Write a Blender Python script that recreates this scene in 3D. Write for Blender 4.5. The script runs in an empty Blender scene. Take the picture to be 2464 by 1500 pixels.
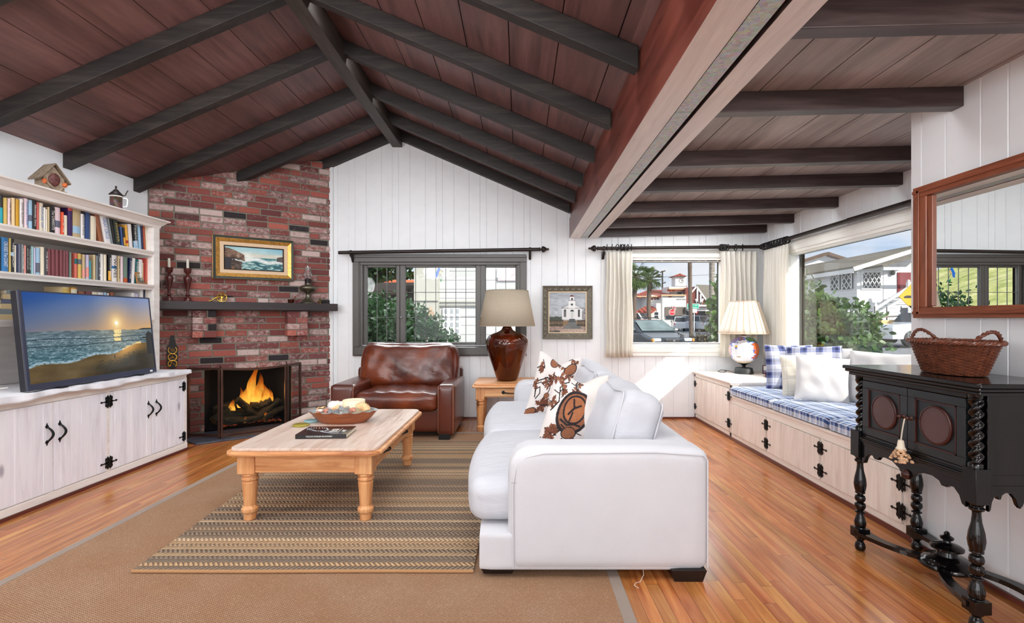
import bpy, bmesh, math, random
import numpy as np
from math import sin, cos, pi, radians, sqrt, atan2, floor
from mathutils import Vector, Matrix, Euler
random.seed(7)
SC = bpy.context.scene
COL = SC.collection
# ---------------------------------------------------------------- camera
CH = 1.2          # eye height
F = 1200.0        # focal length in pixels of the 2464 wide frame
cam_d = bpy.data.cameras.new('camera')
cam_d.sensor_width = 36.0
cam_d.lens = F / 2464.0 * 36.0
cam_d.shift_x = -18 / 2464.0
cam_d.shift_y = 18 / 2464.0
cam_d.clip_start = 0.05
cam_d.clip_end = 500
cam = bpy.data.objects.new('camera', cam_d)
COL.objects.link(cam)
cam.location = (0, 0, CH)
cam.rotation_euler = (pi / 2, 0, 0)
SC.camera = cam
# ---------------------------------------------------------------- view
vs = SC.view_settings
SC.display_settings.display_device = 'sRGB'
vs.view_transform = 'Standard'
vs.look = 'None'
vs.gamma = 1.0
vs.use_curve_mapping = False
vs.exposure = 0.0
SC.cycles.max_bounces = 8
SC.cycles.transparent_max_bounces = 24
SC.cycles.sample_clamp_indirect = 6.0
SC.cycles.use_denoising = True
# ---------------------------------------------------------------- sky
wd = bpy.data.worlds.new('sky')
SC.world = wd
wd.use_nodes = True
wt = wd.node_tree
wt.nodes.clear()
wo = wt.nodes.new('ShaderNodeOutputWorld')
wb = wt.nodes.new('ShaderNodeBackground')
wc = wt.nodes.new('ShaderNodeTexCoord')
wm = wt.nodes.new('ShaderNodeMapping')
wm.inputs['Scale'].default_value = (1, 1, 2.6)
wn = wt.nodes.new('ShaderNodeTexNoise')
wn.inputs['Scale'].default_value = 3.2
wn.inputs['Detail'].default_value = 7
wn.inputs['Roughness'].default_value = .55
wr = wt.nodes.new('ShaderNodeValToRGB')
wr.color_ramp.elements[0].position = .34
wr.color_ramp.elements[0].color = (.42, .62, .90, 1)
wr.color_ramp.elements[1].position = .55
wr.color_ramp.elements[1].color = (.90, .94, 1.0, 1)
wt.links.new(wc.outputs['Generated'], wm.inputs['Vector'])
wt.links.new(wm.outputs[0], wn.inputs['Vector'])
wt.links.new(wn.outputs['Fac'], wr.inputs[0])
wt.links.new(wr.outputs[0], wb.inputs['Color'])
wb.inputs['Strength'].default_value = 1.0
wt.links.new(wb.outputs[0], wo.inputs['Surface'])
# ---------------------------------------------------------------- sun
sd = bpy.data.lights.new('sun', 'SUN')
sd.energy = 5.0
sd.angle = radians(1.0)
sd.color = (1.0, .95, .86)
sun = bpy.data.objects.new('sun', sd)
COL.objects.link(sun)
sun.rotation_euler = Vector((-.77, 1.0, -.68)).to_track_quat('-Z', 'Y').to_euler()


def area(name, loc, aim, sx, sy, power, color=(1, 1, 1)):
    d = bpy.data.lights.new(name, 'AREA')
    d.shape = 'RECTANGLE'
    d.size = sx
    d.size_y = sy
    d.energy = power
    d.color = color
    o = bpy.data.objects.new(name, d)
    COL.objects.link(o)
    o.location = loc
    o.rotation_euler = (Vector(aim) - Vector(loc)).to_track_quat('-Z', 'Y').to_euler()
    return o


# added fill lamps standing in for daylight: behind the camera and outside the windows
area('rear_fill_left', (-2.0, -3.75, 1.45), (-1.4, 6, 1.3), 2.6, 2.2, 95, (.96, .98, 1))
area('rear_fill_right', (1.0, -3.75, 1.45), (.6, 6, 1.3), 1.8, 2.2, 46, (.96, .98, 1))
area('side_fill', (4.6, 4.0, 3.5), (-1.5, 4.0, .6), 5.0, 2.2, 220, (.95, .98, 1))
area('back_fill', (.4, 8.0, 3.5), (.2, 3.0, .2), 6.0, 1.8, 450, (.95, .98, 1))
# added unseen fill lamps behind the camera, turned to the far wall
for i, (tx, ax) in enumerate(((-2.2, -2.6), (-.6, -.6), (1.4, 1.6))):
    tl = area('far_wall_fill_%d' % i, (tx, -1.2, 2.12 if tx > 0 else 2.5), (ax, 6, 1.35), .7, .4, 8, (.96, .98, 1))
    tl.data.spread = radians(84)


def point_fill(name, loc, power, r=.2, color=(.96, .98, 1)):
    d = bpy.data.lights.new(name, 'POINT'); d.energy = power; d.shadow_soft_size = r; d.color = color
    o = bpy.data.objects.new(name, d); COL.objects.link(o); o.location = loc
    return o


# added unseen point fills beside and behind the camera
point_fill('fill_left', (-3.3, 1.5, 1.9), 60)
point_fill('fill_right', (1.7, -.4, 1.8), 25)
# added fill strips hidden behind the rafters, where no fixture is known
def strip(name, a, b, w, power):
    a = Vector(a); b = Vector(b); x = (b - a).normalized(); z = Vector((0, 1, 0)).cross(x) * -1
    if z.z < 0: z = -z
    y = z.cross(x)
    o = area(name, (0, 0, 0), (0, 0, -1), (b - a).length, w, power, (.96, .98, 1))
    o.matrix_world = Matrix.Translation((a + b) / 2) @ Matrix((x, y, z)).transposed().to_4x4()
    return o


for y, pw in ((1.08, 22), (1.80, 14), (2.52, 8.5), (3.28, 7.5), (4.00, 6), (4.73, 3.5)):
    for s_ in (-1, 1):
        P = [(-1.468 + s_ * q, y + .112, 3.47 - .43 * q - .012) for q in (.15, 1.95)]
        strip('gable_fill', P[0], P[1], .05, pw * (1.35 if s_ > 0 else .8))
for y, pw in ((1.0, 3), (1.68, 1.8), (2.36, 2.2), (3.20, 5.5), (3.82, 8.5), (4.59, 12), (5.33, 13)):
    strip('flat_fill', (1.05, y + .12, 2.262), (1.85 if y < 2.6 else 2.5, y + .12, 2.29), .06, pw)
# ================================================================ helpers
def lin(c):
    c = np.asarray(c, float) / 255.0
    return np.where(c <= .04045, c / 12.92, ((c + .055) / 1.055) ** 2.4)


def L(r, g, b):
    v = lin((r, g, b))
    return (float(v[0]), float(v[1]), float(v[2]), 1.0)


def W(px, py, Y):
    """point of the world at depth Y that the photograph shows at px, py"""
    return Vector(((px - 1250) / F * Y, Y, CH + (768 - py) / F * Y))


class MB:
    def __init__(s):
        s.v = []; s.f = []; s.mi = []; s.c = []; s.sm = []

    def add(s, vs, fs, mi=0, col=None, smooth=False):
        o = len(s.v)
        s.v.extend([tuple(p) for p in vs])
        for f in fs:
            s.f.append(tuple(i + o for i in f)); s.mi.append(mi); s.sm.append(smooth)
        s.c.extend([col] * len(vs))
        return s

    def box(s, x0, x1, y0, y1, z0, z1, mi=0, col=None):
        if x0 > x1: x0, x1 = x1, x0
        if y0 > y1: y0, y1 = y1, y0
        if z0 > z1: z0, z1 = z1, z0
        v = [(x0, y0, z0), (x1, y0, z0), (x1, y1, z0), (x0, y1, z0), (x0, y0, z1), (x1, y0, z1), (x1, y1, z1), (x0, y1, z1)]
        return s.hexa(v, mi, col)

    def hexa(s, v, mi=0, col=None):
        return s.add(v, [(3, 2, 1, 0), (4, 5, 6, 7), (0, 1, 5, 4), (1, 2, 6, 5), (2, 3, 7, 6), (3, 0, 4, 7)], mi, col)

    def beam(s, a, b, w, h, up=(0, 0, 1), mi=0, col=None):
        """bar from a to b, w wide, h high measured downward from the a-b line's centre"""
        a = Vector(a); b = Vector(b); d = (b - a).normalized(); up = Vector(up)
        sx = d.cross(up).normalized() * (w / 2); uz = sx.cross(d).normalized() * (h / 2)
        v = [a - sx - uz, a + sx - uz, b + sx - uz, b - sx - uz, a - sx + uz, a + sx + uz, b + sx + uz, b - sx + uz]
        return s.hexa(v, mi, col)

    def prism(s, poly, axis, a0, a1, mi=0, col=None, smooth=False):
        """poly: 2-D points; axis 'x': (y,z), 'y': (x,z), 'z': (x,y)"""
        n = len(poly)
        def P(p, a):
            if axis == 'x': return (a, p[0], p[1])
            if axis == 'y': return (p[0], a, p[1])
            return (p[0], p[1], a)
        v = [P(p, a0) for p in poly] + [P(p, a1) for p in poly]
        f = [tuple(range(n))[::-1], tuple(range(n, 2 * n))]
        s.add(v, f, mi, col, False)
        o = len(s.v) - 2 * n
        for i in range(n):
            j = (i + 1) % n
            s.f.append((o + i, o + j, o + n + j, o + n + i)); s.mi.append(mi); s.sm.append(smooth)
        return s

    def lathe(s, prof, seg=24, c=(0, 0, 0), mi=0, col=None, axis='z', sx=1, sy=1, smooth=True, twist=None):
        c = Vector(c); v = []; n = len(prof)
        for (r, z) in prof:
            for k in range(seg):
                a = 2 * pi * k / seg
                rr = r * (twist(a, z) if twist else 1)
                p = (rr * cos(a) * sx, rr * sin(a) * sy, z)
                if axis == 'x': p = (p[2], p[0], p[1])
                elif axis == 'y': p = (p[0], p[2], p[1])
                v.append(c + Vector(p))
        f = [(i * seg + k, i * seg + (k + 1) % seg, (i + 1) * seg + (k + 1) % seg, (i + 1) * seg + k) for i in range(n - 1) for k in range(seg)]
        f.append(tuple(range(seg))[::-1]); f.append(tuple((n - 1) * seg + k for k in range(seg)))
        return s.add(v, f, mi, col, smooth)

    def tube(s, pts, r, seg=8, mi=0, col=None, closed=False, smooth=True):
        pts = [Vector(p) for p in pts]; n = len(pts)
        rs = r if isinstance(r, (list, tuple)) else [r] * n
        v = []; prev = None
        for i, p in enumerate(pts):
            if closed: t = pts[(i + 1) % n] - pts[i - 1]
            else: t = pts[min(i + 1, n - 1)] - pts[max(i - 1, 0)]
            if t.length < 1e-9: t = Vector((0, 0, 1))
            t.normalize()
            if prev is None:
                u = t.orthogonal().normalized()
            else:
                u = prev - t * prev.dot(t)
                u = u.normalized() if u.length > 1e-6 else t.orthogonal().normalized()
            prev = u; w = t.cross(u)
            for k in range(seg):
                a = 2 * pi * k / seg
                v.append(p + (u * cos(a) + w * sin(a)) * rs[i])
        m = n if closed else n - 1
        f = [(i * seg + k, i * seg + (k + 1) % seg, ((i + 1) % n) * seg + (k + 1) % seg, ((i + 1) % n) * seg + k) for i in range(m) for k in range(seg)]
        if not closed:
            f.append(tuple(range(seg))[::-1]); f.append(tuple((n - 1) * seg + k for k in range(seg)))
        return s.add(v, f, mi, col, smooth)

    def grid(s, fn, nu, nv, mi=0, col=None, cu=False, cv=False, smooth=True):
        """fn(u,v)->point for u,v in 0..1"""
        a = nu if cu else nu + 1; b = nv if cv else nv + 1
        v = [fn(i / nu, j / nv) for i in range(a) for j in range(b)]
        f = []
        for i in range(nu):
            for j in range(nv):
                i2 = (i + 1) % a; j2 = (j + 1) % b
                f.append((i * b + j, i2 * b + j, i2 * b + j2, i * b + j2))
        return s.add(v, f, mi, col, smooth)

    def ball(s, c, r, seg=14, rings=8, mi=0, col=None, fn=None):
        c = Vector(c)
        if not isinstance(r, (list, tuple)): r = (r, r, r)
        def P(u, w):
            th = pi * w; ph = 2 * pi * u
            d = Vector((sin(th) * cos(ph), sin(th) * sin(ph), -cos(th)))
            k = fn(d) if fn else 1
            return c + Vector((d.x * r[0], d.y * r[1], d.z * r[2])) * k
        return s.grid(P, seg, rings, mi, col, cu=True)

    def soft(s, c, size, r, n=10, bulge=(0, 0, 0), mi=0, col=None, fn=None):
        """rounded, slightly crowned cushion block"""
        c = Vector(c); hx, hy, hz = size[0] / 2, size[1] / 2, size[2] / 2
        r = min(r, hx, hy, hz); ids = {}; V = []; Fc = []
        def key(i, j, k):
            q = (i, j, k)
            if q not in ids:
                def m(t):
                    t = 2 * t / n - 1
                    return t
                u, v, w = m(i), m(j), m(k)
                ax, ay, az = [sin(t * pi / 2 * .999) * .35 + t * .65 for t in (u, v, w)]
                p = Vector((ax * hx, ay * hy, az * hz))
                q2 = Vector((max(-hx + r, min(hx - r, p.x)), max(-hy + r, min(hy - r, p.y)), max(-hz + r, min(hz - r, p.z))))
                d = p - q2
                if d.length > 1e-9: p = q2 + d.normalized() * r
                p.x += (1 if u > 0 else -1) * bulge[0] * abs(u) ** 3 * (1 - v * v) * (1 - w * w)
                p.y += (1 if v > 0 else -1) * bulge[1] * abs(v) ** 3 * (1 - u * u) * (1 - w * w)
                p.z += (1 if w > 0 else -1) * bulge[2] * abs(w) ** 3 * (1 - u * u) * (1 - v * v)
                if fn: p = Vector(fn(p))
                ids[q] = len(V); V.append(c + p)
            return ids[q]
        for a in range(n):
            for b in range(n):
                for k in (0, n):
                    A = [(a, b, k), (a + 1, b, k), (a + 1, b + 1, k), (a, b + 1, k)]
                    B = [(a, k, b), (a + 1, k, b), (a + 1, k, b + 1), (a, k, b + 1)]
                    D = [(k, a, b), (k, a + 1, b), (k, a + 1, b + 1), (k, a, b + 1)]
                    for Q, fl in ((A, k == 0), (B, k == n), (D, k == 0)):
                        f = [key(*q) for q in Q]
                        Fc.append(tuple(f[::-1]) if fl else tuple(f))
        return s.add(V, Fc, mi, col, True)

    def xf(s, M, start=0):
        for i in range(start, len(s.v)):
            s.v[i] = tuple(M @ Vector(s.v[i]))
        return s

    def build(s, name, mats, parent=None, bevel=0, org=None, rel=True, seg=2, sub=0, loc=None, rot=None):
        me = bpy.data.meshes.new(name)
        off = Vector((0, 0, 0))
        if parent is not None and rel:
            q = parent
            while q is not None:
                off = off + q.location; q = q.parent
        elif org is not None:
            off = Vector(org)
        me.from_pydata([tuple(Vector(p) - off) for p in s.v], [], s.f)
        if not isinstance(mats, (list, tuple)): mats = [mats]
        for m in mats: me.materials.append(m)
        if len(mats) > 1: me.polygons.foreach_set('material_index', s.mi)
        me.polygons.foreach_set('use_smooth', s.sm)
        if any(c is not None for c in s.c):
            at = me.color_attributes.new('Col', 'FLOAT_COLOR', 'POINT')
            arr = np.array([(c if c is not None else (1, 1, 1, 1)) for c in s.c], dtype=np.float32).ravel()
            at.data.foreach_set('color', arr)
        me.validate(); me.update()
        if any(s.sm): me.set_sharp_from_angle(angle=radians(48))
        o = bpy.data.objects.new(name, me)
        COL.objects.link(o)
        if parent is not None: o.parent = parent
        elif org is not None: o.location = org
        if loc is not None: o.location = loc
        if rot is not None: o.rotation_euler = rot
        if bevel:
            b = o.modifiers.new('bevel', 'BEVEL'); b.width = bevel; b.segments = seg; b.limit_method = 'ANGLE'; b.angle_limit = radians(40)
        if sub:
            b = o.modifiers.new('sub', 'SUBSURF'); b.levels = sub; b.render_levels = sub
        return o


def tag(o, label=None, cat=None, group=None, kind=None):
    if label: o['label'] = label
    if cat: o['category'] = cat
    if group: o['group'] = group
    if kind: o['kind'] = kind
    return o


def thing(name, label, cat, loc=(0, 0, 0), rz=0, group=None):
    o = bpy.data.objects.new(name, None)
    o.empty_display_size = .05
    COL.objects.link(o)
    o.location = loc
    o.rotation_euler = (0, 0, rz)
    return tag(o, label, cat, group)


def struct(o):
    o['kind'] = 'structure'
    return o


def dup(o, parent=None, loc=None, rz=None):
    c = o.copy(); COL.objects.link(c)
    if parent is not None: c.parent = parent
    if loc is not None: c.location = loc
    if rz is not None: c.rotation_euler = (0, 0, rz)
    for ch in list(o.children): dup(ch, c)
    return c


def writing(txt, size, mat_, parent, M, name='lettering', ext=.0006, align='CENTER', sx=1.0, maxw=None):
    """text laid out in its own XY plane, placed by the matrix M in the parent's space"""
    cu = bpy.data.curves.new(name, 'FONT')
    cu.body = txt; cu.size = size; cu.extrude = ext; cu.align_x = align; cu.align_y = 'CENTER'
    cu.resolution_u = 2
    tmp = bpy.data.objects.new(name, cu)
    COL.objects.link(tmp)
    bpy.context.view_layer.update()
    me = bpy.data.meshes.new_from_object(tmp)
    bpy.data.objects.remove(tmp)
    me.name = name
    if maxw:
        xs = [v.co.x for v in me.vertices]
        if xs:
            k = maxw / max(1e-6, max(xs) - min(xs))
            for v in me.vertices: v.co.x *= k
    me.transform(M)
    me.materials.clear(); me.materials.append(mat_)
    o = bpy.data.objects.new(name, me)
    COL.objects.link(o)
    o.parent = parent
    return o


# ---------------------------------------------------------------- painting on meshes
def vnoise(x, y, seed=0):
    x = np.asarray(x, float); y = np.asarray(y, float)
    xi = np.floor(x).astype(np.int64); yi = np.floor(y).astype(np.int64)
    xf = x - xi; yf = y - yi
    xf = xf * xf * (3 - 2 * xf); yf = yf * yf * (3 - 2 * yf)
    def h(a, b):
        n = (a * 374761393 + b * 668265263 + seed * 1442695041) & 0xffffffff
        n = ((n ^ (n >> 13)) * 1274126177) & 0xffffffff
        return ((n ^ (n >> 16)) & 0xffff) / 65535.0
    return (h(xi, yi) * (1 - xf) + h(xi + 1, yi) * xf) * (1 - yf) + (h(xi, yi + 1) * (1 - xf) + h(xi + 1, yi + 1) * xf) * yf


def fbm(x, y, seed=0, o=4):
    t = 0; a = .5; s = 0
    for i in range(o):
        t = t + a * vnoise(x * 2 ** i, y * 2 ** i, seed + i * 17); s += a; a *= .5
    return t / s


def mixc(base, col, m):
    m = np.clip(m, 0, 1)[..., None]
    return base * (1 - m) + np.asarray(col, float) * m


def painted(name, w, h, nx, ny, fn, mat_, parent, M, rel=False, bend=None):
    """flat picture surface; fn(u,v) gives 0..255 colours, v up"""
    u, v = np.meshgrid((np.arange(nx + 1)) / nx, (np.arange(ny + 1)) / ny)
    rgb = lin(np.clip(fn(u, v), 0, 255))
    me = bpy.data.meshes.new(name)
    X = (u - .5) * w; Z = (v - .5) * h
    co = np.stack([X, np.zeros_like(X), Z], -1).reshape(-1, 3)
    if bend is not None: co = bend(u, v).reshape(-1, 3)
    i = np.arange(nx); j = np.arange(ny); I, J = np.meshgrid(i, j)
    a = (J * (nx + 1) + I).ravel()
    fc = np.stack([a, a + 1, a + nx + 2, a + nx + 1], -1)
    me.from_pydata(co.tolist(), [], fc.tolist())
    at = me.color_attributes.new('Col', 'FLOAT_COLOR', 'POINT')
    at.data.foreach_set('color', np.concatenate([rgb.reshape(-1, 3), np.ones(((nx + 1) * (ny + 1), 1))], 1).astype(np.float32).ravel())
    me.materials.append(mat_)
    if bend is not None: me.polygons.foreach_set('use_smooth', [True] * len(me.polygons))
    me.transform(M)
    me.update()
    o = bpy.data.objects.new(name, me)
    COL.objects.link(o)
    o.parent = parent
    return o


# ================================================================ materials
class G:
    def __init__(s, name):
        s.m = bpy.data.materials.new(name); s.m.use_nodes = True
        s.t = s.m.node_tree; s.t.nodes.clear()
        s.o = s.t.nodes.new('ShaderNodeOutputMaterial')
        s.tc = None

    def n(s, typ, _p=None, **kw):
        nd = s.t.nodes.new('ShaderNode' + typ)
        for k, v in (_p or {}).items(): setattr(nd, k, v)
        for k, v in kw.items():
            key = k.replace('_', ' ')
            if k.startswith('i') and k[1:].isdigit(): key = int(k[1:])
            if isinstance(v, bpy.types.NodeSocket): s.t.links.new(v, nd.inputs[key])
            elif isinstance(v, bpy.types.Node): s.t.links.new(v.outputs[0], nd.inputs[key])
            else:
                ip = nd.inputs[key]
                if isinstance(v, tuple) and len(v) == 4 and ip.type == 'VECTOR': v = v[:3]
                ip.default_value = v
        return nd

    def co(s, which='Object', scale=(1, 1, 1), rot=(0, 0, 0), loc=(0, 0, 0)):
        if s.tc is None: s.tc = s.t.nodes.new('ShaderNodeTexCoord')
        mp = s.n('Mapping', Vector=s.tc.outputs[which])
        mp.inputs['Scale'].default_value = scale; mp.inputs['Rotation'].default_value = rot; mp.inputs['Location'].default_value = loc
        return mp.outputs[0]

    def math(s, op, a, b=0.0, c=0.0):
        return s.n('Math', {'operation': op}, i0=a, i1=b, i2=c).outputs[0]

    def mix(s, f, a, b, blend='MIX'):
        nd = s.t.nodes.new('ShaderNodeMix'); nd.data_type = 'RGBA'; nd.blend_type = blend
        for i, v in ((0, f), (6, a), (7, b)):
            if isinstance(v, bpy.types.NodeSocket): s.t.links.new(v, nd.inputs[i])
            elif isinstance(v, bpy.types.Node): s.t.links.new(v.outputs[0], nd.inputs[i])
            else: nd.inputs[i].default_value = v
        return nd.outputs[2]

    def ramp(s, f, stops, interp='LINEAR'):
        nd = s.t.nodes.new('ShaderNodeValToRGB'); cr = nd.color_ramp; cr.interpolation = interp
        while len(cr.elements) < len(stops): cr.elements.new(.5)
        for e, (p, c) in zip(cr.elements, stops):
            e.position = p
            e.color = c if isinstance(c, tuple) else (c, c, c, 1)
        s.t.links.new(f if isinstance(f, bpy.types.NodeSocket) else f.outputs[0], nd.inputs[0])
        return nd.outputs[0]

    def noise(s, vec, scale=5, detail=3, rough=.5, dist=0):
        return s.n('TexNoise', Vector=vec, Scale=scale, Detail=detail, Roughness=rough, Distortion=dist).outputs['Fac']

    def bsdf(s, color, rough=.5, metal=0, bump=None, bstr=.3, bdist=.002, **kw):
        b = s.t.nodes.new('ShaderNodeBsdfPrincipled')
        def put(k, v):
            if isinstance(v, bpy.types.NodeSocket): s.t.links.new(v, b.inputs[k])
            else: b.inputs[k].default_value = v
        put('Base Color', color); put('Roughness', rough); put('Metallic', metal)
        for k, v in kw.items(): put(k.replace('_', ' '), v)
        if bump is not None:
            bn = s.n('Bump', Height=bump, Strength=bstr, Distance=bdist)
            s.t.links.new(bn.outputs[0], b.inputs['Normal'])
        s.t.links.new(b.outputs[0], s.o.inputs[0])
        return s.m


def plain(name, c, rough=.5, metal=0, nv=.06, ns=8, bump=0, **kw):
    """a colour with a faint mottling of its own"""
    g = G(name); v = g.co()
    n = g.noise(v, ns, 3)
    c2 = tuple(max(0, x * (1 - nv)) for x in c[:3]) + (1,)
    c3 = tuple(min(1, x * (1 + nv)) for x in c[:3]) + (1,)
    col = g.ramp(n, [(.3, c2), (.7, c3)])
    return g.bsdf(col, rough, metal, bump=n if bump else None, bstr=bump, **kw)


def wood(name, c1, c2, c3=None, axis='y', scale=1.0, rough=.45, board=0, baxis='x', var=.25, knots=0, kcol=None, bump=.25, wear=None, **kw):
    g = G(name)
    st = {'x': (.09, 1, 1), 'y': (1, .09, 1), 'z': (1, 1, .09)}[axis]
    v = g.co(scale=tuple(k * scale for k in st))
    vec = v
    rnd = None
    if board:
        sp = g.n('SeparateXYZ', Vector=g.co())
        idx = g.math('FLOOR', g.math('DIVIDE', sp.outputs[{'x': 0, 'y': 1, 'z': 2}[baxis]], board))
        wn_ = g.n('TexWhiteNoise', {'noise_dimensions': '1D'}, W=idx)
        rnd = wn_.outputs['Value']
        off = g.n('VectorMath', {'operation': 'SCALE'}, i0=wn_.outputs['Color'])
        off.inputs['Scale'].default_value = 9
        vec = g.n('VectorMath', {'operation': 'ADD'}, i0=v, i1=off.outputs[0]).outputs[0]
    grain = g.noise(vec, 22, 6, .65, .6)
    big = g.noise(vec, 3.2, 3, .5, 1.2)
    t = g.math('ADD', g.math('MULTIPLY', grain, .6), g.math('MULTIPLY', big, .4))
    col = g.ramp(t, [(.34, c1), (.5, c2), (.66, c3 or c2)])
    if knots:
        vk = g.co(scale=tuple(k * knots for k in {'x': (.45, 1, 1), 'y': (1, .45, 1), 'z': (1, 1, .45)}[axis]))
        vo = g.n('TexVoronoi', Vector=vk, Scale=1.0, Randomness=1.0).outputs['Distance']
        k = g.ramp(vo, [(.03, 1.0), (.075, 0.0)])
        col = g.mix(k, col, kcol or c1)
    if rnd is not None:
        f = g.math('ADD', g.math('MULTIPLY', rnd, var * 2), 1 - var)
        hv = g.n('HueSaturation', Color=col, Value=f)
        col = hv.outputs[0]
    if wear is not None:
        wv = g.noise(g.co(), 2.2, 5, .6)
        col = g.mix(g.ramp(wv, [(.5, 0.0), (.7, .75)]), col, wear)
    rg = g.math('ADD', g.math('MULTIPLY', grain, .18), rough - .09)
    return g.bsdf(col, rg, bump=grain, bstr=bump, bdist=.002, **kw)


def fabric(name, c, rough=.9, scale=900, nv=.05, wr=.25, wscale=7, st=(1, 1, 1), **kw):
    g = G(name); v = g.co()
    big = g.noise(v, 6, 4)
    w1 = g.noise(v, scale * .4, 2)
    c2 = tuple(x * (1 - nv) for x in c[:3]) + (1,)
    col = g.ramp(big, [(.3, c2), (.7, c)])
    wrk = g.noise(g.co(scale=st), wscale, 4, .55, 1.2)
    h = g.math('ADD', g.math('MULTIPLY', w1, .06), g.math('MULTIPLY', wrk, wr))
    return g.bsdf(col, rough, bump=h, bstr=.5, bdist=.02, Sheen_Weight=.15, **kw)


def paint_mat(name, rough=.5, emit=0, **kw):
    g = G(name)
    at = g.n('VertexColor', {'layer_name': 'Col'})
    if emit:
        return g.bsdf((.004, .004, .004, 1), rough, Emission_Color=at.outputs[0], Emission_Strength=emit, **kw)
    return g.bsdf(at.outputs[0], rough, **kw)


def glass(name, tint=(1, 1, 1, 1), gloss=.06, wavy=0):
    """thin window pane: sees through, mirrors a little"""
    g = G(name)
    tr = g.n('BsdfTransparent', Color=tint)
    gl = g.n('BsdfGlossy', Roughness=.02)
    if wavy:
        bn = g.n('Bump', Height=g.noise(g.co(), 9, 2), Strength=wavy, Distance=.01)
        g.t.links.new(bn.outputs[0], gl.inputs['Normal'])
    fr = g.n('LayerWeight', Blend=.12)
    f = g.math('MULTIPLY', fr.outputs['Fresnel'], gloss)
    f = g.math('MINIMUM', g.math('ADD', f, gloss * .12), .5)
    mx = g.n('MixShader', i0=f, i1=tr.outputs[0], i2=gl.outputs[0])
    g.t.links.new(mx.outputs[0], g.o.inputs[0])
    return g.m


def plaid(name, stripes_u, stripes_v, per, ax=('x', 'y'), scale_v=None):
    g = G(name)
    sp = g.n('SeparateXYZ', Vector=g.co())
    S = {'x': sp.outputs[0], 'y': sp.outputs[1], 'z': sp.outputs[2]}
    U = S[ax[0]] if len(ax[0]) == 1 else g.math('ADD', S[ax[0][0]], S[ax[0][1]])
    V = S[ax[1]] if len(ax[1]) == 1 else g.math('ADD', S[ax[1][0]], S[ax[1][1]])
    a = g.ramp(g.math('FRACT', g.math('ADD', g.math('DIVIDE', U, per), 40.0)), stripes_u, 'CONSTANT')
    b = g.ramp(g.math('FRACT', g.math('ADD', g.math('DIVIDE', V, scale_v or per), 40.0)), stripes_v, 'CONSTANT')
    col = g.mix(.5, a, b)
    w = g.noise(g.co(), 500, 2)
    return g.bsdf(col, .9, bump=w, bstr=.2, bdist=.004, Sheen_Weight=.1)


M = {}
M['white'] = plain('white_paint', L(232, 234, 236), .42, nv=.02)
M['plaster'] = plain('white_plaster', L(238, 241, 244), .7, nv=.02, ns=3)
M['trim_white'] = plain('white_trim_paint', L(240, 239, 232), .35, nv=.02)
M['pickled'] = wood('whitewashed_pine', L(220, 218, 226), L(240, 240, 248), L(247, 247, 252), axis='z', scale=1.2, rough=.42, board=.117, baxis='y', var=.02, knots=3.4, kcol=L(176, 172, 184), bump=.12)
M['pickled_h'] = wood('whitewashed_pine_rail', L(226, 218, 212), L(240, 235, 230), L(247, 244, 240), axis='y', scale=1.2, rough=.42, bump=.1)
M['pickled_r'] = wood('whitewashed_pine_warm', L(220, 204, 192), L(240, 229, 219), L(248, 240, 232), axis='z', scale=1.3, rough=.4, board=.11, baxis='y', var=.03, knots=3.0, kcol=L(176, 150, 132), bump=.12)
M['pickled_rh'] = wood('whitewashed_pine_rail_warm', L(228, 214, 202), L(243, 233, 223), L(249, 243, 235), axis='y', scale=1.2, rough=.4, bump=.1)
M['plank_l'] = wood('dark_red_plank', L(76, 54, 53), L(106, 74, 71), L(126, 91, 87), axis='y', scale=.9, rough=.42, board=.281, baxis='x', var=.14, knots=2.1, kcol=L(48, 34, 30), bump=.15)
M['plank_r'] = wood('sheen_lightened_plank', L(112, 98, 92), L(146, 130, 124), L(170, 156, 148), axis='y', scale=.9, rough=.38, board=.235, baxis='x', var=.12, knots=2.2, kcol=L(86, 68, 60), bump=.12)  # flat ceiling planks, with reflected light worked into the lighter colour
M['rafter'] = wood('weathered_dark_rafter', L(20, 17, 16), L(36, 31, 29), L(62, 55, 50), axis='x', scale=1.5, rough=.6, bump=.6)
M['rafter_r'] = wood('dark_stained_rafter', L(40, 30, 28), L(60, 46, 44), L(84, 69, 66), axis='x', scale=1.2, rough=.4, bump=.2)
M['ridge'] = wood('weathered_ridge_beam', L(34, 29, 26), L(58, 51, 46), L(88, 78, 70), axis='y', scale=1.5, rough=.55, bump=.6)
M['beam_red'] = wood('red_stained_beam', L(70, 30, 22), L(98, 46, 36), L(120, 66, 54), axis='y', scale=.8, rough=.3, knots=1.6, kcol=L(40, 26, 30), bump=.1)
M['beam_lit'] = wood('lit_beam_underside', L(196, 184, 178), L(218, 208, 202), L(232, 225, 220), axis='y', scale=.9, rough=.32, bump=.1)  # paler tone puts reflected window and floor light into the beam undersides
M['galv'] = None
M['iron'] = plain('black_iron', L(24, 26, 28), .45, .6, nv=.2, ns=30)
M['black'] = plain('black_plastic', L(16, 16, 18), .35, nv=.1)
M['dark_metal'] = plain('dark_bronze_metal', L(48, 40, 38), .4, .5, nv=.15)
M['mortar'] = plain('grey_mortar', L(122, 118, 106), .95, nv=.14, ns=40, bump=.4)
M['pine'] = wood('waxed_pine', L(152, 86, 46), L(212, 150, 98), L(232, 184, 134), axis='x', scale=1.1, rough=.4, knots=2.6, kcol=L(120, 68, 34), bump=.15)
M['pine_y'] = wood('waxed_pine_lengthwise', L(152, 86, 46), L(212, 152, 100), L(230, 182, 132), axis='y', scale=1.1, rough=.4, knots=2.6, kcol=L(120, 68, 34), bump=.15)
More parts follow.
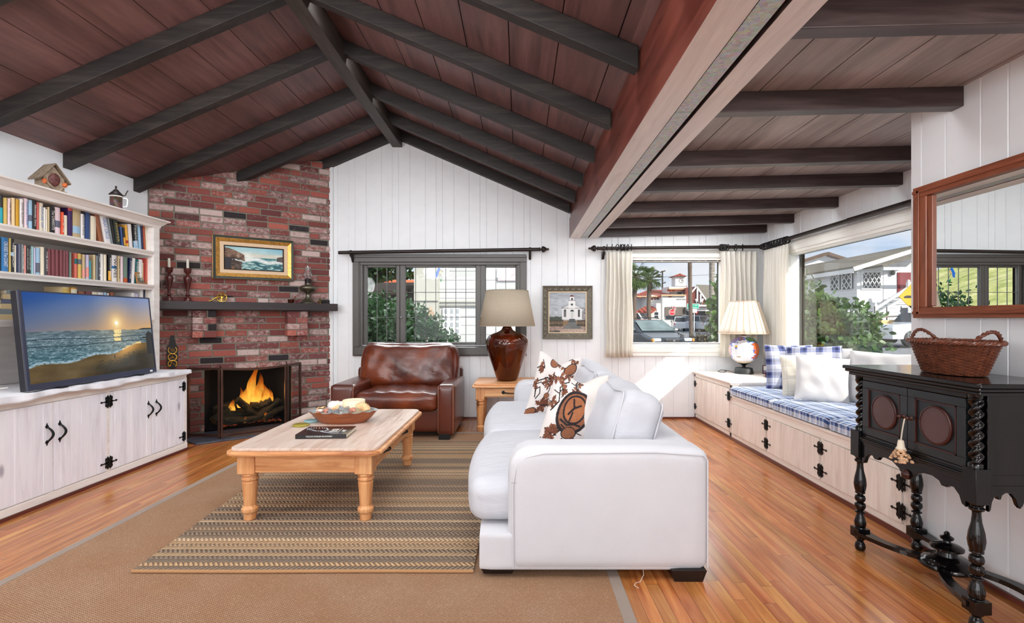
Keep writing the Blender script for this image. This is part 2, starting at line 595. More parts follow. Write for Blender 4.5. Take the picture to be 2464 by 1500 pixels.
M['pine_z'] = wood('waxed_pine_upright', L(140, 80, 42), L(208, 144, 92), L(228, 176, 124), axis='z', scale=1.2, rough=.42, knots=3, kcol=L(112, 62, 30), bump=.2)
M['pine_top'] = wood('bleached_pine_top', L(166, 130, 106), L(210, 188, 172), L(228, 214, 204), axis='y', scale=1.0, rough=.34, board=.15, baxis='x', var=.06, knots=2.4, kcol=L(140, 106, 84), bump=.1)
M['chrome'] = plain('chrome', L(200, 200, 204), .15, 1, nv=.02)
M['brass'] = plain('polished_brass', L(226, 184, 88), .18, 1, nv=.05)
M['blackwood'] = wood('near_black_lacquered_wood', L(5, 4, 5), L(9, 8, 9), L(20, 13, 12), axis='z', scale=1.0, rough=.14, bump=.05)
g = G('galvanised_steel')
vo = g.n('TexVoronoi', Vector=g.co(scale=(1, 1, 1)), Scale=70.0)
M['galv'] = g.bsdf(g.mix(.35, L(196, 202, 202), vo.outputs['Color'], 'MULTIPLY'), .35, .35, bump=vo.outputs['Distance'], bstr=.5, bdist=.01)
# floor: narrow oak strips running away from the camera
g = G('oak_strip_floor')
sp = g.n('SeparateXYZ', Vector=g.co())
ix = g.math('FLOOR', g.math('DIVIDE', sp.outputs[0], .057))
r1 = g.n('TexWhiteNoise', {'noise_dimensions': '1D'}, W=ix).outputs['Value']
yy = g.math('ADD', g.math('DIVIDE', sp.outputs[1], 1.15), g.math('MULTIPLY', r1, 7.3))
iy = g.math('FLOOR', yy)
cv = g.n('CombineXYZ', X=ix, Y=iy)
wn2 = g.n('TexWhiteNoise', {'noise_dimensions': '2D'}, Vector=cv.outputs[0])
offv = g.n('VectorMath', {'operation': 'SCALE'}, i0=wn2.outputs['Color']); offv.inputs['Scale'].default_value = 11
gv = g.n('VectorMath', {'operation': 'ADD'}, i0=g.co(scale=(1, .07, 1)), i1=offv.outputs[0]).outputs[0]
gr = g.noise(gv, 26, 5, .6, .5)
col = g.ramp(gr, [(.3, L(150, 84, 40)), (.5, L(184, 116, 60)), (.7, L(204, 142, 82))])
hv = g.n('HueSaturation', Color=col, Value=g.math('ADD', g.math('MULTIPLY', wn2.outputs['Value'], .30), .76), Hue=g.math('ADD', g.math('MULTIPLY', r1, .02), .488))
fx = g.math('FRACT', g.math('DIVIDE', sp.outputs[0], .057))
fy = g.math('FRACT', yy)
gap = g.math('MAXIMUM', g.math('LESS_THAN', fx, .035), g.math('LESS_THAN', fy, .0022))
col = g.mix(g.math('MULTIPLY', gap, .75), hv.outputs[0], L(66, 34, 18))
st_ = g.noise(g.co(), 1.6, 4)
M['floor'] = g.bsdf(col, g.math('ADD', g.math('MULTIPLY', st_, .16), .13), bump=g.math('SUBTRACT', g.math('MULTIPLY', gr, .2), gap), bstr=.12, bdist=.002)
# brick: colour of each brick is on the mesh; lime wash lies on top in patches
g = G('reclaimed_brick')
at = g.n('VertexColor', {'layer_name': 'Col'})
n1 = g.noise(g.co(scale=(1, 1, 1.3)), 24, 7, .75, .1)
n2 = g.noise(g.co(), 90, 4, .6)
wsh = g.ramp(g.math('ADD', n1, g.math('MULTIPLY', g.math('SUBTRACT', at.outputs['Alpha'], .5), .62)), [(.50, 0.0), (.74, .72)])
c = g.mix(g.math('MULTIPLY', n2, .5), at.outputs['Color'], L(60, 30, 30))
c = g.n('HueSaturation', Color=c, Saturation=.86, Value=1.0).outputs[0]
c = g.mix(wsh, c, L(208, 188, 182))
M['brick'] = g.bsdf(c, .85, bump=g.math('ADD', n2, n1), bstr=.6, bdist=.006)
g = G('emboss_paint')
M['paint'] = paint_mat('painted_picture', .6)
M['leather'] = None
g = G('brown_leather')
v = g.co()
n = g.noise(v, 2.6, 4, .55, .8)
wr_ = g.noise(g.co(scale=(.8, 1, 1.3)), 4.2, 2.5, .5, 1.0)
fine = g.noise(v, 160, 2)
col = g.ramp(n, [(.3, L(60, 22, 14)), (.52, L(96, 40, 20)), (.72, L(130, 60, 26))])
M['leather'] = g.bsdf(col, .3, bump=g.math('ADD', wr_, g.math('MULTIPLY', fine, .03)), bstr=.55, bdist=.03, Coat_Weight=.3, Coat_Roughness=.25)
g = G('brown_leather_smooth')
v = g.co()
n = g.noise(v, 2.0, 3)
col = g.ramp(n, [(.3, L(64, 24, 16)), (.7, L(96, 42, 26))])
M['leather_s'] = g.bsdf(col, .3, bump=g.noise(v, 150, 2), bstr=.08, bdist=.004, Coat_Weight=.25, Coat_Roughness=.2)
M['slip'] = fabric('white_cotton_slipcover', L(208, 208, 212), wr=.10, wscale=5)
M['slip_w'] = fabric('white_cotton_rumpled', L(198, 199, 205), wr=1.1, wscale=7, st=(.35, 2.2, 1))
M['slip_c'] = fabric('white_cotton_creased', L(200, 201, 207), wr=1.0, wscale=5, st=(1, 1, 1.6))
# ================================================================ room shell
XL, XR, YB, YR = -3.66, 2.94, 6.0, -4.0      # left wall, right wall, back wall, rear
XM, YM = 2.105, 2.68                          # wall with the mirror and where it starts
RX, SL = -1.468, .43                          # ridge line and roof slope
RZ = 3.47
def roof_z(x): return RZ - SL * abs(x - RX)
def flat_z(x): return 2.275 + .025 * (x - .94)
fl = MB().box(XL - .2, XR + .2, YR - .2, YB + .2, -.06, 0).build('floor', M['floor']); struct(fl)
# groove positions of the panelling (irregular boards)
def seams(a, b, start=-1.66, seq=(.131, .076, .137, .184)):
    xs = []; x = start; k = 0
    while x > a: k -= 1; x -= seq[k % 4]
    while x < b:
        if x > a + .02 and x < b - .02: xs.append(x)
        x += seq[k % 4]; k += 1
    return xs
def panelled(a, b, ss):
    """outline (coordinate, depth) of a board wall with v grooves"""
    pts = [(a, 0)]
    for q in ss: pts += [(q - .005, 0), (q, .007), (q + .005, 0)]
    pts.append((b, 0))
    return pts
def wall_strip(mb, pts, zlo, zhi, mapf):
    for (p, q) in zip(pts[:-1], pts[1:]):
        mb.add([mapf(p[0], p[1], zlo(p[0])), mapf(q[0], q[1], zlo(q[0])), mapf(q[0], q[1], zhi(q[0])), mapf(p[0], p[1], zhi(p[0]))], [(0, 1, 2, 3)])
# window openings in the back wall
WL = (-1.90, -.02, .885, 1.885)
WR_ = (1.33, 2.44, .905, 1.895)
WS = (2.74, 5.42, .905, 1.905)     # right wall opening (y0,y1,z0,z1)
def clip(pts, a, b):
    out = [p for p in pts if a < p[0] < b]
    return [(a, 0)] + out + [(b, 0)]
mb = MB()
allp = panelled(XL, XR, seams(XL, XR))
top = lambda x: (roof_z(x) if x < .7 else 2.36) + .04
mp = lambda s, d, z: (s, YB + d, z)
for (a, b) in ((XL, WL[0]), (WL[1], WR_[0]), (WR_[1], XR)):
    wall_strip(mb, clip(allp, a, b), lambda x: 0, top, mp)
for w in (WL, WR_):
    wall_strip(mb, clip(allp, w[0], w[1]), lambda x: 0, lambda x: w[2], mp)
    wall_strip(mb, clip(allp, w[0], w[1]), lambda x: w[3], top, mp)
    x0, x1, z0, z1 = w
    mb.add([(x0, YB, z0), (x1, YB, z0), (x1, YB + .16, z0), (x0, YB + .16, z0), (x0, YB, z1), (x1, YB, z1), (x1, YB + .16, z1), (x0, YB + .16, z1)], [(0, 1, 2, 3), (4, 7, 6, 5), (0, 3, 7, 4), (1, 5, 6, 2)])
# outer skin
for (a, b, c, d) in ((XL - .2, WL[0], -.6, 3.6), (WL[1], WR_[0], -.6, 3.6), (WR_[1], XR + .2, -.6, 3.6), (WL[0], WL[1], -.6, WL[2]), (WL[0], WL[1], WL[3], 3.6), (WR_[0], WR_[1], -.6, WR_[2]), (WR_[0], WR_[1], WR_[3], 3.6)):
    mb.box(a, b, YB + .10, YB + .16, c, d)
struct(mb.build('wall_back', M['white']))
# right wall (window bay)
mb = MB()
allr = panelled(YM - .1, YB, seams(YM - .1, YB, 2.9))
mpr = lambda s, d, z: (XR + d, s, z)
tz = lambda y: flat_z(XR) + .04
for (a, b) in ((YM - .1, WS[0]), (WS[1], YB)):
    wall_strip(mb, clip(allr, a, b), lambda x: 0, tz, mpr)
wall_strip(mb, clip(allr, WS[0], WS[1]), lambda x: 0, lambda x: WS[2], mpr)
wall_strip(mb, clip(allr, WS[0], WS[1]), lambda x: WS[3], tz, mpr)
y0, y1, z0, z1 = WS
mb.add([(XR, y0, z0), (XR, y1, z0), (XR + .16, y1, z0), (XR + .16, y0, z0), (XR, y0, z1), (XR, y1, z1), (XR + .16, y1, z1), (XR + .16, y0, z1)], [(0, 3, 2, 1), (4, 5, 6, 7), (0, 4, 7, 3), (1, 2, 6, 5)])
for (a, b, c, d) in ((YM - .1, y0, -.6, 2.5), (y1, YB + .1, -.6, 2.5), (y0, y1, -.6, z0), (y0, y1, z1, 2.5)):
    mb.box(XR + .10, XR + .16, a, b, c, d)
struct(mb.build('wall_right', M['white']))
# wall that carries the mirror, and its return to the bay
mb = MB()
sm = [2.61, 2.463, 2.274, 2.146, 1.96, 1.83, 1.76, 1.62, 1.44, 1.31, 1.23, 1.1, .9, .7, .5, .3, .1, -.1, -.3, -.6, -.9, -1.2, -1.5]
pm = panelled(YR, YM, sorted(sm))
wall_strip(mb, pm, lambda y: 0, lambda y: flat_z(XM) + .04, lambda s, d, z: (XM + d, s, z))
mb.box(XM + .001, XR + .16, YM - .03, YM, 0, 2.4)
mb.box(XM + .02, XM + .1, YR, YM - .03, 0, 2.4)
mb.add([(XM, YM, 0), (XM + .03, YM, 0), (XM + .03, YM, 2.4), (XM, YM, 2.4)], [(0, 1, 2, 3)])
struct(mb.build('wall_mirror', M['white']))
# left wall, plain plaster
mb = MB().box(XL - .12, XL, YR, YB + .1, 0, 2.60)
struct(mb.build('wall_left', M['plaster']))
# rear wall with two wide door openings
mb = MB()
for (a, b, c, d) in ((XL, -3.4, 0, 3.5), (-3.4, 2.0, 2.5, 3.6), (2.0, XM, 0, 3.5), (-.65, .05, 0, 2.5), (-3.4, -.65, 0, .2), (.05, 2.0, 0, .2)):
    mb.box(a, b, YR - .12, YR, c, d)
struct(mb.build('wall_rear', M['plaster']))
# ceilings: boards with open joints under a solid deck
mb = MB()
bw = .281
cth = 1 / sqrt(1 + SL * SL)
def slope_boards(x0, sgn, xend):
    x = x0
    while (xend - x) * sgn > .001:
        x2 = x + sgn * bw
        if (x2 - xend) * sgn > 0: x2 = xend
        a, b = x + sgn * .003, x2 - sgn * .003
        za, zb = roof_z(a), roof_z(b)
        v = [(a, YR, za), (b, YR, zb), (b, YB, zb), (a, YB, za)]
        v2 = [(p[0], p[1], p[2] + .02) for p in v]
        mb.hexa(v + v2)
        x = x2
slope_boards(RX, -1, XL - .02)
slope_boards(RX, 1, .66)
struct(mb.build('ceiling_gable', M['plank_l']))
mb = MB()
for s in (-1, 1):
    xe = XL - .15 if s < 0 else .8
    za, zb = roof_z(RX) + .021, roof_z(xe) + .021
    mb.hexa([(RX, YR, za), (xe, YR, zb), (xe, YB + .15, zb), (RX, YB + .15, za), (RX, YR, za + .08), (xe, YR, zb + .08), (xe, YB + .15, zb + .08), (RX, YB + .15, za + .08)])
mb.box(.86, 3.6, YR, YB + .15, 2.36, 2.45)
mb.box(.72, .90, YR, YB + .15, 2.36, 2.72)
struct(mb.build('ceiling_deck', M['dark_metal']))
mb = MB()
x = .9
while x < XR + .02:
    a, b = x + .003, x + .232
    mb.hexa([(a, YR, flat_z(a)), (b, YR, flat_z(b)), (b, YB, flat_z(b)), (a, YB, flat_z(a)), (a, YR, flat_z(a) + .02), (b, YR, flat_z(b) + .02), (b, YB, flat_z(b) + .02), (a, YB, flat_z(a) + .02)])
    x += .235
struct(mb.build('ceiling_flat', M['plank_r']))
# rafters
GY = [5.93, 5.38, 4.73, 4.00, 3.28, 2.52, 1.80, 1.08]
for i, y in enumerate(GY):
    for s in (-1, 1):
        xe = XL if s < 0 else .60
        xs_ = RX + s * .05
        t = .115
        mb = MB()
        za, zb = roof_z(xs_), roof_z(xe)
        y0, y1 = y - .005, y + .075
        if i == 0: y0, y1 = 5.92, 5.998
        mb.hexa([(xs_, y0, za - t), (xe, y0, zb - t), (xe, y1, zb - t), (xs_, y1, za - t), (xs_, y0, za), (xe, y0, zb), (xe, y1, zb), (xs_, y1, za)])
        side = 'left' if s < 0 else 'right'
        o = mb.build('rafter', M['rafter'], bevel=.004)
        tag(o, None, None, kind='structure')
FY = [5.92, 5.33, 4.59, 3.82, 3.20, 2.36, 1.68, 1.0]
for i, y in enumerate(FY):
    xe = XR if y > YM else XM
    a = .93
    t = .095
    y1 = min(y + .07, 5.998)
    mb = MB().hexa([(a, y, flat_z(a) - t), (xe, y, flat_z(xe) - t), (xe, y1, flat_z(xe) - t), (a, y1, flat_z(a) - t), (a, y, flat_z(a)), (xe, y, flat_z(xe)), (xe, y1, flat_z(xe)), (a, y1, flat_z(a))])
    tag(mb.build('rafter', M['rafter_r'], bevel=.004), kind='structure')
struct(MB().box(-1.525, -1.41, YR, 5.999, 3.265, 3.46).build('ridge_beam', M['ridge'], bevel=.004))
# the great beam: two timbers with a steel channel between
mb = MB()
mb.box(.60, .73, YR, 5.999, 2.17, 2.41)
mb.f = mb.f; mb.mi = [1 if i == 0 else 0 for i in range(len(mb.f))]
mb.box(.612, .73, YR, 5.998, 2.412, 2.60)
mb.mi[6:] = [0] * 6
struct(mb.build('main_beam_left', [M['beam_red'], M['beam_lit']], bevel=.003))
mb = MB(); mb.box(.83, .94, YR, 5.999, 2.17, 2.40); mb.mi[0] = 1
struct(mb.build('main_beam_right', [M['rafter_r'], M['beam_lit']], bevel=.003))
mb = MB()
yy_ = YR
for y2 in (1.2, 2.35, 3.35, 4.5, 5.998):
    mb.box(.735, .812, yy_, y2 - .006, 2.174, 2.19); yy_ = y2
struct(mb.build('steel_channel', M['galv']))
struct(MB().box(.73, .83, YR, 5.998, 2.20, 2.36).build('beam_core', M['dark_metal']))
# skirting of the back wall and trims
struct(MB().box(-2.2, 2.10, YB - .012, YB, 0, .022).build('baseboard_back', M['beam_red']))
struct(MB().box(XM - .014, XM, YR, YM, 0, .022).build('baseboard_right', M['beam_red']))
struct(MB().box(-2.285, -2.235, YB - .03, YB, 0, 3.02).build('trim_1', M['white'], bevel=.004))
# ================================================================ windows
M['grey_paint'] = plain('warm_grey_paint', L(74, 70, 66), .35, nv=.04)
M['glass'] = glass('window_glass', gloss=.35)
M['glass_old'] = glass('old_wavy_glass', (.97, .98, .98, 1), gloss=.07, wavy=.1)
M['lead'] = plain('lead_came', L(88, 88, 88), .5, .4)
def frame(mb, x0, x1, z0, z1, w, ya, yb, wb=None, wt=None):
    wb = w if wb is None else wb; wt = w if wt is None else wt
    mb.box(x0, x1, ya, yb, z0, z0 + wb); mb.box(x0, x1, ya, yb, z1 - wt, z1)
    mb.box(x0, x0 + w, ya, yb, z0 + wb, z1 - wt); mb.box(x1 - w, x1, ya, yb, z0 + wb, z1 - wt)
    return mb
w1 = struct(thing('window_1', None, None, (-.96, 6.0, .74)))
mb = MB()
frame(mb, -2.0, .085, .755, 1.958, .075, 5.972, 6.0, wb=.11)
mb.box(-1.995, .08, 5.955, 5.999, 1.935, 1.975)
frame(mb, -1.945, .03, .84, 1.91, .03, 5.985, 6.03)
frame(mb, -1.95, .035, .83, 1.93, .06, 6.012, 6.034)
frame(mb, -1.922, .007, .86, 1.885, .035, 5.996, 6.05, wb=.02)
mb.build('window_frame', M['grey_paint'], w1, bevel=.004)
MB().box(-1.975, .06, 5.945, 6.03, .768, .862).build('window_sill', M['grey_paint'], w1, bevel=.006)
yg = 6.05
def px2x(p, Y): return (p - 1250) / F * Y
for (sa, ga, gb, sb, nc) in ((868, 884, 954, 963, 3), (963, 976, 1145, 1157, 7), (1157, 1169, 1241, 1256, 3)):
    X0, G0, G1, X1 = [px2x(q, yg) for q in (sa, ga, gb, sb)]
    zb, zt = CH - 56 / F * yg, CH + 124 / F * yg
    mb = MB()
    mb.box(X0, G0, 6.035, 6.075, .86, 1.885); mb.box(G1, X1 - .003, 6.035, 6.075, .86, 1.885)
    mb.box(G0, G1, 6.035, 6.075, .86, zb); mb.box(G0, G1, 6.035, 6.075, zt, 1.885)
    s = mb.build('window_sash', M['grey_paint'], w1, bevel=.005)
    mb = MB()
    for i in range(nc + 1):
        x = G0 + (G1 - G0) * i / nc
        mb.box(x - .0035, x + .0035, 6.05, 6.056, zb, zt)
    for i in range(4):
        z = zb + (zt - zb) * i / 3
        mb.box(G0, G1, 6.0495, 6.0565, z - .0035, z + .0035)
    mb.build('leading', M['lead'], s)
    MB().box(G0, G1, 6.0525, 6.0535, zb, zt).build('pane', M['glass_old'], s)
mb = MB()
mb.tube([(px2x(958, 6), 6.028, .2 + CH - .2 + .02), (px2x(964, 6), 6.01, CH + .02)], .006)
mb.ball((px2x(964, 6), 6.005, CH + .02), .011)
mb.ball((px2x(1156, 6), 6.005, CH + .03), .009)
mb.build('window_latch', M['chrome'], w1)
# white window of the back wall
w2 = struct(thing('window_2', None, None, (1.9, 6.0, .75)))
mb = MB()
frame(mb, 1.22, 2.56, .755, 2.03, .085, 5.975, 6.0, wb=.07, wt=.07)
frame(mb, 1.27, 2.50, .80, 1.985, .05, 5.965, 5.99)
frame(mb, 1.30, 2.47, .85, 1.95, .045, 5.985, 6.05)
frame(mb, 1.33, 2.44, .895, 1.91, .02, 6.0, 6.07)
mb.build('window_frame', M['trim_white'], w2, bevel=.005)
MB().box(1.33, 2.44, 6.052, 6.056, .90, 1.90).build('pane', M['glass'], w2)
w3 = struct(thing('window_3', None, None, (XR, 4.1, .75)))
mb = MB()
def frame_r(mb, y0, y1, z0, z1, w, xa, xb):
    mb.box(xa, xb, y0, y1, z0, z0 + w); mb.box(xa, xb, y0, y1, z1 - w, z1)
    mb.box(xa, xb, y0, y0 + w, z0 + w, z1 - w); mb.box(xa, xb, y1 - w, y1, z0 + w, z1 - w)
frame_r(mb, 2.683, 5.55, .755, 2.03, .085, XR - .025, XR)
frame_r(mb, 2.69, 5.50, .80, 1.985, .05, XR - .035, XR)
frame_r(mb, 2.70, 5.46, .85, 1.95, .045, XR - .02, XR + .05)
frame_r(mb, 2.73, 5.43, .895, 1.91, .02, XR, XR + .07)
mb.build('window_frame', M['trim_white'], w3, bevel=.005)
MB().box(XR + .052, XR + .056, 2.74, 5.42, .90, 1.90).build('pane', M['glass'], w3)
# ---------------------------------------------------------------- rods
def finial(mb, p, d):
    p = Vector(p); s0 = len(mb.v)
    mb.lathe([(.014, 0), (.026, .004), (.026, .010), (.012, .014), (.012, .022), (.030, .028), (.038, .040), (.036, .055), (.024, .075), (.010, .092), (.014, .098), (.014, .108), (.004, .116)], 16)
    R = Matrix.Translation(p) @ Vector(d).to_track_quat('Z', 'Y').to_matrix().to_4x4()
    mb.xf(R, s0)
rod1 = thing('curtain_rod', 'dark curtain rod mounted over the grey leaded window', 'curtain rod', (-.95, 5.9, 2.0))
mb = MB().tube([(-2.14, 5.90, 1.985), (.235, 5.90, 2.024)], .021, 12)
finial(mb, (.235, 5.90, 2.024), (1, 0, .016)); mb.build('rod', M['dark_metal'], rod1)
for x, z in ((-1.995, 1.987), (.125, 2.022)):
    mb = MB().prism([(5.998, z - .11), (5.998, z - .02), (5.92, z - .012), (5.885, z - .03), (5.90, z - .045), (5.94, z - .06), (5.975, z - .11)], 'x', x - .014, x + .014)
    mb.tube([(x - .014, 5.9, z), (x + .014, 5.9, z)], .027, 12)
    mb.build('bracket', M['dark_metal'], rod1, bevel=.003)
rod2 = thing('curtain_rod', 'dark curtain rod turning the corner over the two white framed windows', 'curtain rod', (2.86, 5.9, 2.05))
mb = MB().tube([(.93, 5.90, 2.035), (2.86, 5.90, 2.055)], .020, 12)
finial(mb, (.93, 5.90, 2.035), (-1, 0, 0))
mb.tube([(2.86, 5.90, 2.055), (2.86, 4.3, 2.055)], .020, 12)
mb.tube([(2.86, 4.34, 2.055), (2.86, 2.70, 2.05)], .0235, 12)
mb.ball((2.86, 5.9, 2.055), .03)
mb.build('rod', M['dark_metal'], rod2)
for (x, y) in ((1.0, 0), (0, 3.05)):
    if y:
        mb = MB().box(2.86, 2.94, y - .012, y + .012, 2.0, 2.03); mb.box(2.915, 2.94, y - .015, y + .015, 1.93, 2.06)
    else:
        mb = MB().prism([(5.998, 1.915), (5.998, 2.0), (5.92, 2.008), (5.885, 1.99), (5.9, 1.975), (5.94, 1.96), (5.975, 1.915)], 'x', x - .014, x + .014)
        mb.tube([(x - .014, 5.9, 2.035), (x + .014, 5.9, 2.035)], .027, 12)
    mb.build('bracket', M['dark_metal'], rod2, bevel=.003)
g = G('cream_curtain_cotton')
w_ = g.noise(g.co(scale=(1, 1, 1)), 260, 2)
c_ = g.ramp(g.noise(g.co(scale=(1, 1, .1)), 18, 3), [(.3, L(238, 234, 226)), (.7, L(248, 246, 240))])
b_ = g.t.nodes.new('ShaderNodeBsdfPrincipled'); g.t.links.new(c_, b_.inputs['Base Color']); b_.inputs['Roughness'].default_value = .9
tl_ = g.n('BsdfTranslucent', Color=L(250, 244, 230))
mx_ = g.n('MixShader', i0=.38, i1=b_.outputs[0], i2=tl_.outputs[0]); g.t.links.new(mx_.outputs[0], g.o.inputs[0])
M['curtain'] = g.m
def curtain(label, a, b, nf, ringpos, zt=2.0, zb=.748, amp=.035, seed=1):
    """a,b: ends of the drawn curtain on the rod (x,y)"""
    rnd = random.Random(seed)
    a = Vector((a[0], a[1], 0)); b = Vector((b[0], b[1], 0)); d = (b - a); Ln = d.length; d.normalize(); nrm = Vector((-d.y, d.x, 0))
    t = thing('curtain', label, 'curtain', ((a.x + b.x) / 2, (a.y + b.y) / 2, zb), group='cream pleated curtains')
    ph = [rnd.uniform(-.5, .5) for _ in range(nf + 2)]
    def P(u, v):
        z = zb + (zt - zb) * v
        s = u * nf; k = int(s)
        A = amp * (.75 + .25 * sin(3 + k * 1.7)) * (1.0 - .45 * v ** 6)
        w = sin(2 * pi * s + ph[min(k, nf)] * .5 * (1 - v))
        w = math.copysign(abs(w) ** .75, w)
        spread = 1 + .05 * (1 - v)
        x = (u - .5) * Ln * spread + .006 * sin(9 * v + 5 * u)
        return a + d * (Ln / 2 + x) + nrm * (A * w) + Vector((0, 0, z))
    o = MB().grid(P, nf * 16, 14).build('cloth', M['curtain'], t)
    sl = o.modifiers.new('thick', 'SOLIDIFY'); sl.thickness = .003
    # heading tape
    def H(u, v):
        p = P(u, 1); q = a + d * (u * Ln) + nrm * (sin(u * nf * 4 * pi) * amp * .55)
        return Vector((q.x, q.y, zt - .085 + .1 * v))
    for rp in ringpos:
        c = a + d * (rp * Ln); mb = MB()
        ry = radians(rnd.uniform(-20, 20))
        ax = (d * cos(ry) + nrm * sin(ry)).normalized()
        e1 = Vector((0, 0, 1)); e2 = ax.cross(e1).normalized()
        mb.tube([c + Vector((0, 0, 2.046)) + (e1 * cos(q) + e2 * sin(q)) * .036 for q in [2 * pi * i / 20 for i in range(20)]], .0055, 6, closed=True)
        mb.build('curtain_ring', M['black'], t)
    return t
curtain('short cream pleated curtain panel left of the white street window', (1.03, 5.90), (1.335, 5.90), 6, (.02, .22, .42, .55, .62, .7, .82, .97), seed=3)
curtain('cream pleated curtain behind the globe lamp on the back wall', (2.38, 5.90), (2.80, 5.90), 7, (.0, .04, .07, .1, .14, .2, .42, .62), seed=5)
curtain('cream pleated curtain gathered at the far end of the side window', (2.86, 5.84), (2.86, 5.30), 8, [i * .062 + .02 for i in range(16)], seed=8)
# ---------------------------------------------------------------- little glass bird hung in the window
g = G('blue_stained_glass'); M['bg_blue'] = g.bsdf(L(30, 118, 226), .2, Transmission_Weight=.15, Emission_Color=L(20, 90, 200), Emission_Strength=.0)
M['bg_yel'] = plain('amber_stained_glass', L(232, 196, 120), .2); M['bg_grn'] = plain('green_stained_glass', L(20, 130, 70), .2)
bd = thing('bird_ornament', 'blue stained glass bird ornament hanging in the leaded window', 'ornament', (px2x(1055, 5.94), 5.94, CH + .47))
def pxpoly(pts, Y, t, mb, mi=0):
    mb.prism([(px2x(a, Y), CH + (768 - b) / F * Y) for a, b in pts], 'y', Y, Y + t, mi)
    return mb
pxpoly([(1055, 644), (1060, 647), (1061, 650), (1055, 660), (1053, 667), (1048, 669), (1049, 664), (1048, 658), (1051, 651)], 5.938, .006, MB()).build('bird_body', M['bg_blue'], bd)
pxpoly([(1060, 648), (1061.5, 653), (1059, 659), (1055, 661), (1057, 655)], 5.9378, .0064, MB()).build('bird_breast', M['bg_yel'], bd)
pxpoly([(1060, 671), (1063, 673), (1063, 677), (1060.5, 679), (1058.5, 676), (1058.5, 673)], 5.938, .005, MB()).build('leaf', M['bg_grn'], bd)
MB().tube([W(1058, 659, 5.94), W(1064, 669, 5.94), W(1061, 672, 5.94)], .002, 5).build('twig', M['dark_metal'], bd)
MB().tube([W(1057, 644, 5.94), W(1056.5, 622, 5.94)], .0012, 4).build('thread', M['lead'], bd)
# ---------------------------------------------------------------- church picture
def church(u, v):
    X = u * 300; Y = (1 - v) * 350
    n = fbm(X / 30, Y / 14, 3); n2 = fbm(X / 8, Y / 5, 9)
    c = np.zeros(u.shape + (3,)) + np.array([168, 174, 180.])
    c += (n[..., None] - .5) * 60
    c = mixc(c, (120, 124, 128), (Y < 60) * .25)
    c = mixc(c, (52, 62, 50), ((Y > 205 + 26 * (n2 - .2)) & (X < 112) & (Y < 250)) * .9)
    c = mixc(c, (96, 84, 80), ((X > 268) & (Y > 130) & (n2 > .45) & (Y < 260)) * .7)
    c = mixc(c, (128, 104, 76) + (n2[..., None] - .5) * 70, Y > 244)
    c = mixc(c, (150, 128, 118) + (n2[..., None] - .5) * 90, Y > 300)
    path = (Y > 262) & (np.abs(X - (188 + (Y - 262) * .05)) < 26 + (Y - 262) * 1.05)
    c = mixc(c, (104, 106, 104) + (n[..., None] - .5) * 50, path & (Y < 318))
    c = mixc(c, (172, 150, 136) + (n2[..., None] - .5) * 60, path & (Y >= 318))
    wall = (214, 214, 214)
    c = mixc(c, wall, (X > 104) & (X < 268) & (Y > 138) & (Y < 236))
    roof = (Y > 138 - (80 - np.abs(X - 186)) * .5) & (Y <= 140) & (np.abs(X - 186) < 86)
    c = mixc(c, (206, 208, 208), roof)
    c = mixc(c, (96, 98, 98), (np.abs(Y - (138 - (84 - np.abs(X - 186)) * .5)) < 2.2) & (np.abs(X - 186) < 86))
    c = mixc(c, (60, 64, 62), (np.abs(Y - 139) < 2) & (np.abs(X - 186) < 86))
    c = mixc(c, (222, 222, 220), (np.abs(X - 186) < 28) & (Y > 72) & (Y < 140))
    c = mixc(c, (80, 84, 82), (np.abs(X - 186) < 30) & (np.abs(Y - 73) < 2.5))
    c = mixc(c, (224, 224, 222), (np.abs(X - 186) < 17) & (Y > 38) & (Y < 72))
    c = mixc(c, (96, 58, 54), (Y > 24) & (Y < 40) & (np.abs(X - 186) < (Y - 20) * 1.1))
    c = mixc(c, (50, 54, 54), (np.abs(X - 186) < 8) & (Y > 50) & (Y < 68))
    c = mixc(c, (60, 66, 66), (X - 186) ** 2 + (Y - 108) ** 2 < 90)
    for xx in (130, 243):
        c = mixc(c, (56, 62, 62), (np.abs(X - xx) < 9) & (Y > 158) & (Y < 216))
        c = mixc(c, (180, 184, 184), (np.abs(X - xx) < 1) & (Y > 158) & (Y < 216))
        c = mixc(c, (56, 62, 62), (X - xx) ** 2 + (Y - 158) ** 2 < 80)
    c = mixc(c, (200, 204, 200), (np.abs(X - 188) < 16) & (Y > 168) & (Y < 236))
    c = mixc(c, (40, 48, 52), ((X - 188) ** 2 + (Y - 168) ** 2 < 250) & (Y < 168))
    c = mixc(c, (110, 112, 108), (np.abs(X - 188) < 1.2) & (Y > 168) & (Y < 232))
    c = mixc(c, (72, 78, 80), (Y > 232) & (Y < 262) & (np.abs(X - 188) < 22 + (Y - 232) * .3))
    fence = (Y > 240) & (Y < 296) & ((X < 116) | (X > 226))
    c = mixc(c, (34, 38, 36), fence & ((np.mod(X, 11) < 4.5) | (np.abs(Y - 250) < 3) | (np.abs(Y - 286) < 4)))
    c = mixc(c, (44, 50, 44), (X < 92) & (Y > 332) & (n2 > .42))
    return c
M['frame_bronze'] = plain('carved_bronze_frame', L(96, 88, 74), .45, .35, nv=.2, ns=30)
M['frame_scroll'] = plain('scroll_bronze', L(140, 138, 124), .4, .4)  # scrolls in a paler bronze than the frame
pf = thing('framed_picture', 'church painting in a carved bronze frame between the two windows', 'picture', (.575, 6.0, .96))
X0, X1, Z0, Z1 = .278, .872, .962, 1.597
mb = MB()
